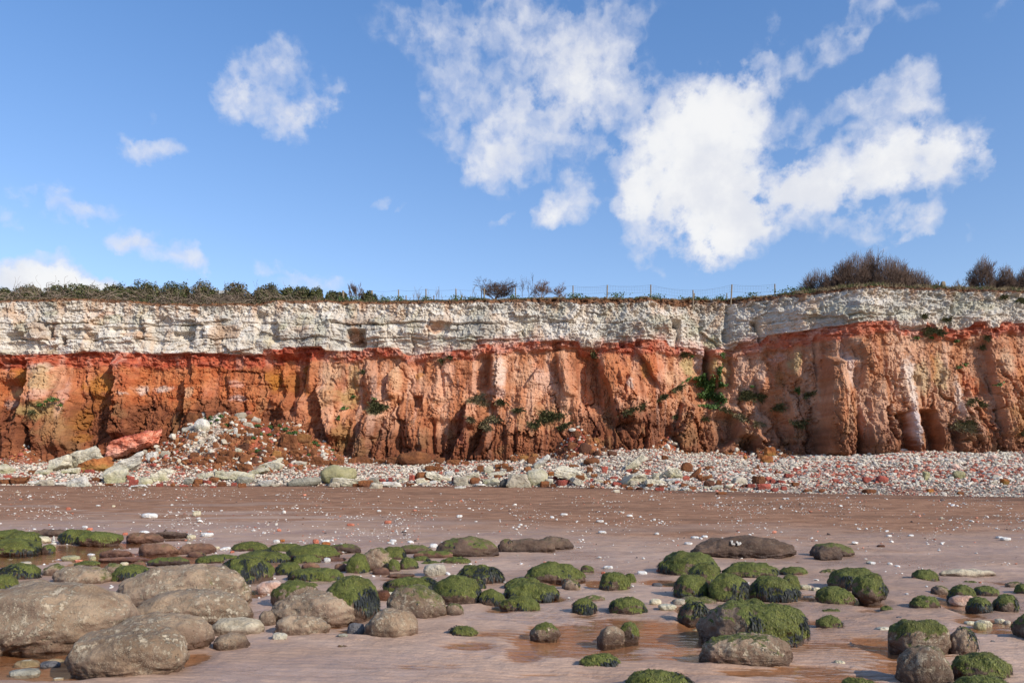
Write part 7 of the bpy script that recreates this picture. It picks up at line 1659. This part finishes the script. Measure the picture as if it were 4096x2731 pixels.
def bare_bush(px0, px1, pyt, pyb, label, seed, stems=9, depth=4, col=(.085, .058, .045), off=1.5, group='leafless shrubs on the cliff edge', spread=.7, dense=False, trunk=False, name='bare_bush', cat='shrub'):
    e = edge_at((px0 + px1) / 2); Y = e[1] + off
    w = (px1 - px0) / F * Y; X = ((px0 + px1) / 2 - HX) / F * Y
    z0 = e[2] - .1; h = CAMZ + (HY - pyt) / F * Y - z0
    rg = np.random.RandomState(5000 + seed)
    segs = []
    def grow(p, d, L, r, lv):
        n = 3
        for i in range(n):
            d = d + rg.normal(0, .16, 3) + np.array([0, 0, .05]); d /= np.linalg.norm(d)
            p2 = p + d * L / n
            segs.append((p, p2, r, r * .82)); r *= .82; p = p2
            if lv > 0 and (dense or i >= (1 if lv == depth else 0)):
                for _ in range(rg.randint(1, 3)):
                    dd = d + rg.normal(0, spread, 3) * np.array([1, .8, .7]); dd[2] = abs(dd[2]) * .7 + .15; dd /= np.linalg.norm(dd)
                    grow(p, dd, L * rg.uniform(.5, .78), r * .72, lv - 1)
    ns = 1 if trunk else stems
    for k in range(ns):
        bx = 0 if trunk else rg.uniform(-.42, .42) * w
        d = np.array([bx / max(w, .1) * 1.3 + rg.normal(0, .2), rg.normal(0, .25), 1.0]); d /= np.linalg.norm(d)
        if trunk:
            segs.append((np.array([0, 0, 0.]), np.array([.02, 0, h * .22]), .05, .045))
            for j in range(stems):
                a = rg.uniform(0, 6.28); dd = np.array([math.cos(a) * .9, math.sin(a) * .6, .75]); dd /= np.linalg.norm(dd)
                grow(np.array([.02, 0, h * .2]), dd, h * .42, .032, depth - 1)
        else:
            loc_h = h * (1 - .55 * (2 * abs(bx) / w) ** 2) * rg.uniform(.75, 1.0)
            grow(np.array([bx, rg.uniform(-.4, .4), 0]), d, loc_h * (.40 if dense else .52), .022, depth)
        if len(segs) > 15000: break
    if dense:   # fine twigs filling the crown
        for _ in range(1500):
            a = rg.uniform(0, 6.28); el_ = math.asin(rg.rand()); r_ = rg.uniform(.35, .96) ** .6
            o_ = np.array([math.cos(a) * math.cos(el_), math.sin(a) * math.cos(el_), math.sin(el_)])
            p = o_ * r_ * np.array([w * .5, .9, h * .86]) + np.array([0, 0, .05])
            d = o_ * .5 + np.array([0, 0, .75]) + rg.normal(0, .38, 3); d /= np.linalg.norm(d)
            L = rg.uniform(.12, .30)
            p2 = p + d * L; d2 = d + rg.normal(0, .3, 3); d2 /= np.linalg.norm(d2)
            segs.append((p, p2, .009, .007)); segs.append((p2, p2 + d2 * L * .8, .007, .004))
    A = np.array([s[0] for s in segs] + [s[1] for s in segs])
    lo, hi = np.percentile(A[:, 0], 1.5), np.percentile(A[:, 0], 98.5); top = np.percentile(A[:, 2], 99.6)
    def fit(p):
        return np.array([(p[0] - (lo + hi) / 2) * w / (hi - lo), p[1] * .9, p[2] * h / top])
    segs = [(fit(a), fit(b), max(r0, .006), max(r1, .005)) for a, b, r0, r1 in segs]
    V, Fq = tubes(segs)
    z = np.clip(V[:, 2] / h, 0, 1)
    C = lerp(np.array(col), np.array(col) * 1.7 + np.array([.03, .01, 0]), rg.rand(len(segs)).repeat(6)[:len(V)])
    root = tag(empty(name, (X, Y, z0)), label, cat, group)
    o = mesh_obj('branches', V, Fq, M['twig'], root, attrs={'Col': C}); o['kind'] = 'stuff'
    return root
def T(o, x, y, s=3.36):
    return (o[0] + x / s) / 4, (o[1] + y / s) / 4
def bb(o, x0, x1, yt, label, seed, **kw):
    (a, t), (b, _) = T(o, x0, yt), T(o, x1, yt)
    bare_bush(a, b, t, 0, label, seed, **kw)
bb((1360, 1080), 125, 335, 165, "small feathery leafless shrub between two ivy-wrapped posts", 1, stems=7, spread=.4)
bb((1360, 1080), 1880, 2340, 112, "round-crowned bare thorn tree on the cliff edge left of the open bare tree", 2, stems=9, depth=5, trunk=True, spread=.8, name='bare_tree', cat='tree', group='leafless trees on the cliff edge', col=(.06, .042, .036))
bb((2040, 1080), -10, 390, 45, "thin open bare tree with long upright branches", 3, stems=4, depth=3, spread=.5, name='bare_tree', cat='tree', group='leafless trees on the cliff edge', col=(.07, .05, .045))
bb((2040, 1080), 320, 735, 145, "wide rusty twiggy bush right of the thin bare tree", 4, stems=8, depth=4, col=(.11, .06, .035), spread=.8)
TH = [((3100, 1000), 340, 860, 300, "low left tail of the big thicket", 5), ((3100, 1000), 640, 1180, 170, "left shoulder bush of the big thicket", 6), ((3100, 1000), 790, 1340, 90, "dense dark bush left of the thicket's peak", 7), ((3100, 1000), 1070, 1450, 58, "tall upright bush forming the thicket's peak", 8), ((3100, 1000), 1260, 1740, 130, "bush just right of the thicket's peak", 9), ((3100, 1000), 1430, 1900, 170, "reddish right shoulder bush of the big thicket", 10), ((3100, 1000), 1690, 2160, 290, "low right tail of the big thicket", 11)]
for o_, a, b, t, lb, sd in TH:
    bb(o_, a, b, t, lb, sd, stems=30 if 6 <= sd <= 10 else 14, depth=4, spread=.5, dense=True, group='bushes of the big thicket at the cliff corner', off=1.2 + .5 * (sd % 3))
bb((3500, 1020), 1280 / 3.946 * 3.36, 1560 / 3.946 * 3.36, 300, "thin sprawling twigs left of the far right bush", 12, stems=6, depth=3, spread=.7)
bb((3500, 1020), 1480 / 3.946 * 3.36, 1960 / 3.946 * 3.36, 75, "high spiky bare bush near the right edge", 13, stems=26, depth=4, spread=.42, dense=True)
bb((3500, 1020), 1840 / 3.946 * 3.36, 2240 / 3.946 * 3.36, 190, "lower purplish bush right of the spiky one", 14, stems=22, depth=4, spread=.5, dense=True)
bb((3500, 1020), 2140 / 3.946 * 3.36, 2560 / 3.946 * 3.36, 190, "bare bush cut by the right edge", 15, stems=22, depth=4, spread=.5, dense=True)
for k, (x, yt) in enumerate(((1060, 235), (1330, 222), (1215, 260), (1600, 240), (1790, 228), (1660, 270), (560, 305), (985, 280))):
    bb((1360, 1080), x - 45, x + 45, yt, "dry umbel stalks standing by the fence %s" % ("left of the third tall post", "between the third and fourth tall posts", "just right of the third tall post", "just right of the fourth tall post", "left of the pair of posts", "low and right of the fourth tall post", "before the first tall post", "near the second short post")[k], 30 + k, stems=3, depth=2, spread=.35, group='dry stalks along the fence', col=(.14, .11, .08), name='dry_stalks', cat='plant', off=1.0)

# fence
def build_fence():
    root = tag(empty('wire_fence', tuple(edge_at(540) + np.array([0, .8, 0]))), "post and wire fence strung along the cliff edge, two posts hanging over", 'fence')
    base = np.array(root.location)
    tops = []
    def post(px, pyt, pyb, r=.05, off=.8, lean=0.0, to=None):
        e = edge_at(px); Y = e[1] + off
        t = wpt(px, pyt, Y); b = wpt(px + lean, pyb, Y)
        a = 8
        V, Fv = [], []
        prof = [(b, r), (t - np.array([0, 0, .04]), r), (t, r * .6)]
        for p, rr in prof:
            for k in range(a):
                V.append(p + np.array([math.cos(k * 2 * math.pi / a) * rr, math.sin(k * 2 * math.pi / a) * rr, 0]))
        V.append(t + np.array([0, 0, .01])); V = np.array(V) - base
        Fq = grid_faces(3, a + 0) if False else np.array([[i * a + k, i * a + (k + 1) % a, (i + 1) * a + (k + 1) % a, (i + 1) * a + k] for i in range(2) for k in range(a)])
        Ft = np.array([[2 * a + k, 2 * a + (k + 1) % a, 3 * a] for k in range(a)])
        mesh_obj('post', V, [Fq, Ft], M['post'], root)
        return t
    o3, o4, o5 = (1360, 1080), (2040, 1080), (2700, 1080)
    for (o, x, yt, yb, r, off, lean) in [(o3, 40, 272, 420, .085, .8, .4), (o3, 428, 268, 420, .075, .8, 0), (o3, 787, 258, 400, .05, .8, 0), (o3, 1155, 248, 400, .05, .8, 0), (o3, 1558, 248, 400, .05, .8, 0), (o3, 1903, 248, 400, .035, .8, -.2), (o3, 1938, 238, 400, .055, .8, 0), (o4, 847, 203, 380, .045, .8, 0), (o4, 1308, 195, 370, .05, .8, -.3), (o4, 1892, 190, 380, .05, .8, 0), (o5, 242, 262, 535, .05, -.45, .3), (o5, 765, 188, 475, .055, -.3, -1.1), (o5, 1342, 180, 320, .05, .8, 0)]:
        px, pt = T(o, x, yt); _, pb = T(o, x, yb)
        tops.append((px, post(px, pt, pb, r, off, lean)))
    for (o, x, yt, yb) in [(o3, 888, 335, 400), (o3, 1262, 335, 400), (o3, 1635, 332, 400), (o3, 395, 300, 400), (o5, 260, 305, 400), (o5, 697, 305, 400), (o4, 75, 232, 380)]:
        px, pt = T(o, x, yt); _, pb = T(o, x, yb)
        post(px, pt, pb, .045, 1.6)
    wires = {'top': 0.03, 'low': .55}
    keyposts = [t for t in tops]
    for nm, dz in wires.items():
        for (pa_, A), (pb_, B) in zip(keyposts[:-1], keyposts[1:]):
            n = 7; segs = []
            prev = None
            for i in range(n + 1):
                u = i / n
                p = A * (1 - u) + B * u - np.array([0, 0, dz + .10 * 4 * u * (1 - u)]) - base
                if prev is not None: segs.append((prev, p, .006, .006))
                prev = p
            V, Fq = tubes(segs); mesh_obj('wire', V, Fq, M['wire'], root)
    segs = []
    for (pa_, A), (pb_, B) in zip(keyposts[7:-1], keyposts[8:]):
        for i in range(1, 16):
            u = i / 16; p = A * (1 - u) + B * u - np.array([0, 0, .03 + .4 * u * (1 - u)]) - base
            segs.append((p, p - np.array([0, 0, .52]), .0035, .0035))
        for dz in (.18, .36):
            segs.append((A - base - [0, 0, dz], B - base - [0, 0, dz + .05], .0035, .0035))
    V, Fq = tubes(segs); nt = mesh_obj('netting', V, Fq, M['wire'], root); nt['kind'] = 'stuff'
    # stone marker further right
    px, pt = T((3500, 1020), 1073 / 3.946 * 3.36, 408 / 3.946 * 3.36)
    e = edge_at(px); Y = e[1] + .9
    d, Fc = ico(3)
    p = np.sign(d) * np.abs(d) ** .55 * np.array([.17, .13, .55])
    o = mesh_obj('marker_stone', p, Fc, M['post'], smooth=True, loc=tuple(wpt(px, pt, Y) - np.array([0, 0, .55])))
    tag(o, "stubby weathered stone post alone between the thicket and the spiky bush", 'post')
build_fence()

# grass fringe and hanging soil roots along the edge
def build_fringe():
    rg = np.random.RandomState(61)
    n = 30000
    px = rg.uniform(-140, 1170, n)
    e = np.stack([np.interp(px, CLIFF_PX, EDGE[:, i]) for i in range(3)], 1)
    green = sst(fbm(px * .045, 0 * px, 0, 4, 1100), -.15, .25)
    tall = (.55 + .5 * fbm(px * .08, 2 + 0 * px, 0, 3, 1104)) * (.7 + .75 * sst(px, 778, 800))
    back = rg.uniform(-.12, 1.0, n)
    P = e + np.stack([rg.normal(0, .05, n), back, .05 + .12 * np.clip(back, 0, 1)], 1)
    over = (back < .12)
    L = rg.uniform(.14, .42, n) * np.clip(tall, .3, 1.6)
    d = np.stack([rg.normal(0, .45, n), rg.normal(-.25, .3, n), np.where(over & (rg.rand(n) < .7), rg.uniform(-1.0, .1, n), rg.uniform(.3, 1.1, n))], 1)
    d /= np.linalg.norm(d, axis=1)[:, None]
    s = np.cross(d, np.array([0, 1.0, 0])); s /= np.linalg.norm(s, axis=1)[:, None] + 1e-9
    wd = rg.uniform(.012, .03, n)[:, None]
    V = np.stack([P - s * wd, P + s * wd, P + d * L[:, None]], 1).reshape(-1, 3)
    isg = rg.rand(n) < green * .8
    c = np.where(isg[:, None], lerp((.035, .055, .014), (.085, .11, .03), rg.rand(n)), lerp((.14, .10, .055), (.30, .235, .13), rg.rand(n)))
    c = np.where((rg.rand(n) < .3)[:, None], (.07, .045, .028), c)
    tag(mesh_obj('clifftop_grass', V, np.arange(n * 3).reshape(n, 3), M['grass'], attrs={'Col': np.repeat(c, 3, 0)}), "rough dry and green grass fringing the cliff edge", 'grass', kind='stuff')
build_fringe()

def leafy(name, label, P, N, size, cols, seed, group=None, cat='plant', stems=0):
    rg = np.random.RandomState(seed)
    V, Fq = leaf_cloud(rg, P, N, size)
    c = lerp(cols[0], cols[1], rg.rand(len(P)) ** 1.3)
    cen = P.mean(0)
    root = tag(empty(name, tuple(cen)), label, cat, group)
    o = mesh_obj('leaves', V - cen, Fq, M['leaf'], root, attrs={'Col': np.repeat(c, 4, 0)}); o['kind'] = 'stuff'
    return root
# low brambly leaves along the fence
def build_low_plants():
    spots = [(520, 700, .5), (1360, 30, .0)]
    for k, (o, x, w, h) in enumerate([((1360, 1080), 110, 220, 365), ((1360, 1080), 600, 160, 358), ((1360, 1080), 790, 120, 345), ((1360, 1080), 1150, 100, 352), ((1360, 1080), 1560, 120, 345), ((1360, 1080), 1790, 160, 365), ((2040, 1080), 880, 180, 322), ((2040, 1080), 1420, 200, 300), ((2040, 1080), 1960, 160, 322), ((2700, 1080), 300, 330, 358), ((2700, 1080), 620, 130, 352), ((2700, 1080), 1040, 140, 295), ((2700, 1080), 1600, 330, 235), ((2040, 1080), 50, 120, 330)]):
        px, py = T(o, x, h); e = edge_at(px); Y = e[1] + .4
        rg = np.random.RandomState(6100 + k)
        ww = w / 3.36 / 4 / F * Y; top = CAMZ + (HY - py) / F * Y; hh = max(top - e[2], .15)
        n = int(160 * ww / .6)
        P = np.stack([rg.normal(0, ww * .35, n) + (px - HX) / F * Y, Y + rg.normal(0, .3, n), e[2] + rg.uniform(-.1, 1, n) * hh], 1)
        N = rg.normal(size=(n, 3)) + np.array([0, -.6, .8])
        leafy('bramble', "low green bramble patch on the cliff edge " + ("between the ivy-wrapped posts", "before the first tall post", "at the foot of the first tall post", "at the foot of the second tall post", "at the foot of the third tall post", "left of the pair of posts", "right of the netted fence's first post", "around the netted fence's second post", "at the netted fence's third post", "behind the left hanging post", "left of the right hanging post", "right of the right hanging post", "on the slope up to the thicket", "under the thin open bare tree")[k], P, N, .12, ((.03, .055, .012), (.10, .16, .04)), 6200 + k, 'bramble patches along the cliff edge')
build_low_plants()

# tangled roots and dead stems hanging over the edge at the left
def roots(px0, px1, label, seed, n=40, drop=1.0, r=.02):
    rg = np.random.RandomState(7000 + seed)
    segs = []
    pc = (px0 + px1) / 2; e0 = edge_at(pc)
    for k in range(n):
        px = rg.uniform(px0, px1); e = edge_at(px) - e0
        p = e + np.array([0, rg.uniform(-.1, .5), rg.uniform(.05, .5)])
        d = np.array([rg.normal(0, 1.0), rg.uniform(-.6, .1), rg.uniform(-.3, .5)]); d /= np.linalg.norm(d)
        rr = rg.uniform(.5, 1.2) * r
        for s in range(rg.randint(5, 11)):
            d = d + rg.normal(0, .38, 3) + np.array([0, -.02, -.10 * drop]); d /= np.linalg.norm(d)
            p2 = p + d * rg.uniform(.14, .30)
            p2[1] = np.clip(p2[1], -.75, .6)
            if p2[2] < -.75 * drop: d[2] = abs(d[2])
            segs.append((p, p2, rr, rr * .9)); rr *= .9; p = p2
    V, Fq = tubes(segs)
    C = lerp((.15, .105, .075), (.30, .235, .175), rg.rand(len(segs)).repeat(6))
    o = empty('exposed_roots', tuple(e0))
    st = mesh_obj('root_stems', V, Fq, M['twig'], o, attrs={'Col': C}); st['kind'] = 'stuff'
    tag(o, label, 'roots', 'tangled roots hanging over the cliff edge')
for k, (a, b, lb, n, dr) in enumerate([(-5, 30, "fine dark roots under the left edge bush", 46, .3), (28, 82, "fine roots trailing under the second and third bushes", 70, .3), (80, 118, "looping grey stems under the broad fourth bush", 46, .45), (112, 150, "arching pale stems under the tallest left bush", 40, .5), (148, 178, "thick snarl of grey branches at the stem-laced bush", 60, .95), (176, 216, "long branches sprawling under the round-topped twiggy bush", 60, .8), (214, 250, "bare branches reaching right under the brown twiggy bush", 50, .8), (248, 288, "drooping roots at the left end of the right bush group", 46, 1.0)]):
    roots(a, b, lb, k, n, dr)

# white building glimpsed between the bushes
def build_house():
    px, py = T((680, 1080), 690, 268); Y = 96.0
    p = wpt(px, py, Y); z0 = 14.0
    root = tag(empty('white_house', (p[0], Y, z0)), "white building whose roof shows between two twiggy bushes", 'building')
    def box(nm, x0, x1, y0, y1, a, b, mat, par=root):
        V = np.array([[x, y, z] for x in (x0, x1) for y in (y0, y1) for z in (a, b)])
        Fq = np.array([[0, 1, 3, 2], [4, 6, 7, 5], [0, 4, 5, 1], [2, 3, 7, 6], [0, 2, 6, 4], [1, 5, 7, 3]])
        return mesh_obj(nm, V, Fq, mat, par)
    H = p[2] - z0
    box('wall', -1.0, 1.0, 0, 5, 0, H - .45, M['plaster'])
    rf = box('roof', -.72, .72, -.15, 5.1, H - .45, H - .06, M['roofing'])
    for x in np.linspace(-.66, .66, 9):
        box('roof_rib', x - .02, x + .02, -.19, -.15, H - .44, H - .05, M['plaster'], rf)
    for x in (-.80, .80):
        box('chimney', x - .075, x + .075, -.1, .6, H - .45, H + .03, M['plaster'])
build_house()

# plants growing on the face
def on_face(c, x, y):
    return cliff_at(*crop(c)(x, y))
def face_tuft(c, x, y, rx, ry, kind, label, seed, slope=0.0):
    """grass or leaves rooted in the face over an ellipse in the close-up"""
    rg = np.random.RandomState(8000 + seed)
    area = max(rx * ry, 60)
    n = int(min(700, 26 + area * (.28 if kind == 'ivy' else .22)))
    pts = []
    for _ in range(n):
        a = rg.uniform(0, 6.28); r = math.sqrt(rg.rand()) * (.75 + .35 * math.sin(3 * a + seed) + .2 * rg.normal())
        dx = r * math.cos(a) * rx; dy = r * math.sin(a) * ry + slope * dx
        pts.append(on_face(c, x + dx, y + dy))
    P = np.array(pts) - np.array([0, .08, 0])
    cen = P.mean(0)
    if kind in ('ivy', 'weed'):
        P = P - np.array([0, 1, 0]) * rg.uniform(.0, .40 if kind == 'ivy' else .2, n)[:, None]
        N = rg.normal(0, .5, (n, 3)) + np.array([.3, -.7, .6])
        V, Fc = leaf_cloud(rg, P - cen, N, .17 if kind == 'ivy' else .13)
        c_ = lerp((.028, .055, .010), (.10, .17, .03), rg.rand(n) ** 1.2); rep = 4
        root = empty('ivy_clump' if kind == 'ivy' else 'green_weed', tuple(cen))
        o = mesh_obj('leaves', V, Fc, M['leaf'], root, attrs={'Col': np.repeat(c_, 4, 0)}); o['kind'] = 'stuff'
        return tag(root, label, 'plant', 'green plants growing on the cliff face')
    d = np.stack([rg.normal(0, .5, n), rg.uniform(-1, -.3, n), rg.uniform(-.7, .7, n)], 1); d /= np.linalg.norm(d, axis=1)[:, None]
    L = rg.uniform(.18, .5, n)[:, None]; s = np.cross(d, [0, 1, .2]); s /= np.linalg.norm(s, axis=1)[:, None] + 1e-9
    w = rg.uniform(.014, .035, n)[:, None]; Q = P - cen
    droop = np.array([0, 0, -.14])
    V = np.stack([Q - s * w, Q + s * w, Q + d * L * .6 + s * w * .7, Q + d * L + droop * rg.rand(n)[:, None]], 1).reshape(-1, 3)
    i0 = np.arange(n)[:, None] * 4
    Ft = np.concatenate([i0 + np.array([[0, 1, 2]]), i0 + np.array([[0, 2, 3]])])
    if kind == 'olive': ca, cb = (.055, .06, .018), (.16, .145, .06)
    else: ca, cb = (.10, .085, .035), (.30, .24, .13)
    root = empty('grass_tuft', tuple(cen))
    o = mesh_obj('blades', V, Ft, M['grass'], root, attrs={'Col': np.repeat(lerp(ca, cb, rg.rand(n)), 4, 0)}); o['kind'] = 'stuff'
    return tag(root, label, 'grass tuft', 'grass tufts on the cliff face')
TUFTS = [
    (0, 330, 1018, 62, 16, 'weed', "green weed strip on the left buttress shoulder", -.12), (0, 262, 1048, 28, 14, 'weed', "green weed just below the strip on the left buttress", 0), (0, 205, 1092, 26, 14, 'olive', "olive tuft at the left buttress edge", 0), (0, 190, 1040, 16, 16, 'olive', "small tuft in the nook left of the buttress strip", 0), (0, 8, 1245, 26, 34, 'weed', "green weed low at the left edge of the face", 0), (0, 4, 1350, 14, 14, 'weed', "lowest green weed at the left edge", 0), (0, 385, 1050, 14, 10, 'weed', "tiny weed right of the buttress strip", 0),
    (1, 555, 1068, 24, 14, 'weed', "green weed beside the grassy hollow, left of the pale pillar", 0), (1, 762, 1062, 62, 34, 'olive', "olive grass patch left of the bright pillar", 0), (1, 745, 1010, 16, 10, 'weed', "weed above the olive grass patch", 0), (1, 612, 996, 16, 8, 'weed', "thin weed on the tan face", 0), (1, 520, 1130, 14, 18, 'weed', "weed on the lower tan face", 0), (1, 1395, 1022, 66, 34, 'tan', "tan grass cap on the brown buttress", .1), (1, 1480, 1140, 64, 26, 'tan', "tan grass hanging across the brown buttress", 0), (1, 1440, 1185, 30, 34, 'tan', "lowest tan grass on the brown buttress", 0), (1, 1350, 1140, 30, 14, 'tan', "tan wisp on the brown buttress's left side", .3), (1, 670, 840, 18, 8, 'olive', "tuft high on the tan face", 0), (1, 1160, 770, 18, 8, 'olive', "tuft under the red band, left of the middle", 0), (1, 1215, 752, 18, 8, 'olive', "second tuft under the red band, left of the middle", 0), (1, 1535, 1030, 30, 18, 'olive', "olive grass under the pale pillar", 0),
    (2, 228, 1122, 96, 40, 'olive', "large dark olive grass patch right of the brown buttress", -.1), (2, 322, 1180, 56, 14, 'olive', "slanting grass lip below the large olive patch", -.4), (2, 135, 1175, 40, 18, 'olive', "left tail of the large olive patch", .2), (2, 770, 1075, 84, 16, 'olive', "slanting grass ledge on the orange slope", -.42), (2, 40, 1080, 40, 8, 'olive', "thin grass line near the large olive patch", -.1), (2, 518, 738, 22, 26, 'olive', "tuft hanging at the red band's edge", .5), (2, 540, 790, 12, 16, 'tan', "tan wisp below the red band tuft", 0), (2, 1080, 735, 26, 14, 'olive', "tuft beside the notch under the chalk", 0), (2, 1130, 745, 10, 8, 'weed', "weed beside the notch under the chalk", 0),
    (2, 1180, 880, 56, 22, 'ivy', "top left arm of the ivy above the diagonal ledge", -.25), (2, 1225, 915, 62, 50, 'ivy', "main upper mass of the bright ivy in the gully", 0), (2, 1225, 980, 58, 44, 'ivy', "middle mass of the bright ivy in the gully", 0), (2, 1300, 1015, 42, 34, 'ivy', "lower right mass of the gully ivy", 0), (2, 1312, 925, 30, 18, 'ivy', "right arm of the gully ivy", 0), (2, 1298, 840, 16, 46, 'ivy', "upright ivy strand climbing the gully", -1.0), (2, 1318, 735, 20, 20, 'weed', "weed at the top of the gully under the chalk", 0), (2, 1245, 1058, 78, 16, 'ivy', "green mat on the ledge below the ivy", .05), (2, 1340, 1080, 42, 12, 'olive', "olive grass at the right of the ledge mat", .2), (2, 1430, 1125, 52, 18, 'tan', "tan grass further down the ledge", .35), (2, 1540, 1168, 40, 16, 'tan', "tan grass at the ledge's right end", 0), (2, 1205, 1135, 24, 8, 'olive', "small tuft under the ledge mat", -.2), (2, 1020, 1122, 14, 8, 'olive', "tiny tuft low on the orange slope", 0),
    (2, 1095, 895, 34, 9, 'weed', "upper piece of the diagonal weed line", -.6), (2, 1040, 940, 40, 10, 'olive', "middle piece of the diagonal weed line", -.5), (2, 945, 1000, 36, 10, 'olive', "lower piece of the diagonal weed line", -.6), (2, 1470, 990, 62, 34, 'olive', "grey-green scrub right of the ivy", 0), (2, 1560, 1000, 34, 24, 'olive', "right part of the grey-green scrub", 0), (2, 1500, 935, 16, 8, 'weed', "weed above the grey-green scrub", 0),
    (3, 192, 1162, 50, 26, 'olive', "dark olive tuft low in the shaded bay", 0), (3, 180, 960, 22, 26, 'weed', "dark weed high in the shaded bay", 0), (3, 62, 1065, 44, 22, 'olive', "sparse tuft left in the shaded bay", 0), (3, 250, 985, 44, 12, 'olive', "tuft beside the great buttress", -.4), (3, 1005, 585, 50, 22, 'olive', "olive tuft under the chalk notch at right", 0), (3, 1075, 600, 34, 14, 'olive', "drooping tuft right of the chalk notch", .2), (3, 925, 630, 18, 10, 'weed', "weed left of the chalk notch", 0), (3, 1018, 628, 14, 8, 'weed', "weed below the chalk notch", 0), (3, 1250, 1178, 104, 58, 'tan', "big tan grass patch beside the caves", .1), (3, 1230, 1160, 60, 30, 'olive', "olive heart of the big tan grass patch", 0), (3, 1290, 1035, 60, 22, 'olive', "olive tuft above the big tan patch", .2), (3, 1190, 815, 22, 10, 'weed', "left one of two small weeds on the red slope", 0), (3, 1232, 796, 22, 9, 'weed', "right one of two small weeds on the red slope", 0), (3, 1440, 920, 30, 10, 'weed', "weed on the ledge near the right edge", -.2), (3, 1598, 1000, 14, 34, 'weed', "dark weed at the very right edge", 0), (3, 1580, 1215, 34, 14, 'olive', "low tuft at the very right edge", .3), (3, 1175, 650, 16, 10, 'weed', "weed under the red band near the right", 0), (3, 1365, 630, 18, 10, 'olive', "tuft on the red band near the right edge", 0), (3, 970, 492, 20, 8, 'olive', "tuft in the chalk above the notch", 0), (3, 1112, 515, 30, 10, 'olive', "tuft in the chalk right of the notch", 0), (3, 1465, 372, 24, 12, 'olive', "dark tuft high in the chalk near the right edge", 0), (3, 1575, 395, 34, 14, 'olive', "tan tuft high in the chalk at the right edge", 0), (3, 1340, 690, 24, 8, 'olive', "tuft on the red slope near the right", 0),
]
for i, (c, x, y, rx, ry, kd, lb, sl) in enumerate(TUFTS):
    face_tuft(c, x, y, rx, ry, kd, lb, i, sl)

# green plants on the rubble mound
GREEN_WHERE = ["upper of two green plants by the mound's top left brown block", "lower of two green plants by the mound's top left brown block", "largest green plant on the mound's upper left crest", "upper of a column of three small plants left of the crest", "middle of a column of three small plants left of the crest", "small green plant just left of the crest plants' middle", "lowest of a column of three small plants by the white block", "green plant in the middle of the white rubble", "green plant at the far left foot of the mound's white rubble", "green plant left of the three on the right shoulder",
    "leftmost of three large plants above the bright red block", "middle of three large plants above the bright red block", "rightmost of three large plants above the bright red block", "green plant farthest right along the mound's crest line", "lone dark green plant in the middle of the brown rubble", "green plant touching the bright red block's left side", "small plant just under the bright red block's left corner", "bushy plant right of the perched ochre block", "small plant below the bushy one right of the ochre block", "plant at the cliff foot right of the mound, upper of two", "plant at the cliff foot right of the mound, lower of two", "pale green plant among dark blocks in the mound's centre", "small plant where the crest meets the cliff", "tiny plant low among blocks under the ochre block", "greyish plant above the three large ones", "flat green strip above the mound's largest brown block", "small plant at the bright red block's right foot"]
for i, (x, y, r) in enumerate([(470, 120, 30), (490, 178, 28), (690, 135, 42), (552, 150, 26), (566, 186, 24), (638, 192, 28), (550, 235, 28), (762, 262, 44), (66, 298, 48), (1185, 262, 44), (1362, 280, 52), (1488, 262, 48), (1560, 312, 52), (1680, 358, 46), (1132, 432, 36), (1200, 350, 30), (1222, 386, 30), (1950, 498, 44), (1996, 532, 24), (2185, 592, 30), (2236, 656, 46), (1192, 600, 50), (1340, 196, 24), (1866, 660, 24), (1362, 230, 32), (1600, 372, 60), (1340, 385, 30)]):
    px, py = spx(1, x, y + r * .5)
    X_, Y_, Z_ = ground_hit(px, py)
    rg = np.random.RandomState(9000 + i)
    R_ = r / 3.36 / 4 / F * Y_
    n = int(40 + 160 * R_ / .25)
    d = rg.normal(size=(n, 3)); d[:, 2] = abs(d[:, 2]); d /= np.linalg.norm(d, axis=1)[:, None]
    P = d * (R_ * rg.uniform(.5, 1.05, n))[:, None] * np.array([1, .8, .8])
    V, Fq = leaf_cloud(rg, P, d + np.array([0, 0, .3]), .11)
    o = empty('green_plant', (X_, Y_ - .1, Z_))
    lv = mesh_obj('leaves', V, Fq, M['leaf'], o, attrs={'Col': np.repeat(lerp((.03, .06, .014), (.10, .17, .04), rg.rand(n)), 4, 0)}); lv['kind'] = 'stuff'
    where = GREEN_WHERE[i]
    tag(o, where, 'plant', 'green plants on the rubble mound')
